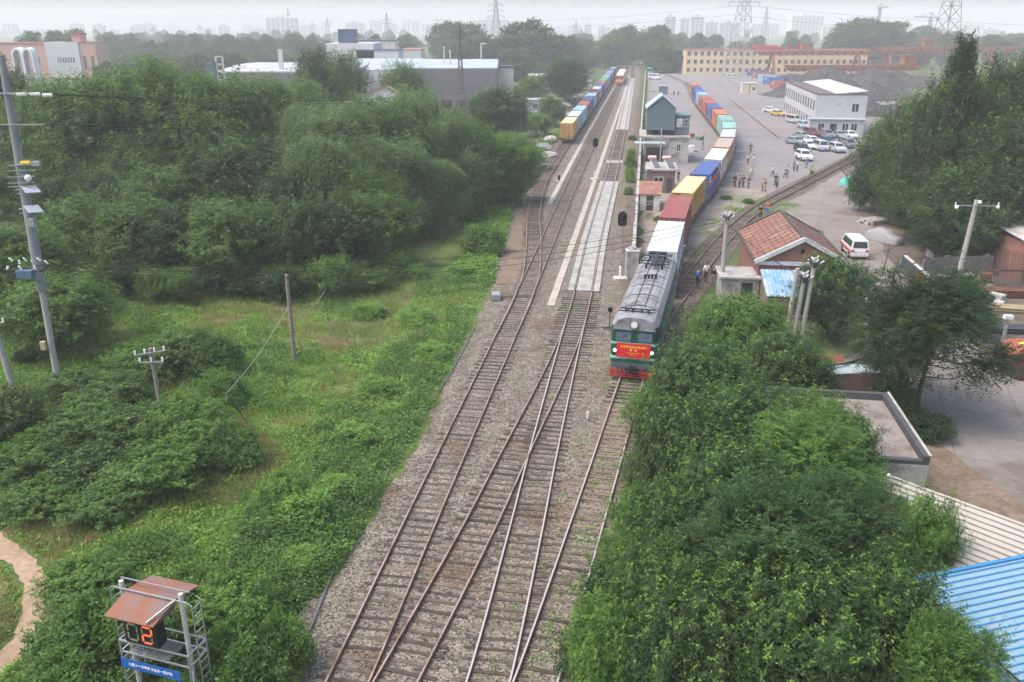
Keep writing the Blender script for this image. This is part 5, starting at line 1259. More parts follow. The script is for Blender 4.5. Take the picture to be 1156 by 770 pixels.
# ------------------------------------------------------------------ cars
def frustum(mb, x0, y0, y1, z0, x1, y2, y3, z1, skip=()):
    vs = [(-x0, y0, z0), (x0, y0, z0), (x0, y1, z0), (-x0, y1, z0), (-x1, y2, z1), (x1, y2, z1), (x1, y3, z1), (-x1, y3, z1)]
    return mb.add(vs, [(4, 5, 6, 7), (0, 1, 5, 4), (1, 2, 6, 5), (2, 3, 7, 6), (3, 0, 4, 7)])
def carp(key, col): return M('car_' + key, col, .28, .04, .5, spec=.6)
CP = {k: carp(k, c) for k, c in dict(white=(.68, .68, .68), silver=(.42, .43, .43), grey=(.17, .18, .185), black=(.02, .021, .023), red=(.35, .03, .03), maroon=(.16, .03, .035), blue=(.04, .06, .14), sky=(.33, .43, .52), green=(.24, .29, .28), yellow=(.55, .36, .05)).items()}
TYRE = M('tyre_rubber', (.018, .018, .018), .9, .2, 5); RIM = M('wheel_rim', (.4, .4, .41), .35, .1, 5, metal=.7); TAIL = M('tail_lamp', (.35, .015, .012), .3, .05, 3); HLAMP = M('head_lamp', (.7, .72, .74), .15, .05, 3); PLATE = M('blue_plate', (.03, .09, .4), .5)
CARDEF = dict(
    sedan=dict(L=4.6, W=.89, low=[(-2.3, .35), (-2.25, .62), (-2.05, .78), (-.95, .92), (1.3, .95), (2.1, .93), (2.28, .75), (2.3, .35)], cab=(.82, -1.05, 1.75, .92, .62, -.3, 1.05, 1.44), wh=(-1.4, 1.35), r=.32),
    suv=dict(L=4.6, W=.92, low=[(-2.3, .4), (-2.28, .8), (-2.1, .98), (-1.0, 1.08), (2.2, 1.1), (2.3, .9), (2.3, .4)], cab=(.86, -1.1, 2.25, 1.07, .7, -.45, 2.0, 1.7), wh=(-1.42, 1.4), r=.37),
    van=dict(L=4.4, W=.85, low=[(-2.2, .35), (-2.2, .8), (-2.05, .98), (-1.75, 1.08), (2.15, 1.1), (2.2, .9), (2.2, .35)], cab=(.83, -1.85, 2.17, 1.07, .7, -1.25, 2.05, 1.88), wh=(-1.4, 1.3), r=.31))
CARM = {}
for k, d in CARDEF.items():
    b_ = MB(CP['white']); w_ = d['W']
    lo = d['low']; n = len(lo); vs = []
    for sx, ins in ((-1, .07), (-1, 0), (1, 0), (1, .07)):
        for (y, z) in lo: vs.append((sx * (w_ - ins), y * (1 - ins * .25), z + (ins if z > .6 else 0) * .3 if ins == 0 else z + .02 * (z > .6)))
    fs = [tuple(range(n)), tuple(range(4 * n - 1, 3 * n - 1, -1))]
    for s in range(3):
        for i in range(n): fs.append((s * n + i, s * n + (i + 1) % n, (s + 1) * n + (i + 1) % n, (s + 1) * n + i))
    b_.add(vs, fs); body_ = b_.mesh('car_body')
    x0, y0, y1, z0, x1, y2, y3, z1 = d['cab']; c_ = MB(CP['white']); frustum(c_, x0, y0, y1, z0, x1, y2, y3, z1); cab_ = c_.mesh('car_cabin')
    def lerp3(a, b, t): return tuple(a[i] + (b[i] - a[i]) * t for i in range(3))
    def pane(q, m0, m1, out):
        a, b, c, e = [Vector(v) for v in q]; f = lambda u, v: a.lerp(b, u).lerp(e.lerp(c, u), v) + Vector(out) * .012
        g_ = MB(GLASS); g_.add([f(m0, .12), f(1 - m0, .12), f(1 - m1, .86), f(m1, .86)], [(0, 1, 2, 3)]); return g_
    F = [(-x0, y0, z0), (x0, y0, z0), (x0, y1, z0), (-x0, y1, z0), (-x1, y2, z1), (x1, y2, z1), (x1, y3, z1), (-x1, y3, z1)]
    ws = pane((F[0], F[1], F[5], F[4]), .06, .06, (0, -1, .5)).mesh('windscreen'); rw = pane((F[2], F[3], F[7], F[6]), .08, .08, (0, 1, .4)).mesh('rear_window')
    sw = pane((F[1], F[2], F[6], F[5]), .05, .07, (1, 0, .3)); s2 = pane((F[3], F[0], F[4], F[7]), .05, .07, (-1, 0, .3)); swm = sw.mesh('side_window'); sw2 = s2.mesh('side_window')
    wm = MB(TYRE); r = d['r']; wm.tube([(-.1, 0, 0), (.1, 0, 0)], r, 16); rm = MB(RIM); rm.tube([(-.105, 0, 0), (.105, 0, 0)], r * .62, 12)
    hl = MB(HLAMP); hl.box(-.16, .16, -.03, .03, -.07, .07); tlm = MB(TAIL); tlm.box(-.14, .14, -.03, .03, -.1, .12); pm = MB(PLATE); pm.box(-.22, .22, -.02, .02, -.06, .06)
    CARM[k] = (body_, cab_, ws, rw, swm, sw2, wm.mesh('tyre'), rm.mesh('rim'), hl.mesh('headlight'), tlm.mesh('tail_lamp'), pm.mesh('number_plate'))
def car(q, kind, col, label, rz=0, group='cars parked before the yard office', s=1):
    t = thing('parked_car', label, 'car', (q.x, q.y, .065), rz, group); t.scale = (s, s, s); d = CARDEF[kind]; m = CARM[kind]; L = d['L'] / 2; zl = d['low'][1][1]
    for nm, me in (('body', m[0]), ('cabin', m[1])): o = link(nm, me, t); recolor(o, CP[col])
    link('windscreen', m[2], t); link('rear_window', m[3], t); link('side_window', m[4], t); link('side_window', m[5], t)
    for sx in (-1, 1):
        for y in d['wh']: w0 = link('wheel', m[6], t, (sx * (d['W'] - .08), y, d['r'])); link('rim', m[7], w0, (sx * .02, 0, 0))
        link('headlight', m[8], t, (sx * (d['W'] - .22), -L + .02, zl + .02)); link('tail_lamp', m[9], t, (sx * (d['W'] - .18), L - .02, zl + .08))
    link('number_plate', m[10], t, (0, -L - .01, .5)); return t
for (x, y, k, c_, lab, rz) in [
    (895.5, 142, 'van', 'silver', 'silver minivan beside the long window wall of the white office', .3), (908, 148.5, 'suv', 'sky', 'pale blue car at the corner of the white office', .1), (924, 151, 'sedan', 'grey', 'dark grey car directly under the annex window', .1),
    (943, 149.5, 'sedan', 'black', 'dark car in front of the annex door', .05), (957, 150.5, 'suv', 'red', 'bright red car at the right end of the annex', .1), (905, 160, 'sedan', 'green', 'grey green sedan behind the leftmost sedan', .35),
    (915.5, 157, 'suv', 'maroon', 'maroon car between pale blue and white cars', .1), (933, 159, 'suv', 'grey', 'dark grey tall car in the middle of the second row', .05), (947, 159, 'sedan', 'green', 'dark greenish car second from the right in the second row', .05),
    (959, 159, 'sedan', 'white', 'white car half hidden by the poplars', .1), (897, 166, 'sedan', 'green', 'grey green sedan leftmost of the parked cars', .4), (916.5, 165.5, 'sedan', 'white', 'white car farther of two whites in the middle', .1),
    (933, 167.5, 'suv', 'blue', 'dark blue small car in the third row', .0), (912, 171, 'sedan', 'white', 'white sedan peeping out behind the black car', .1), (925.5, 173, 'van', 'silver', 'silver van facing out in the front row', .05),
    (955, 170, 'van', 'grey', 'dark grey van at the right of the third row', .1), (944.5, 175, 'suv', 'silver', 'silver grey wide car at the right of the front row', .05), (905, 176, 'suv', 'black', 'black car right behind the foremost white one', .0),
    (907, 184, 'suv', 'white', 'white foremost car with blue plate facing the people', .0)]: car(at(x, y - 3), k, c_, lab, rz)
car(at(870, 127), 'sedan', 'white', 'white sedan alone left of the yellow car', 1.0, 'cars by the far side of the yard'); car(at(878, 131), 'sedan', 'yellow', 'yellow taxi like car at the far corner of the white office', .4, 'cars by the far side of the yard')
car(at(739, 90), 'van', 'white', 'white van near the far end of the boundary wall', .9, 'cars by the far side of the yard', 1.35); car(at(826, 85), 'sedan', 'white', 'white car in front of the cream block beside the pylon', 1.5, 'cars by the far side of the yard')
t = thing('green_bus', 'green bus parked at the far end of the wall', 'bus', at(733, 84), -.2); MB(M('bus_green', (.12, .4, .25), .4)).box(-1.25, 1.25, 0, 9, .4, 3.0).build('body', t); MB(GLASS).box(-1.1, 1.1, -.03, -.002, 1.5, 2.6).build('windscreen', t)
mb = MB(GLASS)
for s in (-1, 1): mb.box(s * 1.255 - .005, s * 1.255 + .005, .5, 8.5, 1.6, 2.5)
mb.build('side_window', t); mb = MB(TYRE)
for s in (-1, 1):
    for y in (2, 7): mb.tube([(s * 1.1 - .12, y, .45), (s * 1.1 + .12, y, .45)], .45, 14)
mb.build('wheel', t)
v = car(at(963, 288), 'van', 'white', 'white and red minibus driving on the road past the red roofed house', math.pi - .12, None, 1.02)
mb = MB(CP['red']); mb.box(-.86, .86, -2.18, 2.19, .62, .86); mb.box(-.84, .84, 2.13, 2.188, .3, .5); mb.build('red_band', v); mb = MB(WHITE); mb.box(-.55, .55, 2.19, 2.2, .7, .78); mb.build('white_stripe', v)
t = thing('covered_car', 'car under a pale grey fabric cover parked below the poplars', 'covered car', at(998, 273), .5); t.scale = (.86, .86, .95)
mb = MB(M('car_cover', (.27, .27, .285), .7, .1, 1.5, bump=.06, bsc=3)); rows = [(-2.4, .5, .75), (-2.2, .85, .9), (-1.1, .95, 1.02), (-.5, .92, 1.5), (1.0, .92, 1.55), (1.9, .93, 1.15), (2.3, .85, 1.0), (2.45, .5, .8)]; vs = []; fs = []
for y, w_, h_ in rows:
    for a in range(9): th = math.pi * a / 8; vs.append((-w_ * math.copysign(abs(math.cos(th))**.5, math.cos(th)) , y, .1 + (h_ - .1) * abs(math.sin(th))**.45))
for i in range(len(rows) - 1):
    for j in range(8): fs.append((i * 9 + j, i * 9 + j + 1, (i + 1) * 9 + j + 1, (i + 1) * 9 + j))
fs += [tuple(range(9)), tuple((len(rows) - 1) * 9 + j for j in range(9))]; mb.add(vs, fs); mb.build('cover', t, smooth=True)
mb = MB(TYRE)
for s in (-1, 1):
    for y in (-1.4, 1.4): mb.tube([(s * .75 - .1, y, .2), (s * .75 + .1, y, .2)], .2, 10)
mb.build('wheel', t)

# ------------------------------------------------------------------ people
def skin_mesh(name, verts, edges, radii, root=0, sub=1):
    me = bpy.data.meshes.new('g'); me.from_pydata(verts, edges, []); o = bpy.data.objects.new('g', me); COL.objects.link(o)
    md = o.modifiers.new('s', 'SKIN'); md.use_smooth_shade = True
    for i, r in enumerate(radii): me.skin_vertices[0].data[i].radius = r if isinstance(r, tuple) else (r, r); me.skin_vertices[0].data[i].use_root = (i == root)
    sb = o.modifiers.new('u', 'SUBSURF'); sb.levels = sub
    bpy.context.view_layer.update(); out = bpy.data.meshes.new_from_object(o.evaluated_get(bpy.context.evaluated_depsgraph_get())); out.name = name
    bpy.data.objects.remove(o); return out
def person_parts(pose):
    drop = .42 if pose == 'squat' else 0
    z = lambda v: v - drop
    st = {'walk': .22, 'stand': .03, 'fold': .02, 'squat': 0}[pose]
    V = [(0, 0, z(.95)), (0, 0, z(1.15)), (0, -.01, z(1.36)), (0, 0, z(1.49)), (0, -.015, z(1.57)), (0, -.025, z(1.68))]; E_ = [(0, 1), (1, 2), (2, 3), (3, 4), (4, 5)]
    Rr = [(.15, .1), (.13, .09), (.155, .1), (.055, .055), (.082, .09), (.075, .085)]
    legs = []; arms = []
    for s in (-1, 1):
        f = -st * s
        if pose == 'squat': hip, kn, an, toe = (s * .1, 0, .50), (s * .16, -.36, .52), (s * .13, -.05, .09), (s * .14, -.2, .04)
        else: hip, kn, an, toe = (s * .1, 0, .9), (s * .105, f * .55 - .02, .5), (s * .105, f, .09), (s * .115, f - .15, .035)
        i = len(V); V += [hip, kn, an, toe]; E_ += [(0, i), (i, i + 1), (i + 1, i + 2), (i + 2, i + 3)]; Rr += [.095, .06, .042, (.045, .03)]; legs.append((hip, kn, an))
        if pose in ('fold', 'squat'): el, wr, ha = (s * .25, -.05, z(1.15)), (s * .1, -.27, z(1.18)), (s * .03, -.31, z(1.22))
        else: el, wr, ha = (s * .24, .03 + f * -.4, z(1.15)), (s * .25, -.04 + f * -.9, z(.91)), (s * .25, -.06 + f * -1.0, z(.83))
        i = len(V); sh = (s * .185, 0, z(1.42)); V += [sh, el, wr, ha]; E_ += [(2, i), (i, i + 1), (i + 1, i + 2), (i + 2, i + 3)]; Rr += [.06, .042, .03, (.038, .02)]; arms.append((sh, el, wr, ha))
    body = skin_mesh('person_body', V, E_, Rr)
    fg = MB()
    for sh, el, wr, ha in arms:
        d = (Vector(ha) - Vector(wr)).normalized(); side = d.cross(Vector((0, 0, 1)) if abs(d.z) < .8 else Vector((1, 0, 0))).normalized()
        for k in range(4): b0 = Vector(ha) + side * (k - 1.5) * .016 + d * .02; fg.tube([b0, b0 + d * (.05 + .01 * (k in (1, 2))), b0 + d * (.08 + .012 * (k in (1, 2))) + Vector((0, -.015, 0))], [.009, .008, .006], 5)
        b0 = Vector(ha) + side * .03; fg.tube([b0 - d * .02, b0 + side * .03 + d * .02, b0 + side * .035 + d * .05], [.011, .009, .007], 5)
    fg.tube([(0, -.1, z(1.645)), (0, -.125, z(1.625))], [.01, .014], 6)                         # nose
    for s in (-1, 1): fg.ball((s * .083, 0, z(1.64)), .022, 6, 4)                               # ears
    import bmesh; bm = bmesh.new(); bm.from_mesh(body); tmp = fg.mesh('x'); bm.from_mesh(tmp); bm.to_mesh(body); bm.free(); bpy.data.meshes.remove(tmp)
    body.materials.clear(); body.materials.append(SKIN)
    SV = [(0, 0, z(.93)), (0, 0, z(1.12)), (0, -.005, z(1.36)), (0, 0, z(1.46))]; SE = [(0, 1), (1, 2), (2, 3)]; SR = [(.165, .115), (.155, .108), (.18, .12), (.07, .07)]
    for sh, el, wr, ha in arms: i = len(SV); m_ = tuple(el[k] * .25 + wr[k] * .75 for k in range(3)); SV += [sh, el, m_]; SE += [(2, i), (i, i + 1), (i + 1, i + 2)]; SR += [.075, .058, .045]
    shirt = skin_mesh('shirt', SV, SE, SR)
    TV = [(0, 0, z(.97)), (0, 0, z(.88))]; TE = [(0, 1)]; TR = [(.16, .112), (.155, .115)]
    for hip, kn, an in legs: i = len(TV); TV += [hip, kn, (an[0], an[1], an[2] + .03)]; TE += [(1, i), (i, i + 1), (i + 1, i + 2)]; TR += [.108, .078, .06]
    trous = skin_mesh('trousers', TV, TE, TR)
    hair = MB(HAIR); hair.ball((0, .012, z(1.685)), .1, 10, 8, .95); hm_ = hair.mesh('hair', True)
    sho = MB(M('dark_shoes', (.02, .02, .022), .6))
    for (hip, kn, an) in legs: sho.ext([(an[1] + .08, .0), (an[1] - .2, .0), (an[1] - .19, .05), (an[1] - .02, .11), (an[1] + .08, .1)], an[0] - .05, an[0] + .05, 'x')
    vest = skin_mesh('vest', SV[:4], SE[:3], [(.185, .135), (.175, .128), (.195, .137), (.09, .09)])
    return dict(body=body, shirt=shirt, trousers=trous, hair=hm_, shoes=sho.mesh('shoes'), vest=vest)
PP = {p: person_parts(p) for p in ('stand', 'walk', 'fold', 'squat')}
CL = {k: M('cloth_' + k, c, .9, .12, 6) for k, c in dict(black=(.018, .018, .02), white=(.7, .7, .7), navy=(.03, .045, .1), blue=(.06, .14, .42), pale=(.4, .5, .62), grey=(.2, .2, .21), jeans=(.08, .12, .2), khaki=(.3, .25, .18), olive=(.07, .09, .06), red=(.4, .06, .05), orange=(.55, .22, .06), brown=(.2, .1, .06), lime=(.45, .8, .08), green=(.25, .7, .15)).items()}
for c in ('lime', 'green'): pass
def person(q, top, bottom, label, pose='stand', rz=0, vest=None, bag=None, cap=False, z=.06):
    t = thing('person', label, 'person', (q.x, q.y, z), rz, 'people standing about the yard'); m = PP[pose]; s = random.uniform(.97, 1.04); t.scale = (s, s, s)
    b_ = link('body', m['body'], t)
    for nm, mt in (('shirt', top), ('trousers', bottom)):
        o = link(nm, m[nm].copy(), t); o.data.materials.clear(); o.data.materials.append(CL[mt])
    link('hair', m['hair'], t); link('shoes', m['shoes'], t)
    if vest: o = link('vest', m['vest'].copy(), t); o.data.materials.clear(); o.data.materials.append(CL[vest])
    if bag: MB(CL[bag]).ext([(.13, 1.0), (.3, 1.02), (.32, 1.3), (.26, 1.42), (.14, 1.42)], -.16, .16, 'x').build('backpack', t)
    return t
for (x, y, tp_, bt, lab, pose, rz, kw) in [
    (829, 211, 'black', 'black', 'person all in black leftmost of the group by the weeds', 'stand', .5, {}), (834.5, 212, 'grey', 'black', 'person in grey with black backpack second in the group by the weeds', 'walk', -.6, dict(bag='black')),
    (838.5, 211.6, 'navy', 'black', 'person in navy blue beside the backpack wearer', 'fold', 2.6, {}), (844.5, 213, 'olive', 'jeans', 'person in dark olive top and jeans at the right of the small group', 'stand', 2.0, {}),
    (848, 202.5, 'white', 'khaki', 'person in bright green vest standing behind the small group', 'stand', .2, dict(vest='green')), (860.5, 216, 'khaki', 'brown', 'person in khaki standing close to one in black by the crossing', 'stand', -1.2, {}),
    (863.5, 216.4, 'black', 'grey', 'person in black top talking to the one in khaki', 'fold', 1.2, {}), (872, 200, 'white', 'black', 'lone person in white shirt and black trousers in the yard', 'walk', .3, {}),
    (875, 210, 'black', 'black', 'person in black behind the yellow vest by the crossing', 'stand', .4, {}), (877, 213, 'grey', 'navy', 'person in yellow vest by the road crossing', 'stand', -2.5, dict(vest='lime')),
    (886, 201.5, 'blue', 'navy', 'person in blue shirt and navy trousers left of a pair', 'walk', .8, {}), (888.5, 199.5, 'white', 'grey', 'person in white shirt close behind the blue shirt', 'stand', .5, {}),
    (896, 194, 'blue', 'navy', 'person in blue uniform left before the foremost white car', 'stand', -.4, {}), (899.5, 193.5, 'white', 'navy', 'person in white shirt right before the foremost white car', 'fold', .9, {}),
    (910, 190, 'blue', 'grey', 'person in blue at the right side of the foremost white car', 'stand', .2, {}), (914.5, 197.5, 'grey', 'navy', 'crouching person in yellow vest left beside the branch track', 'squat', .5, dict(vest='lime')),
    (917.5, 197, 'grey', 'black', 'crouching person in yellow vest right beside the branch track', 'squat', -.5, dict(vest='lime')), (844, 185.5, 'white', 'brown', 'person in white shirt and brown trousers left in the open yard', 'stand', .3, {}),
    (850.5, 186.5, 'white', 'pale', 'person in white shirt and pale trousers right in the open yard', 'walk', .5, {}), (847, 173, 'black', 'black', 'person in black walking alone in the open yard', 'walk', 2.8, {}),
    (793, 169.5, 'navy', 'blue', 'person in blue overalls beside the container train', 'stand', 1.6, {}), (794, 159, 'orange', 'navy', 'person in orange top beside the container train', 'stand', -1.4, {}),
    (765.5, 205, 'black', 'navy', 'person in dark clothes by the brick house sacks', 'stand', .4, {}), (760.5, 108.5, 'navy', 'jeans', 'far walker left of two in dark clothes up the yard road', 'walk', .1, {}),
    (765.5, 108.5, 'grey', 'navy', 'far walker right of two in dark clothes up the yard road', 'walk', .0, {}), (787, 326, 'navy', 'black', 'person in navy with backpack walking on the branch track', 'walk', 2.7, dict(bag='blue', z=.2)),
    (796.5, 319.5, 'white', 'black', 'person in white shirt walking on the branch track', 'walk', 2.8, dict(z=.2)), (804.5, 325, 'black', 'grey', 'person in black shirt and grey trousers on the branch track', 'stand', 2.9, dict(z=.2)),
    (858, 247, 'black', 'black', 'person in black behind the ridge of the red roofed house', 'stand', .2, {}), (866, 243, 'red', 'blue', 'person in red top behind the ridge of the red roofed house', 'stand', -1.0, {}),
    (723, 297, 'pale', 'grey', 'person in pale blue shirt beside the wall pier near the locomotive', 'stand', .6, {})]:
    person(at(x, y), tp_, bt, lab, pose, rz, **kw)
# ------------------------------------------------------------------ foliage
LF = dict(
    mid=leaf_mat('leaf_mid_green', (.028, .064, .014), (.118, .215, .048), .5, .35),
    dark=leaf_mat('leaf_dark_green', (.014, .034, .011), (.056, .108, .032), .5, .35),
    fresh=leaf_mat('leaf_fresh_green', (.036, .082, .016), (.145, .265, .052), .8, .38),
    olive=leaf_mat('leaf_olive_green', (.036, .076, .022), (.13, .22, .06), .5, .35),
    tip=leaf_mat('leaf_young_tip', (.08, .17, .02), (.25, .40, .065), .8, .4), tipfar=leaf_mat('leaf_young_tip_soft', (.06, .125, .025), (.19, .31, .065), .6, .35),
    willow=leaf_mat('leaf_pale_willow', (.05, .09, .038), (.20, .305, .118), .45, .4),
    deep=leaf_mat('leaf_deep_green', (.018, .044, .013), (.08, .15, .042), .5, .35),
    far=leaf_mat('leaf_far_green', (.03, .056, .024), (.08, .135, .046), .25, .35),
    weed=leaf_mat('leaf_weed', (.062, .14, .024), (.25, .43, .09), .35, .35),
    grass=leaf_mat('grass_blade', (.11, .155, .03), (.30, .37, .085), .25), dry=leaf_mat('dry_grass_blade', (.19, .15, .07), (.38, .32, .16), .3))
def quads_mesh(name, V, mat, tri=False):
    """V: (n,4,3) leaf corners"""
    n, k = V.shape[0], V.shape[1]; me = bpy.data.meshes.new(name)
    me.vertices.add(n * k); me.vertices.foreach_set('co', V.astype(np.float32).ravel())
    me.loops.add(n * k); me.loops.foreach_set('vertex_index', np.arange(n * k, dtype=np.int32))
    me.polygons.add(n); me.polygons.foreach_set('loop_start', np.arange(0, n * k, k, dtype=np.int32)); me.polygons.foreach_set('loop_total', np.full(n, k, dtype=np.int32))
    me.materials.append(mat); me.update(); me.validate(); return me
def unit(a): return a / np.maximum(np.linalg.norm(a, axis=-1, keepdims=True), 1e-6)
def leaves(p, ax, nr, L, wr=.5):
    ax = unit(ax); sd = unit(np.cross(ax, nr)); up = np.cross(sd, ax); L = L[:, None]
    return np.stack([p, p + ax * L * .45 + sd * L * wr * .5 + up * L * .06, p + ax * L - up * L * .08, p + ax * L * .45 - sd * L * wr * .5 + up * L * .06], 1)
def blobs(g, n, Rr, z0, H, shape):
    out = []
    for i in range(n):
        f = (i + .5) / n
        if shape == 'column': z = z0 + f * (H - z0) * .97; rad = Rr * (.3 + .7 * math.sin(math.pi * min(1, .14 + f * .84))**.8); a = i * 2.4 + g.uniform(-.5, .5); d = rad * g.uniform(.25, .8); r = rad * g.uniform(.24, .42)
        else:
            z = z0 + (H - z0) * (.06 + .86 * g.random()**.75); rad = Rr * math.sqrt(max(.06, 1 - ((z - z0 - (H - z0) * .4) / ((H - z0) * .62))**2)); a = i * 2.4 + g.uniform(-.4, .4); d = rad * math.sqrt(g.uniform(.05, .95)); r = Rr * g.uniform(.15, .31)
        out.append((d * math.cos(a), d * math.sin(a), min(z, H - r * .7), r))
    return np.array(out)
def tree_mesh(name, seed, Rr, H, z0, nb, twigs, per, leaf, shape='round', wr=.5, comp=False, mat='mid', tl=.55, droop=.25, shoots=.12, fill=.35):
    g = np.random.default_rng(seed); B = blobs(g, nb, Rr, z0, H, shape)
    w_ = B[:, 3]**2; idx = g.choice(nb, twigs, p=w_ / w_.sum()); d = unit(g.normal(size=(twigs, 3)) + np.array([0, 0, .3]))
    rr = g.random(twigs)**.33 * g.normal(1, .1, twigs)
    c = B[idx, :3] + d * (B[idx, 3] * rr)[:, None] * np.array([1, 1, .8])
    loose = g.random(twigs) < fill; nl = int(loose.sum()); q = unit(g.normal(size=(nl, 3)) + np.array([0, 0, .15])); lump = 1 + .22 * np.sin(q[:, 0] * 5 + seed) * np.cos(q[:, 1] * 6 + q[:, 2] * 4)
    zc = z0 + (H - z0) * (.5 if shape == 'column' else .46); e = q * (g.random(nl)**.4 * lump)[:, None] * np.array([Rr * .95, Rr * .95, (H - z0) * .5])
    if shape == 'column': e[:, :2] *= (1.05 - .35 * e[:, 2:3] / ((H - z0) * .5))
    c[loose] = e + np.array([0, 0, zc]); d[loose] = q
    ctr = np.array([0, 0, z0 + (H - z0) * .4]); outd = unit(c - ctr)
    tdir = unit(d * .6 + outd * .5 + np.array([0, 0, .35 - droop]) + g.normal(size=(twigs, 3)) * .35)
    sh_ = (g.random(twigs) < shoots) & (d[:, 2] > .1); tdir[sh_] = unit(outd[sh_] * .7 + np.array([0, 0, .9]) + g.normal(size=(sh_.sum(), 3)) * .25)
    tls = np.where(sh_, tl * g.uniform(1.3, 2.3, twigs), tl)[:, None]; drp = np.where(sh_, droop * .3, droop)[:, None]
    P_ = []; A_ = []; N_ = []; Ls = []
    for k in range(per):
        t = (k + .5) / per; s = 1 if k % 2 else -1
        pos = c + tdir * (tls * t) + np.array([0, 0, -1]) * (drp * tls * t * t)
        side = unit(np.cross(tdir, np.array([0, 0, 1.0]) + g.normal(size=(twigs, 3)) * (.12 if comp else .5)))
        ax = side * s * (1 if comp else .7) + tdir * (.35 if comp else .55) + g.normal(size=(twigs, 3)) * (.12 if comp else .45)
        nr = np.array([0, 0, 1.0]) + outd * .45 + g.normal(size=(twigs, 3)) * (.25 if comp else .55)
        P_.append(pos); A_.append(ax); N_.append(nr); Ls.append(leaf * g.uniform(.7, 1.25, twigs))
    V = leaves(np.concatenate(P_), np.concatenate(A_), np.concatenate(N_), np.concatenate(Ls), wr)
    cm = quads_mesh(name + '_crown', V, LF[mat])
    tb = MB(BARK); r0 = .016 * H + .03; topz = z0 + (H - z0) * .75
    tr = [Vector((0, 0, -.15)), Vector((g.uniform(-.1, .1), g.uniform(-.1, .1), z0 * .6)), Vector((g.uniform(-.25, .25), g.uniform(-.25, .25), z0 + (H - z0) * .3)), Vector((g.uniform(-.3, .3), g.uniform(-.3, .3), topz))]
    tb.tube(tr, [r0, r0 * .8, r0 * .6, r0 * .15], 8)
    for b in B:
        zz = max(z0 * .5, min(b[2] - b[3] * .9, topz * .9)); f = zz / topz; s0 = Vector((tr[2].x * f, tr[2].y * f, zz)); e = Vector(b[:3])
        m_ = s0.lerp(e, .5) + Vector((0, 0, -.12 * (e - s0).length)); tb.tube([s0, m_, e], [r0 * .3, r0 * .2, r0 * .05], 5, cap=False)
        for q in range(3): e2 = e + Vector(unit(g.normal(size=3))) * b[3] * .8; tb.tube([m_.lerp(e, .6), e2], [r0 * .1, r0 * .03], 3, cap=False)
    return dict(crown=cm, trunk=tb.mesh(name + '_trunk', True), H=H, R=Rr)
def shoot_tree(name, seed, Rr, H, z0, ns, nside, per, leaf, SL, wr=.48, mat='mid', tip='tip', up=1.0, jit=.3):
    """crown made of leafy upright shoots that start inside the crown; young leaves at the shoot ends"""
    g = np.random.default_rng(seed); HC = H - z0
    q = unit(g.normal(size=(ns, 3)) + np.array([0, 0, .25])); lump = 1 + .2 * np.sin(q[:, 0] * 4 + seed) * np.cos(q[:, 1] * 5 + q[:, 2] * 4 + seed * 2)
    b = q * (g.random(ns)**.42 * .80 * lump)[:, None] * np.array([Rr, Rr, HC * .5]) + np.array([0, 0, z0 + HC * .44])
    outd = unit(q * np.array([1, 1, .8])); d = unit(outd * .75 + np.array([0, 0, up]) + g.normal(size=(ns, 3)) * jit)
    Ls = SL * g.uniform(.55, 1.25, ns); Ls *= np.clip((H * 1.02 - b[:, 2]) / (SL * 1.2), .35, 1)
    bend = g.normal(size=(ns, 3)) * .12; P_, A_, N_, L_, T_ = [], [], [], [], []
    for k in range(nside):
        t = .12 + .88 * (k + g.random(ns)) / nside
        base = b + d * (Ls * t)[:, None] + bend * (Ls * t * t)[:, None]
        az = g.uniform(0, 6.283, ns); e1 = unit(np.cross(d, np.array([.31, .7, .2]))); e2 = np.cross(d, e1)
        sd = unit((e1 * np.cos(az)[:, None] + e2 * np.sin(az)[:, None]) + d * .45 + np.array([0, 0, -.12])); sl = SL * .30 * (1.15 - .8 * t) * g.uniform(.6, 1.3, ns)
        for j in range(per):
            u = (j + .6) / per; pos = base + sd * (sl * u)[:, None]
            ax = sd * .8 + unit(np.cross(sd, d)) * (.8 if j % 2 else -.8) + g.normal(size=(ns, 3)) * .3; nr = np.array([0, 0, .9]) + outd * .5 + g.normal(size=(ns, 3)) * .45
            P_.append(pos); A_.append(ax); N_.append(nr); L_.append(leaf * g.uniform(.65, 1.2, ns) * (1.08 - .35 * t)); T_.append((t > .9) & (g.random(ns) < .55) & (q[:, 2] > -.1))
    V = leaves(np.concatenate(P_), np.concatenate(A_), np.concatenate(N_), np.concatenate(L_), wr); cm = quads_mesh(name + '_crown', V, LF[mat]); cm.materials.append(LF[tip]); cm.polygons.foreach_set('material_index', np.concatenate(T_).astype(np.int32))
    tb = MB(BARK); r0 = .014 * H + .03; tz = z0 + HC * .55; x1, y1 = g.uniform(-.2, .2, 2)
    tb.tube([(0, 0, -.15), (x1 * .4, y1 * .4, z0 * .7), (x1, y1, z0 + HC * .3), (x1 * 1.5, y1 * 1.5, tz)], [r0, r0 * .8, r0 * .6, r0 * .2], 8)
    for i in range(ns):
        e = b[i]
        if i % 5 == 0: zz = min(tz, max(z0 * .5, e[2] - np.hypot(e[0], e[1]) * .8)); tb.tube([(x1 * zz / tz, y1 * zz / tz, zz), tuple(e * np.array([.5, .5, .5]) + np.array([x1, y1, zz]) * .5), tuple(e)], [r0 * .28, r0 * .18, r0 * .09], 4, cap=False)
        if i % 2 == 0: tb.tube([tuple(e), tuple(e + d[i] * Ls[i] * .5 + bend[i] * Ls[i] * .25), tuple(e + d[i] * Ls[i] * .95 + bend[i] * Ls[i] * .9)], [r0 * .09, r0 * .06, r0 * .02], 3, cap=False)
    return dict(crown=cm, trunk=tb.mesh(name + '_trunk', True), H=H, R=Rr)
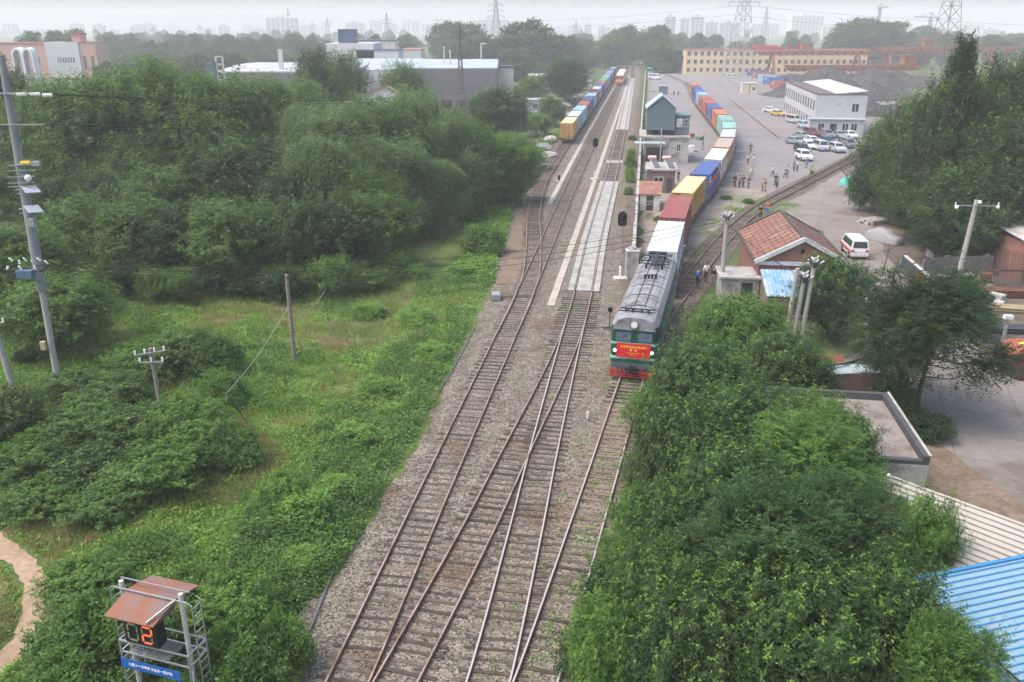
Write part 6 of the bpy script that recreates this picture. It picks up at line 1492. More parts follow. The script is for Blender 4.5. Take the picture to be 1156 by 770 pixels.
TV = dict(
    broad=[shoot_tree('broad', 10 + i, 5, 14, 1.0, 620, 15, 5, .33, 3.0, tip='tipfar') for i in range(3)],
    willow=[tree_mesh('willow', 90 + i, 5, 14, .8, 46, 9500, 6, .34, tl=1.15, droop=.95, wr=.27, shoots=.05) for i in range(2)],
    poplar=[tree_mesh('poplar', 20 + i, 3.6, 20, 1.5, 80, 13500, 4, .3, 'column', mat='dark', tl=.7) for i in range(2)],
    near=[shoot_tree('near', 30 + i, 3.6, 8, .6, 600, 17, 6, .195, 2.1) for i in range(3)],
    ail=[tree_mesh('ail', 40 + i, 3.8, 9, 2.2, 46, 4600, 14, .185, comp=True, wr=.36, tl=.85, droop=.4, shoots=.08) for i in range(2)],
    open=[tree_mesh('open', 44, 3.8, 9, 2.8, 40, 4300, 13, .19, comp=True, wr=.36, tl=.85, droop=.35, shoots=.15, fill=.12)],
    far=[tree_mesh('far', 50 + i, 5.5, 15, .6, 36, 3600, 3, .75, mat='far', tl=.9) for i in range(3)],
    conifer=[tree_mesh('conifer', 60, 2.4, 13, .8, 40, 5000, 4, .3, 'column', mat='dark', wr=.3)],
    shrub=[tree_mesh('shrub', 70 + i, 1.5, 2.2, .1, 26, 1500, 6, .16, mat='fresh', tl=.4) for i in range(4)],
    bush=[shoot_tree('bush', 80 + i, 2.6, 4.2, .1, 330, 13, 6, .17, 1.4) for i in range(3)])
def tree(kind, x, ytop, D, wpx, label, leaf='mid', group=None, name=None, cat='tree', seed=None, h=None):
    s = random.Random((x * 31 + int(D) * 7) if seed is None else seed); v = TV[kind]; v = v[s.randrange(len(v))]
    for _ in range(1): p = far(x, ytop, D)
    zt_ = h or max(1.0, p.z); px_m = mpp(D, zt_ * .6); X = (x - 578) * px_m
    sz = zt_ / v['H']; sx = wpx * px_m / 2 / (v['R'] * 1.0)
    sx = min(max(sx, sz * .55), sz * 1.9)
    t = thing(name or ('shrub' if kind in ('shrub', 'bush') else 'tree'), label, cat, (X, D, 0), s.uniform(0, 6.28), group); t.scale = (sx, sx, sz)
    link('trunk', v['trunk'], t); c = link('crown', v['crown'], t); recolor(c, LF[leaf]); return t
gL = 'trees of the dense wood left of the tracks'
def row(kind, L, label, group, leafs, D=None):
    for i, e in enumerate(L): tree(kind, e[0], e[1], e[2], e[3], label, leafs[(i * 7 + i // 3) % len(leafs)] if len(e) < 5 else e[4], group)
gj = random.Random(21)
def wood(x0, x1, step, y, D, w_, label, group, leafs, curve=lambda x: 0, kind='broad'):
    x = x0; i = 0
    while x < x1:
        yy = y + curve(x) + gj.uniform(-11, 9); tree(kind, x + gj.uniform(-9, 9), yy, D + gj.uniform(-2.5, 2.5) + max(0, (x - 380) * .09), w_ * gj.uniform(.8, 1.2), label, leafs[(i * 5 + i // 2) % len(leafs)], group, seed=gj.randrange(9999)); x += step * gj.uniform(.8, 1.2); i += 1
wood(88, 440, 44, 226, 75, 84, 'round leafy tree in the front row of the left wood facing the meadow', 'front row trees of the left wood', ['mid', 'dark', 'mid', 'dark', 'mid'])
for k, x, y, D, w_, lf in [('broad', 60, 86, 106, 100, 'olive'), ('broad', 100, 84, 101, 112, 'mid'), ('broad', 135, 82, 111, 90, 'mid'), ('broad', 172, 64, 106, 124, 'mid'), ('broad', 212, 78, 112, 92, 'olive'), ('broad', 246, 80, 104, 112, 'mid'), ('broad', 287, 84, 108, 98, 'olive'), ('broad', 20, 110, 108, 90, 'mid')]:
    tree(k, x, y, D, w_, 'tall broad tree at the back of the left wood, left of the drooping ones', lf, 'tall broad trees at the back of the left wood')
for k, x, y, D, w_, lf in [('willow', 326, 84, 112, 100, 'willow'), ('willow', 355, 112, 98, 92, 'willow'), ('willow', 394, 112, 97, 116, 'willow'), ('willow', 432, 104, 101, 112, 'willow'), ('broad', 472, 96, 106, 70, 'willow'), ('willow', 497, 120, 104, 100, 'willow'), ('willow', 365, 150, 90, 104, 'willow'), ('willow', 442, 150, 93, 104, 'willow'), ('broad', 412, 186, 86, 86, 'mid'), ('willow', 482, 178, 96, 84, 'willow')]:
    tree(k, x, y, D, w_, 'tall pale drooping tree in the right half of the left wood', lf, 'tall drooping trees of the left wood')
for k, x, y, D, w_, lf in [('broad', 530, 132, 108, 80, 'mid'), ('broad', 560, 150, 112, 66, 'fresh'), ('broad', 588, 162, 113, 46, 'fresh'), ('broad', 516, 190, 102, 62, 'mid'), ('broad', 545, 186, 109, 60, 'fresh'), ('broad', 572, 192, 110, 44, 'mid')]:
    tree(k, x, y, D, w_, 'fresh green tree at the right end of the left wood', lf, 'right end trees of the left wood')
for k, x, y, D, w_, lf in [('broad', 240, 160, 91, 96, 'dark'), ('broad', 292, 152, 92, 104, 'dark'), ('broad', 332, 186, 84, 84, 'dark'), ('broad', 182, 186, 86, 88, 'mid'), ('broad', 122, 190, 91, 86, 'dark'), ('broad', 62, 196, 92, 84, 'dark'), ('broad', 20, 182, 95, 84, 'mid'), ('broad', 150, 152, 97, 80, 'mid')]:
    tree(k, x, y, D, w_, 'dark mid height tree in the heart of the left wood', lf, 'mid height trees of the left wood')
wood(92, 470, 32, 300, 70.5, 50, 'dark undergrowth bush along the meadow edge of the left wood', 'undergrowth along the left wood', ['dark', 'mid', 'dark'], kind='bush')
for (x, y, D, w_, lf, lab) in [(355, 52, 165, 50, 'dark', 'dark tree standing before the white block of the factory'), (388, 55, 175, 52, 'mid', 'tree standing right of the dark one before the factory'), (456, 68, 175, 62, 'olive', 'yellowish tree in front of the grey factory wall'),
    (561, 97, 168, 78, 'dark', 'dark round tree left of the stone heaps'), (640, 65, 262, 54, 'dark', 'big dark tree beside the container wagons on the siding'), (20, 250, 64, 120, 'mid', 'round tree behind the left edge mast'), (62, 312, 57, 125, 'mid', 'round bushy tree at the left edge in front of the wood'),
    (28, 400, 55, 100, 'dark', 'dark bushy tree right under the left edge pole'), (1088, 0, 1, 1, '', '')]:
    if lf: tree('broad' if D > 60 else 'bush' if D < 50 else 'near', x, y, D, w_, lab, lf)
tree('conifer', 8, 62, 118, 40, 'dark conifer at the left edge below the pink building', 'dark'); tree('conifer', 30, 78, 122, 26, 'smaller dark conifer right of the one at the left edge', 'dark')
for (x, y, D, w_, lab) in [(603, 84, 262, 34, 'light green bush beside the pale flat building'), (622, 108, 205, 36, 'green bush between stone heaps and the dark round tree'), (606, 128, 185, 40, 'light green bush left of the stone heaps'), (575, 150, 150, 60, 'fresh green bush by the gap in the left wood'), (598, 165, 140, 40, 'fresh green bush beside the curve of the siding'),
    (627, 122, 225, 26, 'small bush among the stone heaps'), (580, 96, 280, 24, 'small dark bush by the white roofs')]: tree('bush', x, y, D, w_, lab, 'fresh' if 'fresh' in lab or 'light' in lab else 'mid', 'bushes between the left wood and the siding')
row('far', [(595, 24, 440, 62), (562, 44, 450, 50), (528, 26, 500, 58), (503, 26, 520, 40), (620, 42, 440, 50), (641, 42, 450, 40), (540, 42, 430, 50), (580, 55, 400, 40), (520, 50, 400, 40)], 'tall dark tree in the grove left of the far tracks', 'grove left of the far tracks', ['far'])
row('far', [(705, 30, 540, 42), (690, 40, 500, 38), (668, 46, 520, 40), (737, 30, 540, 42), (742, 50, 450, 40), (762, 56, 450, 32), (722, 60, 620, 30), (785, 42, 600, 50), (660, 62, 470, 30), (650, 66, 450, 30), (751, 62, 480, 30)], 'tree closing the view around the far end of the tracks', 'trees around the far end of the tracks', ['far', 'mid'])
row('far', [(972, 22, 570, 66), (1006, 25, 570, 44), (950, 34, 560, 40), (1045, 30, 700, 50), (1075, 38, 700, 40), (1120, 40, 650, 40), (1150, 38, 640, 50)], 'tall tree standing behind the gantry cranes', 'trees behind the gantry cranes', ['far'])
for i in range(240):
    D = 1 / random.uniform(1 / 1600, 1 / 480); x = random.uniform(-60, 1220) if i % 3 else random.uniform(90, 460)
    if D < 800 and (690 < x < 745): continue
    if D < 640 and -20 < x < 120: continue
    if D < 560 and 760 < x < 1000: continue
    tree('far', x, 0, D, random.uniform(9, 15) / mpp(D, 8), 'hazy tree of the distant treeline below the city', 'far', 'trees of the distant treeline', seed=i, h=random.uniform(11, 18))
row('far', [(130, 72, 300, 50), (175, 66, 330, 46), (210, 62, 340, 50), (255, 60, 360, 60), (150, 60, 420, 44), (190, 55, 460, 50), (235, 56, 450, 44), (280, 64, 420, 50), (330, 62, 460, 50), (300, 55, 520, 50), (415, 62, 420, 40), (590, 62, 380, 40)], 'grey green tree between the left wood and the distant treeline', 'trees beyond the left wood', ['far', 'mid'])
row('far', [(38, 36, 460, 28), (62, 35, 470, 26), (82, 33, 470, 30), (300, 48, 600, 50)], 'dark tree rising behind the pink building', 'trees behind the pink building', ['far'])
for k, x, y, D, w_, lf in [(e + (('dark', 'dark', 'deep')[i_ % 3],)) for i_, e in enumerate([('poplar', 1076, 42, 90, 50), ('broad', 1054, 84, 89, 62), ('broad', 1030, 106, 98, 84), ('broad', 1002, 136, 104, 72), ('broad', 988, 186, 108, 46), ('broad', 1046, 160, 90, 84), ('broad', 1096, 96, 92, 94), ('broad', 1120, 62, 96, 74), ('broad', 1152, 58, 98, 84), ('broad', 1120, 132, 85, 94), ('broad', 1150, 112, 92, 94), ('broad', 1078, 182, 82, 84), ('broad', 1140, 192, 82, 84), ('broad', 1022, 204, 98, 56), ('broad', 1106, 218, 80, 74), ('broad', 1164, 164, 86, 84), ('broad', 1062, 228, 82, 56), ('broad', 1188, 92, 98, 84)])]:
    tree(k, x, y, D, w_, 'tall dark tree in the big cluster right of the road' if k == 'broad' else 'high pointed poplar rising out of the dark cluster right of the road', lf, 'dark tree cluster right of the road' if k == 'broad' else None)
tree('broad', 974, 188, 107, 36, 'lower tree in front of the poplars beside the teal tarpaulin', 'mid')
# the thicket at the lower right, nearest to the camera
def th(kind, x, y, H, w_, lf, lab):
    lf = {'mid': 'deep'}.get(lf, lf)
    a = PITCH + math.atan((y - 385) / CAM_F); tree(kind, x, y, (CAM_H - H) / math.tan(a), w_ * (1 if kind == 'bush' else .9), lab, lf, 'thicket beside the locomotive track' if lab.startswith('leafy under') else None)
for e in [
    ('near', 838, 334, 5.6, 120, 'fresh', 'bright bushy tree farthest back in the thicket beside the red roofed house'), ('near', 792, 384, 6.0, 125, 'mid', 'rounded tree of the thicket hiding the front corner of the locomotive'), ('near', 880, 372, 5.6, 110, 'mid', 'thicket tree below the three clustered poles'),
    ('near', 772, 452, 6.4, 120, 'dark', 'dark thicket tree hanging over the locomotive track'), ('near', 842, 430, 6.6, 150, 'mid', 'broad thicket tree left of the patched lean to'), ('near', 915, 442, 5.6, 110, 'fresh', 'light thicket tree beside the patched lean to'),
    ('near', 948, 462, 5.8, 96, 'mid', 'leafy thicket tree leaning over the flat roof'), ('near', 748, 540, 6.2, 110, 'mid', 'thicket tree leaning to the rusty sleepers of the locomotive track'), ('ail', 915, 480, 7.0, 170, 'fresh', 'bright feathery tree of the thicket before the flat roof'), ('near', 825, 500, 7.2, 170, 'mid', 'wide thicket tree in the middle of the lower right'),
    ('ail', 855, 565, 8.0, 220, 'mid', 'big feathery tree in the centre of the thicket'), ('near', 752, 612, 6.6, 150, 'mid', 'thicket tree at the gravel edge near the bottom'), ('near', 1034, 556, 6.2, 95, 'fresh', 'bright thicket tree in front of the cream ribbed roof'),
    ('ail', 945, 556, 7.6, 170, 'mid', 'dense thicket tree left of the cream ribbed roof'), ('near', 690, 672, 5.0, 110, 'fresh', 'lowest leafy bush reaching over the rail at the bottom edge'), ('near', 988, 620, 7.5, 170, 'mid', 'full tree overhanging the bright blue roof'),
    ('near', 905, 640, 7.6, 230, 'mid', 'dense tree at the bottom edge of the thicket'), ('near', 795, 660, 7.0, 190, 'dark', 'dark leafy tree at the bottom edge left of the dense one'), ('ail', 1062, 715, 6.6, 110, 'fresh', 'feathery sprig tree in front of the bright blue roof')]: th(*e)
for (x, y) in [(738, 500), (722, 555), (705, 605), (690, 640), (762, 420), (742, 440), (850, 395), (800, 430), (785, 500), (880, 430), (940, 470), (970, 530), (990, 510), (720, 640), (665, 705), (740, 700), (830, 640), (905, 400), (930, 520)]: th('bush', x, y, 2.8, 75, ['mid', 'fresh', 'dark'][(x // 7) % 3], 'filler undergrowth bush in the thicket right of the locomotive track'.replace('filler ', 'leafy '))
tree('near', 940, 290, 60, 92, 'compact dark tree between the red roofed house and the slim wooden pole', 'dark'); tree('open', 1050, 314, 46.5, 150, 'feathery leaved tree with open trunk beside the concrete road', 'dark')
tree('ail', 1018, 330, 50, 70, 'slender feathery tree left of the open trunked one', 'mid'); tree('bush', 1105, 345, 60, 40, 'small bush on the scrap heap by the leaning pole', 'mid'); tree('shrub', 1008, 425, 47, 46, 'low shrub beside the wheelie bin', 'mid'); tree('shrub', 1045, 470, 44, 60, 'low shrub round the foot of the open trunked tree', 'dark'); tree('shrub', 1180, 555, 37, 30, 'shrub beyond the road', 'mid') if False else None
# shrubs of the meadow
sh = [(214, 452, 2.8, 96, 'fresh'), (146, 462, 2.2, 90, 'mid'), (232, 470, 2.4, 80, 'fresh'), (185, 505, 2.4, 110, 'fresh'), (242, 388, 2.4, 56, 'mid'), (212, 372, 3.0, 84, 'mid'), (168, 388, 2.4, 84, 'fresh'), (248, 424, 1.9, 56, 'fresh'), (128, 428, 2.0, 84, 'mid'), (98, 452, 2.0, 84, 'mid'), (62, 470, 1.9, 84, 'mid'),
      (30, 500, 2.0, 90, 'mid'), (92, 510, 1.7, 96, 'dark'), (40, 548, 1.5, 96, 'mid'), (112, 556, 1.5, 84, 'mid'), (4, 440, 3.4, 90, 'dark'), (318, 536, 2.1, 66, 'fresh'), (345, 560, 1.6, 60, 'weed'), (262, 492, 1.8, 60, 'mid'), (440, 286, 2.4, 44, 'fresh'), (468, 300, 1.3, 30, 'weed'), (545, 258, 2.6, 46, 'fresh'), (415, 345, 1.0, 36, 'weed'),
      (300, 575, 1.2, 70, 'mid'), (150, 530, 1.6, 84, 'mid'), (75, 420, 2.2, 76, 'mid'), (520, 300, 1.2, 36, 'weed'), (470, 352, .9, 40, 'weed'), (490, 392, .8, 36, 'weed'), (424, 432, .8, 44, 'weed'), (400, 484, .9, 46, 'weed'), (380, 545, .9, 46, 'weed'), (345, 624, 1.0, 50, 'weed')]
for i, (x, y, H, w_, lf) in enumerate(sh):
    a = PITCH + math.atan((y - 385) / CAM_F); big = H >= 1.7; tree('bush' if w_ > 60 else 'shrub', x, y, (CAM_H - H) / math.tan(a), w_, 'leafy shrub taller than a person in the thicket of the left meadow' if big else 'low leafy shrub among the weeds of the left meadow', lf, 'tall shrubs in the left meadow' if big else 'low shrubs in the left meadow', cat='shrub')
sh = [(95, 640, 29, 120), (84, 700, 25.5, 100), (110, 690, 25.6, 90), (260, 660, 27, 110), (265, 722, 23.8, 90), (180, 700, 25.6, 90), (70, 748, 23.5, 80), (320, 705, 25, 60), (215, 650, 28, 70), (290, 745, 23, 80), (330, 600, 34, 60)]
for i, (x, y, D, w_) in enumerate(sh): tree('bush' if w_ > 100 else 'shrub', x, y, D, w_, 'bright leafy shrub growing around the number display', ['fresh', 'mid', 'fresh', 'fresh'][i % 4], 'shrubs around the number display', cat='shrub')
for i, (x, y, D) in enumerate([(714, 125, 178), (713, 146, 155), (712, 170, 142), (711, 192, 128), (710, 215, 118), (726, 200, 122), (727, 225, 110), (757, 232, 104), (745, 245, 101), (820, 232, 115), (845, 232, 112), (772, 262, 97)]):
    tree('shrub', x, y, D, 9 + 2 * (i % 3) if i < 7 else 20, 'small weedy bush growing along the stained boundary wall' if i < 7 else 'tuft of weeds on the sandy ground beside the yard train', ['fresh', 'weed'][i % 2], 'bushes along the boundary wall' if i < 7 else 'weed tufts beside the yard train', cat='bush', h=1.0 + .35 * (i % 4) if i < 7 else .55)
# bare branched shrub before the poplars
b = at(958, 232); t = thing('bare_tree', 'leafless thin branched tree in front of the poplars', 'tree', b); mb = MB(BARK); rr_ = random.Random(4)
def branch(p, d, L, r, n):
    e = p + d * L; mb.tube([p, e], [r, r * .6], 5)
    if n: [branch(e, (d + Vector((rr_.uniform(-.7, .7), rr_.uniform(-.7, .7), rr_.uniform(-.1, .4)))).normalized(), L * .75, r * .6, n - 1) for _ in range(3)]
branch(Vector((0, 0, 0)), Vector((0, 0, 1)), 1.8, .09, 4); mb.build('trunk', t)

# ------------------------------------------------------------------ ground cover of the meadow (nobody could count it)
edge = [at(x, y) for x, y in [(262, 800), (325, 705), (383, 640), (428, 560), (470, 495), (516, 400), (550, 330), (571, 262), (589, 205), (604, 184), (640, 146), (688, 84)]]
def edge_x(Y):
    for a, b in zip(edge, edge[1:]):
        if a.y <= Y <= b.y: return a.x + (b.x - a.x) * (Y - a.y) / (b.y - a.y)
    return edge[0].x if Y < edge[0].y else edge[-1].x
from mathutils import noise as mn
pathc = [p.to_2d() for p in _cl]
def seg_d(p, a, b):
    ab = b - a; t = max(0, min(1, (p - a).dot(ab) / ab.length_squared)); return (p - a - ab * t).length
def scatter(n, y0, y1, keep):
    out = []
    g = random.Random(n)
    while len(out) < n:
        Y = y0 + (y1 - y0) * g.random()**1.35; xe = edge_x(Y); X = xe - (xe + .66 * Y + 4) * g.random()**.9
        q = Vector((X, Y))
        if Y < 34 and X < -9 and min(seg_d(q, a, b) for a, b in zip(pathc, pathc[1:])) < .8: continue
        nz = mn.noise(Vector((X * .16, Y * .16, 3.1))) + .4 * mn.noise(Vector((X * .6, Y * .6, 8)))
        if keep(X, Y, xe - X, nz, g): out.append((X, Y, nz))
    return np.array(out)
def cover(name, pts, per, rad, hgt, leaf, mat, label=None, blade=False, wr=.6):
    g = np.random.default_rng(len(pts)); n = len(pts)
    c = np.repeat(np.concatenate([pts[:, :2], np.zeros((n, 1))], 1), per, 0); m = len(c)
    hs = np.repeat(hgt * g.uniform(.5, 1.3, n) * (1 + .6 * pts[:, 2]), per)
    a = g.uniform(0, 6.283, m); r = rad * np.sqrt(g.random(m)); c[:, 0] += r * np.cos(a); c[:, 1] += r * np.sin(a)
    out = np.stack([np.cos(a), np.sin(a), np.zeros(m)], 1)
    if blade:
        L = np.maximum(.12, hs * g.uniform(.6, 1.2, m)); ax = unit(out * .35 + g.normal(size=(m, 3)) * .22 + np.array([0, 0, 1.0])); nr = out + g.normal(size=(m, 3)) * .5
        c[:, 2] = .02; V = leaves(c, ax, nr, L, wr)
    else:
        c[:, 2] = .05 + np.maximum(.05, hs) * (1 - .7 * (r / rad)**2) * g.uniform(.45, 1.0, m); ax = out + g.normal(size=(m, 3)) * .5; nr = np.array([0, 0, 1.0]) + out * .4 + g.normal(size=(m, 3)) * .4
        V = leaves(c, ax, nr, leaf * g.uniform(.6, 1.3, m), wr)
    o = link(name, quads_mesh(name, V, LF[mat])); tag(o, kind='stuff'); return o
# leafy weeds: thick beside the gravel, patchy elsewhere
cover('weeds', scatter(17000, 21.5, 75, lambda X, Y, d, nz, g: (d < 6.5 + 2.5 * nz and d > .0 + g.random() * .5) or (nz > .02 and g.random() < .75) or g.random() < .12), 15, .30, .42, .15, 'weed')
cover('tall_weeds', scatter(5200, 21.5, 100, lambda X, Y, d, nz, g: (d < 5 and nz > -.1) or nz > .25), 16, .34, .85, .16, 'mid')
cover('grass', scatter(13000, 21.5, 78, lambda X, Y, d, nz, g: d > 1.0), 13, .25, .42, .1, 'grass', blade=True, wr=.07)
cover('dry_grass', scatter(3000, 24, 72, lambda X, Y, d, nz, g: d > 3 and nz < -.12), 12, .25, .55, .1, 'dry', blade=True, wr=.07)
cover('edge_weeds', scatter(1800, 75, 190, lambda X, Y, d, nz, g: d < 3.5), 14, .4, .7, .26, 'weed')
# sparse weeds between the rails and along the locomotive track
gw = random.Random(5); pts = []
for i in range(700):
    d = gw.uniform(0, 34); p = pth3.pos(d); k = gw.choice((0, 0, 1.6, 2.2, -1.5)); nz = mn.noise(Vector((p.x * .5, p.y * .5, k)))
    if nz > -.05: pts.append((p.x + k + gw.uniform(-.5, .5), p.y + gw.uniform(-.3, .3), nz))
for i in range(260):
    d = gw.uniform(60, 170); p = pth1.pos(d); pts.append((p.x + gw.choice((0, 1.8, 2.4)) + gw.uniform(-.4, .4), p.y, -.3))
cover('track_weeds', np.array(pts), 9, .16, .14, .09, 'weed')
gy = random.Random(9); pts = []
for (x, y, n) in [(870, 205, 0), (842, 228, 90), (835, 238, 70), (824, 236, 60), (858, 226, 50), (862, 240, 70), (890, 232, 90), (880, 236, 60), (800, 262, 60), (812, 250, 40), (905, 218, 30), (785, 285, 50), (760, 238, 90), (752, 252, 70), (650, 350, 10), (742, 118, 120), (738, 104, 120), (735, 130, 60)]:
    c = at(x, y)
    for i in range(n): pts.append((c.x + gy.gauss(0, .8), c.y + gy.gauss(0, 1.3), 0))
cover('yard_weeds', np.array(pts), 9, .26, .16, .13, 'weed')
# ------------------------------------------------------------------ factory, pink building and other things beyond the left wood
FGREY = M('factory_grey', (.15, .145, .155), .8, .06, .3); FROOF = M('pale_blue_roof', (.33, .39, .43), .6, .15, .15, dirt=(.38, .36, .33), damt=.4); FWHITE = M('far_white', (.52, .52, .52), .8, .06, .3)
def hall(label, x0, x1, yb, yt, D, depth, wall, roof, name='factory_hall', win=0, rise=2.0):
    a = far(x0, yt, D); b = far(x1, yt, D); h_ = a.z; L = b.x - a.x
    t = thing(name, label, 'factory', (a.x, D, 0), 0)
    MB(wall).box(0, L, 0, depth, 0, h_).build('wall', t)
    r = MB(roof); n = 10; prof_ = [(0, h_ + .003)] + [(depth * i / n, h_ + .3 + rise * math.sin(math.pi * i / n)) for i in range(n + 1)] + [(depth, h_ + .003)]
    r.ext(prof_, -.3, L + .3, 'x'); r.build('roof', t)
    for k in range(win): x = L * (k + .5) / win; window(t, x - 1.2, x + 1.2, 0, 2.2, 4.6, -1, DARKSTEEL)
    return t
hall('long grey factory hall with pale curved roofs behind the left wood', 463, 560, 112, 78, 222, 40, FGREY, FROOF, win=6, rise=1.3)
hall('dark walled low factory with white roof left of the white block', 245, 400, 90, 82, 235, 55, FGREY, M('white_roof_sheet', (.38, .38, .385), .6, .15, .15), win=0, rise=1.0)
hall('low pale factory wing between tree and grey hall', 392, 470, 95, 80, 250, 45, FWHITE, FROOF, win=0, rise=2.2)
block('warehouse', 'white block with dark blue box on its roof behind the factory', (far(367, 49, 300).x, 300), 16, 20, far(367, 49, 300).z, 0, FWHITE, 2, 0)
p = far(381, 37, 302); t = thing('roof_box', 'dark blue box standing on the white block', 'tank', (p.x, 303, far(367, 49, 300).z + .01)); MB(M('dark_blue_box', (.035, .07, .13), .6)).box(0, 5.4, 0, 6, 0, 4.2).build('shell', t); MB(DARKSTEEL).box(-.1, 5.5, -.1, 6.1, 4.2, 4.4).build('cap', t)
block('office_block', 'cream and blue roofed office with a row of windows behind the factory', (far(398, 47, 340).x, 340), 16, 12, far(398, 46, 340).z, 0, M('pale_cream', (.55, .5, .42), .8), 2, 8, 1.0, 1.5, M('blue_eave', (.07, .11, .16), .6))
block('warehouse', 'dark blue roofed shed in front of the cream office', (far(402, 58, 300).x, 300), 14, 14, far(402, 57, 300).z, 0, FWHITE, 1, 4, 1.5, 2, M('blue_eave', (.07, .11, .16), .6))
block('warehouse', 'white and red edged low building far behind the factory', (far(453, 56, 420).x, 420), 9, 20, far(453, 56, 420).z, 0, FWHITE, 1, 3, 1.5, 2, M('red_eave', (.4, .15, .1), .7))
block('store', 'pale flat roofed store beside the light green bush', (far(562, 76, 262).x, 262), 4.6, 8, far(562, 76, 262).z, 0, M('pale_cream', (.55, .5, .42), .8), 1, 0, roof=DARKSTEEL)
t = thing('gable_shed', 'small white gabled shed with orange trim behind the left wood', 'shed', (far(405, 110, 168).x, 168, 0)); zz = far(430, 108, 168).z; L = far(455, 108, 168).x - far(405, 108, 168).x
MB(FWHITE).ext([(.3, 0), (L - .3, 0), (L - .3, zz), (L * .62, zz + 1.6), (.3, zz)], 0, 14).build('wall', t); r = MB(M('orange_trim', (.4, .16, .09), .7)); r.bar((0, -.1, zz - .05), (L * .62, -.1, zz + 1.75), .3, .25); r.bar((L * .62, -.1, zz + 1.75), (L, -.1, zz - .05), .3, .25); r.build('verge', t)
block('white_gable_wall', 'tall narrow white block with brown roof seen behind the left wood', (far(388, 96, 180).x, 180), 2.6, 9, far(388, 96, 180).z, -.25, FWHITE, 1, 0, roof=M('brown_roof', (.2, .13, .1), .8))
for (x, yt, yb, D, lab, m_) in [(238, 72, 96, 205, 'dark grey square chimney duct left of the factory', TIN), (247, 64, 82, 210, 'white lattice sign frame beside the grey duct', FWHITE), (371, 60, 92, 190, 'silver duct pipe with hooked top behind the wood', STEEL), (316, 57, 72, 240, 'white slim sign pylon on the low factory', FWHITE), (501, 54, 74, 230, 'thin white mast on the curved factory roof', FWHITE), (543, 50, 70, 240, 'white street lamp mast right of the curved roof', FWHITE), (508, 58, 78, 228, 'pale vent stack on the curved factory roof', FWHITE)]:
    a = far(x, yt, D); t = thing('duct' if 'duct' in lab else 'mast', lab, 'mast', (a.x, D, 0)); w_ = .9 if 'square' in lab else .55 if 'duct' in lab else .5 if 'sign' in lab else .16
    if 'lattice' in lab:
        mb = MB(m_); [mb.bar((s, 0, 0), (s, 0, a.z), .35) for s in (-.8, .8)]; [mb.bar((-.8, 0, a.z - k * 1.7), (.8, 0, a.z - k * 1.7), .35) for k in range(4)]; mb.build('frame', t)
    else:
        MB(m_).box(-w_, w_, -w_, w_, 0, a.z).build('shaft', t); MB(m_).box(-w_ - .1, w_ + (1.2 if 'lamp' in lab or 'hook' in lab else .1), -w_ - .1, w_ + .1, a.z, a.z + .3).build('cap', t)
# pink building with the twin white arches
PINK = M('pink_plaster', (.46, .27, .2), .85, .06, .2); D = 400; s_ = mpp(D, 8)
X = lambda x: (x - 578) * s_
Z = lambda y, d=D: far(578, y, d).z
t = thing('pink_building', 'long pink building with grey windows and red roof edge far left', 'building', (X(0), D + 12, 0)); RE = M('red_edge', (.3, .07, .06), .8)
MB(PINK).box(-12, X(62) - X(0), 0, 14, 0, Z(50)).build('wall', t); MB(RE).box(-12.3, X(62) - X(0) + .3, -.3, 14.3, Z(50), Z(50) + .5).build('roof', t)
MB(FWHITE).box(X(44) - X(0), X(82) - X(0), -5, 6, 0, Z(48)).build('white_wing', t); MB(PINK).box(X(82) - X(0), X(101) - X(0), -4.5, 10, 0, Z(49)).build('right_wing', t); MB(RE).box(X(66) - X(0), X(101) - X(0), -4.8, 10, Z(49), Z(49) + .5).build('red_cornice', t)
MB(PINK).box(X(70) - X(0), X(80) - X(0), 0, 6, 0, Z(40)).build('tower', t); MB(RE).box(X(70) - X(0) - .3, X(80) - X(0) + .3, -.3, 6.3, Z(40), Z(40) + .9).build('tower_roof', t)
for x in (3, 11, 20, 26): window(t, X(x) - X(0), X(x + 3) - X(0), 0, 5, 9, -1, FWHITE)
for x in (85, 94): window(t, X(x) - X(0), X(x + 3.6) - X(0), -4.5, 4, 9.4, -1, FWHITE)
for i in range(7): window(t, X(56 + i * 3) - X(0), X(57.6 + i * 3) - X(0), -5, 6.5, 8.8, -1, FWHITE)
for i in range(3): window(t, X(71.5 + i * 3) - X(0), X(73 + i * 3) - X(0), 0, Z(42.5), Z(41), -1, FWHITE)
t = thing('arch_hall', 'pair of white barrel arches in front of the pink building', 'arch', (X(38), D - 18, 0)); AW = M('arch_white', (.68, .69, .72), .7, .04, .2)
for i, x in enumerate((45, 56)):
    cx = X(x) - X(38); r = 2.2; hz_ = Z(54, D - 18); mb = MB(AW); n = 14; vs = []; fs = []
    P_2 = [(cx - r, 0)] + [(cx + r * -math.cos(math.pi * k / n), hz_ - r * 1.25 + r * 1.25 * math.sin(math.pi * k / n)) for k in range(n + 1)] + [(cx + r, 0)]
    P_3 = [(cx + (x_ - cx) * .78, z_ if z_ == 0 else z_ - .9) for x_, z_ in P_2]
    k_ = len(P_2)
    for y in (0, 13): vs += [(a_ - (y * .35), y, b_) for a_, b_ in P_2] + [(a_ - (y * .35), y, b_) for a_, b_ in P_3]
    for k in range(k_ - 1): fs += [(k, k + 1, 2 * k_ + k + 1, 2 * k_ + k), (k_ + k, 3 * k_ + k, 3 * k_ + k + 1, k_ + k + 1), (k, k_ + k, k_ + k + 1, k + 1), (2 * k_ + k, 2 * k_ + k + 1, 3 * k_ + k + 1, 3 * k_ + k)]
    mb.add(vs, fs); mb.build('barrel', t)
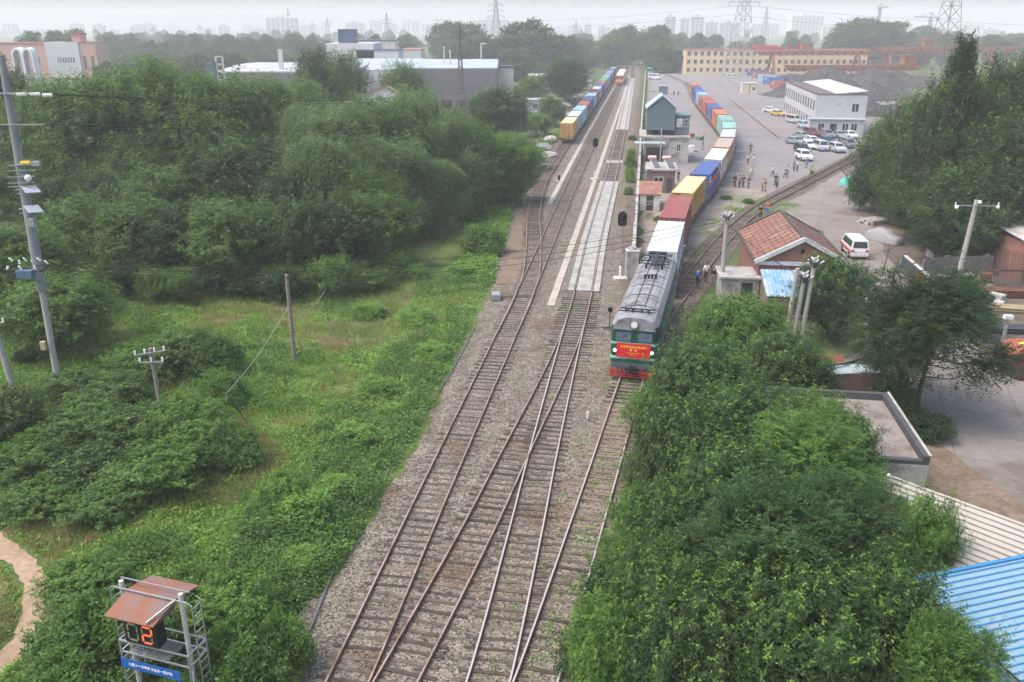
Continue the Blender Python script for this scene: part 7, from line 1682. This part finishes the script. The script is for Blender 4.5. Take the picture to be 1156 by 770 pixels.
# stone heaps between the wood and the siding
STONE = M('pale_rubble', (.25, .235, .215), .95, .35, .6, bump=.15, bsc=1.5)
def boulder(q, r, label, mat=STONE, grp='pale stone heaps beside the siding'):
    mb = MB(mat); mb.ball((0, 0, r * .25), r, 10, 7, .6); rr2 = random.Random(int(q.x * 10 + q.y))
    mb.v = [(x * rr2.uniform(.75, 1.2), y * rr2.uniform(.75, 1.2), z * rr2.uniform(.8, 1.15)) for x, y, z in mb.v]; o = mb.build('boulder', None, (q.x, q.y, 0), rr2.uniform(0, 6)); o.scale = (1.5, 1, 1); tag(o, label, 'boulder', grp)
for i, (x, y, r) in enumerate([(622, 124, 4), (634, 122, 4.5), (645, 119, 4), (652, 112, 5), (640, 110, 4), (628, 133, 3.5), (640, 131, 3), (618, 140, 3), (610, 130, 4), (655, 118, 3), (632, 116, 4)]): boulder(at(x, y), r * .45, 'pale rounded stone block in the heap between dark tree and yellow container')
for i, (x, y, r) in enumerate([(612, 168, 3.2), (616, 178, 3), (607, 188, 2.6), (622, 160, 3.2), (602, 198, 2)]): boulder(at(x, y), r * .45, 'grey stacked rock at the bend of the siding', CONC, 'rocks at the bend of the siding')
block('white_shed', 'low white shed roofs among trees beyond the stone heaps', (far(602, 78, 330).x, 330), 22, 16, 4.5, .1, FWHITE, 1, 4, 1.4, 1.6, FROOF)
block('white_shed', 'small white shed nearer to the grey factory hall', (far(560, 92, 232).x, 232), 7, 7, 3.2, .1, FWHITE, 1, 2, 1.4, 1.4, M('pale_rubble2', (.4, .38, .36)))
block('white_shed', 'long low white shed at the left of the stone heaps', (far(598, 106, 240).x, 240), 9, 6, 3.0, .2, FWHITE, 1, 3, 1.2, 1.2, FROOF)
# ------------------------------------------------------------------ lattice pylons and tower cranes
PYL = M('pylon_grey', (.30, .31, .32), .6, .1, 1)
def pylon(x, ytop, D, wbase, label, arms=3, dens=9, red=False, hmin=None):
    top = far(x, ytop, D).z if hmin is None else hmin; X_ = (x - 578) * mpp(D, top * .5); t = thing('lattice_pylon', label, 'pylon', (X_, D, 0), .3)
    mb = MB(PYL if not red else M('pylon_rusty', (.17, .13, .125), .7)); w_ = lambda f: wbase / 2 * (1 - f)**1.15 + wbase * .07; th = max(.07, D * .00028)
    lv = [(1 - (1 - k / dens)**1.25) for k in range(dens + 1)]
    for k in range(dens):
        a, b = w_(lv[k]), w_(lv[k + 1]); za, zb = lv[k] * top, lv[k + 1] * top; C4 = [(-1, -1), (1, -1), (1, 1), (-1, 1)]
        for i in range(4):
            p, q = C4[i], C4[(i + 1) % 4]
            mb.bar((p[0] * a, p[1] * a, za), (p[0] * b, p[1] * b, zb), th * 1.4); mb.bar((p[0] * a, p[1] * a, za), (q[0] * b, q[1] * b, zb), th); mb.bar((q[0] * a, q[1] * a, za), (p[0] * b, p[1] * b, zb), th); mb.bar((p[0] * b, p[1] * b, zb), (q[0] * b, q[1] * b, zb), th)
    mb.build('tower', t)
    for k in range(arms):
        z = top * (.72 + .1 * k) if arms > 1 else top * .85; l = wbase * (.62 - .08 * k) + 1; c_ = MB(PYL)
        c_.bar((-l, 0, z), (l, 0, z), th * 1.5); c_.bar((-l, 0, z), (0, 0, z + l * .3), th); c_.bar((l, 0, z), (0, 0, z + l * .3), th)
        for s in (-1, 1): c_.bar((s * l, 0, z), (s * l, 0, z - 1.6), th * 1.6)
        c_.build('crossarm', t)
    return t
pylon(838, -20, 336, 8.5, 'big lattice pylon standing in the yard beside the cream hut', 3, 12, hmin=42)
pylon(1072, -40, 330, 9, 'lattice tower rising behind the poplars at the right', 0, 12, True, hmin=50)
pylon(520, 27, 190, 1.7, 'slim rusty lattice mast in front of the grey factory hall', 0, 14, True); pylon(560, 0, 640, 9, 'tall pylon behind the grove at upper centre', 3, 9)
for (x, y, D) in [(437, 15, 900), (370, 20, 1100), (353, 24, 1500), (226, 28, 1300), (174, 30, 1200), (650, 24, 1300), (656, 32, 1000), (680, 28, 1500), (864, 8, 1200), (235, 32, 1600)]: pylon(x, y, D, 8 * (.7 + D / 4000), 'hazy distant power pylon on the skyline', 2, 7)['group'] = 'distant power pylons'
def tcrane(x, y, D, jl, label):
    h_ = far(x, y, D).z; X_ = (x - 578) * mpp(D, h_); t = thing('tower_crane', label, 'tower crane', (X_, D, 0), .1); mb = MB(PYL); th = .7
    for s in (-1, 1):
        for q in (-1, 1): mb.bar((s, q, 0), (s, q, h_), th)
    for k in range(14): mb.bar((-1, -1, h_ * k / 14), (1, -1, h_ * (k + 1) / 14), .5)
    mb.build('mast', t); j = MB(PYL); j.bar((-jl * .35, 0, h_), (jl, 0, h_ + 1), 1.4); j.bar((0, 0, h_ + 5), (jl * .7, 0, h_ + 1), .5); j.bar((0, 0, h_), (0, 0, h_ + 5), .9); j.bar((-jl * .35, 0, h_ + .5), (0, 0, h_ + 5), .5); j.box(-jl * .35, -jl * .35 + 3, -1, 1, h_ - 3, h_); j.build('jib', t)
tcrane(994, 9, 1000, 9, 'hazy tower crane with short jib left of the other one'); tcrane(1051, 20, 950, -18, 'hazy tower crane with long jib to the left near the lattice tower')
# high wires across the sky from the yard pylon
for i, (a, b) in enumerate((((838, 6), (1400, 30)), ((838, 18), (1400, 48)), ((838, 6), (480, 22)), ((838, 16), (480, 28)))):
    cable([far(*a[0:2], 336), far(*b, 560 if i > 1 else 420)], .035, 'power_line', ('upper', 'lower', 'upper', 'lower')[i] + ' high power line running ' + ('right' if i < 2 else 'left') + ' from the yard pylon', 'wire', M('wire_dark', (.03, .03, .032), .6), 3, 'high power lines')
# ------------------------------------------------------------------ the hazy city
HZ = [M('tower_%s' % n, c, .85, .04, .02) for n, c in (('pale', (.5, .49, .48)), ('grey', (.38, .38, .4)), ('buff', (.45, .40, .35)), ('white', (.6, .6, .6)))]
WINB = M('window_band', (.10, .12, .15), .4, .1, .1)
def tower(x0, x1, yt, D, label, grp, mat=None, step=False):
    s2 = mpp(D, 30); a = (x0 - 578) * s2; L = (x1 - x0) * s2; h_ = far(578, yt, D).z
    t = thing('apartment_tower' if L < h_ else 'apartment_block', label, 'tower block', (a, D, 0), 0, grp); m_ = mat or random.choice(HZ); MB(m_).box(0, L, 0, max(14, L * .5), 0, h_).build('wall', t)
    wb = MB(WINB); nf = max(3, int(h_ / 3.2)); nc = max(2, int(L / 7))
    for c in range(nc):
        xa = L * (c + .2) / nc
        for f in range(nf): wb.box(xa, xa + L / nc * .55, -.25, -.003, f * h_ / nf + 1, f * h_ / nf + 2.5)
    tag(wb.build('window_rows', t), kind=None)
    MB(m_).box(L * .3, L * .6, 2, 10, h_ + .003, h_ + 3.5).build('roof_house', t)
    return t
tower(300, 333, 20, 1500, 'wide hazy office block with a red mast on its roof at upper left', None, HZ[0]); p = far(321, 12, 1502); t = thing('roof_mast', 'reddish mast on the wide hazy office block', 'mast', (p.x + 4, 1508, far(578, 20, 1500).z + 3)); MB(M('mast_red', (.3, .1, .09), .7)).tube([(0, 0, 0), (0, 0, 6), (0, 0, 13)], [3, 1.6, .3], 6).build('spire', t); MB(FWHITE).box(-3.5, 3.5, -3.5, 3.5, -.5, 0).build('base', t)
for (x0, x1, y) in [(390, 410, 26), (417, 431, 23), (436, 448, 27), (455, 463, 22), (465, 473, 24), (476, 490, 28), (492, 500, 21), (502, 510, 24), (540, 575, 22), (350, 365, 30), (335, 349, 29)]: tower(x0, x1, y, random.uniform(1700, 2300), 'faint hazy tower block left of the far tracks', 'hazy city blocks at upper centre')
for (x0, x1, y) in [(751, 763, 19), (768, 780, 22), (780, 795, 19), (797, 812, 25), (813, 835, 26)]: tower(x0, x1, y, random.uniform(1300, 1500), 'hazy apartment tower right of the far tracks', 'hazy towers right of the far tracks', HZ[1])
for (x0, x1, y) in [(894, 930, 18), (850, 880, 27), (1080, 1112, 28), (1112, 1130, 33), (1140, 1175, 37), (930, 960, 30), (622, 640, 32), (640, 655, 30), (660, 668, 28), (675, 690, 31)]: tower(x0, x1, y, random.uniform(1600, 2200), 'very faint hazy building on the right skyline', 'very faint buildings of the right skyline')
for i in range(26):
    x0 = -50 + i * 14 + random.uniform(-4, 4); tower(x0, x0 + random.uniform(9, 17), random.uniform(27, 36), random.uniform(1700, 2500), 'faint low city building on the left horizon', 'faint low buildings on the left horizon')
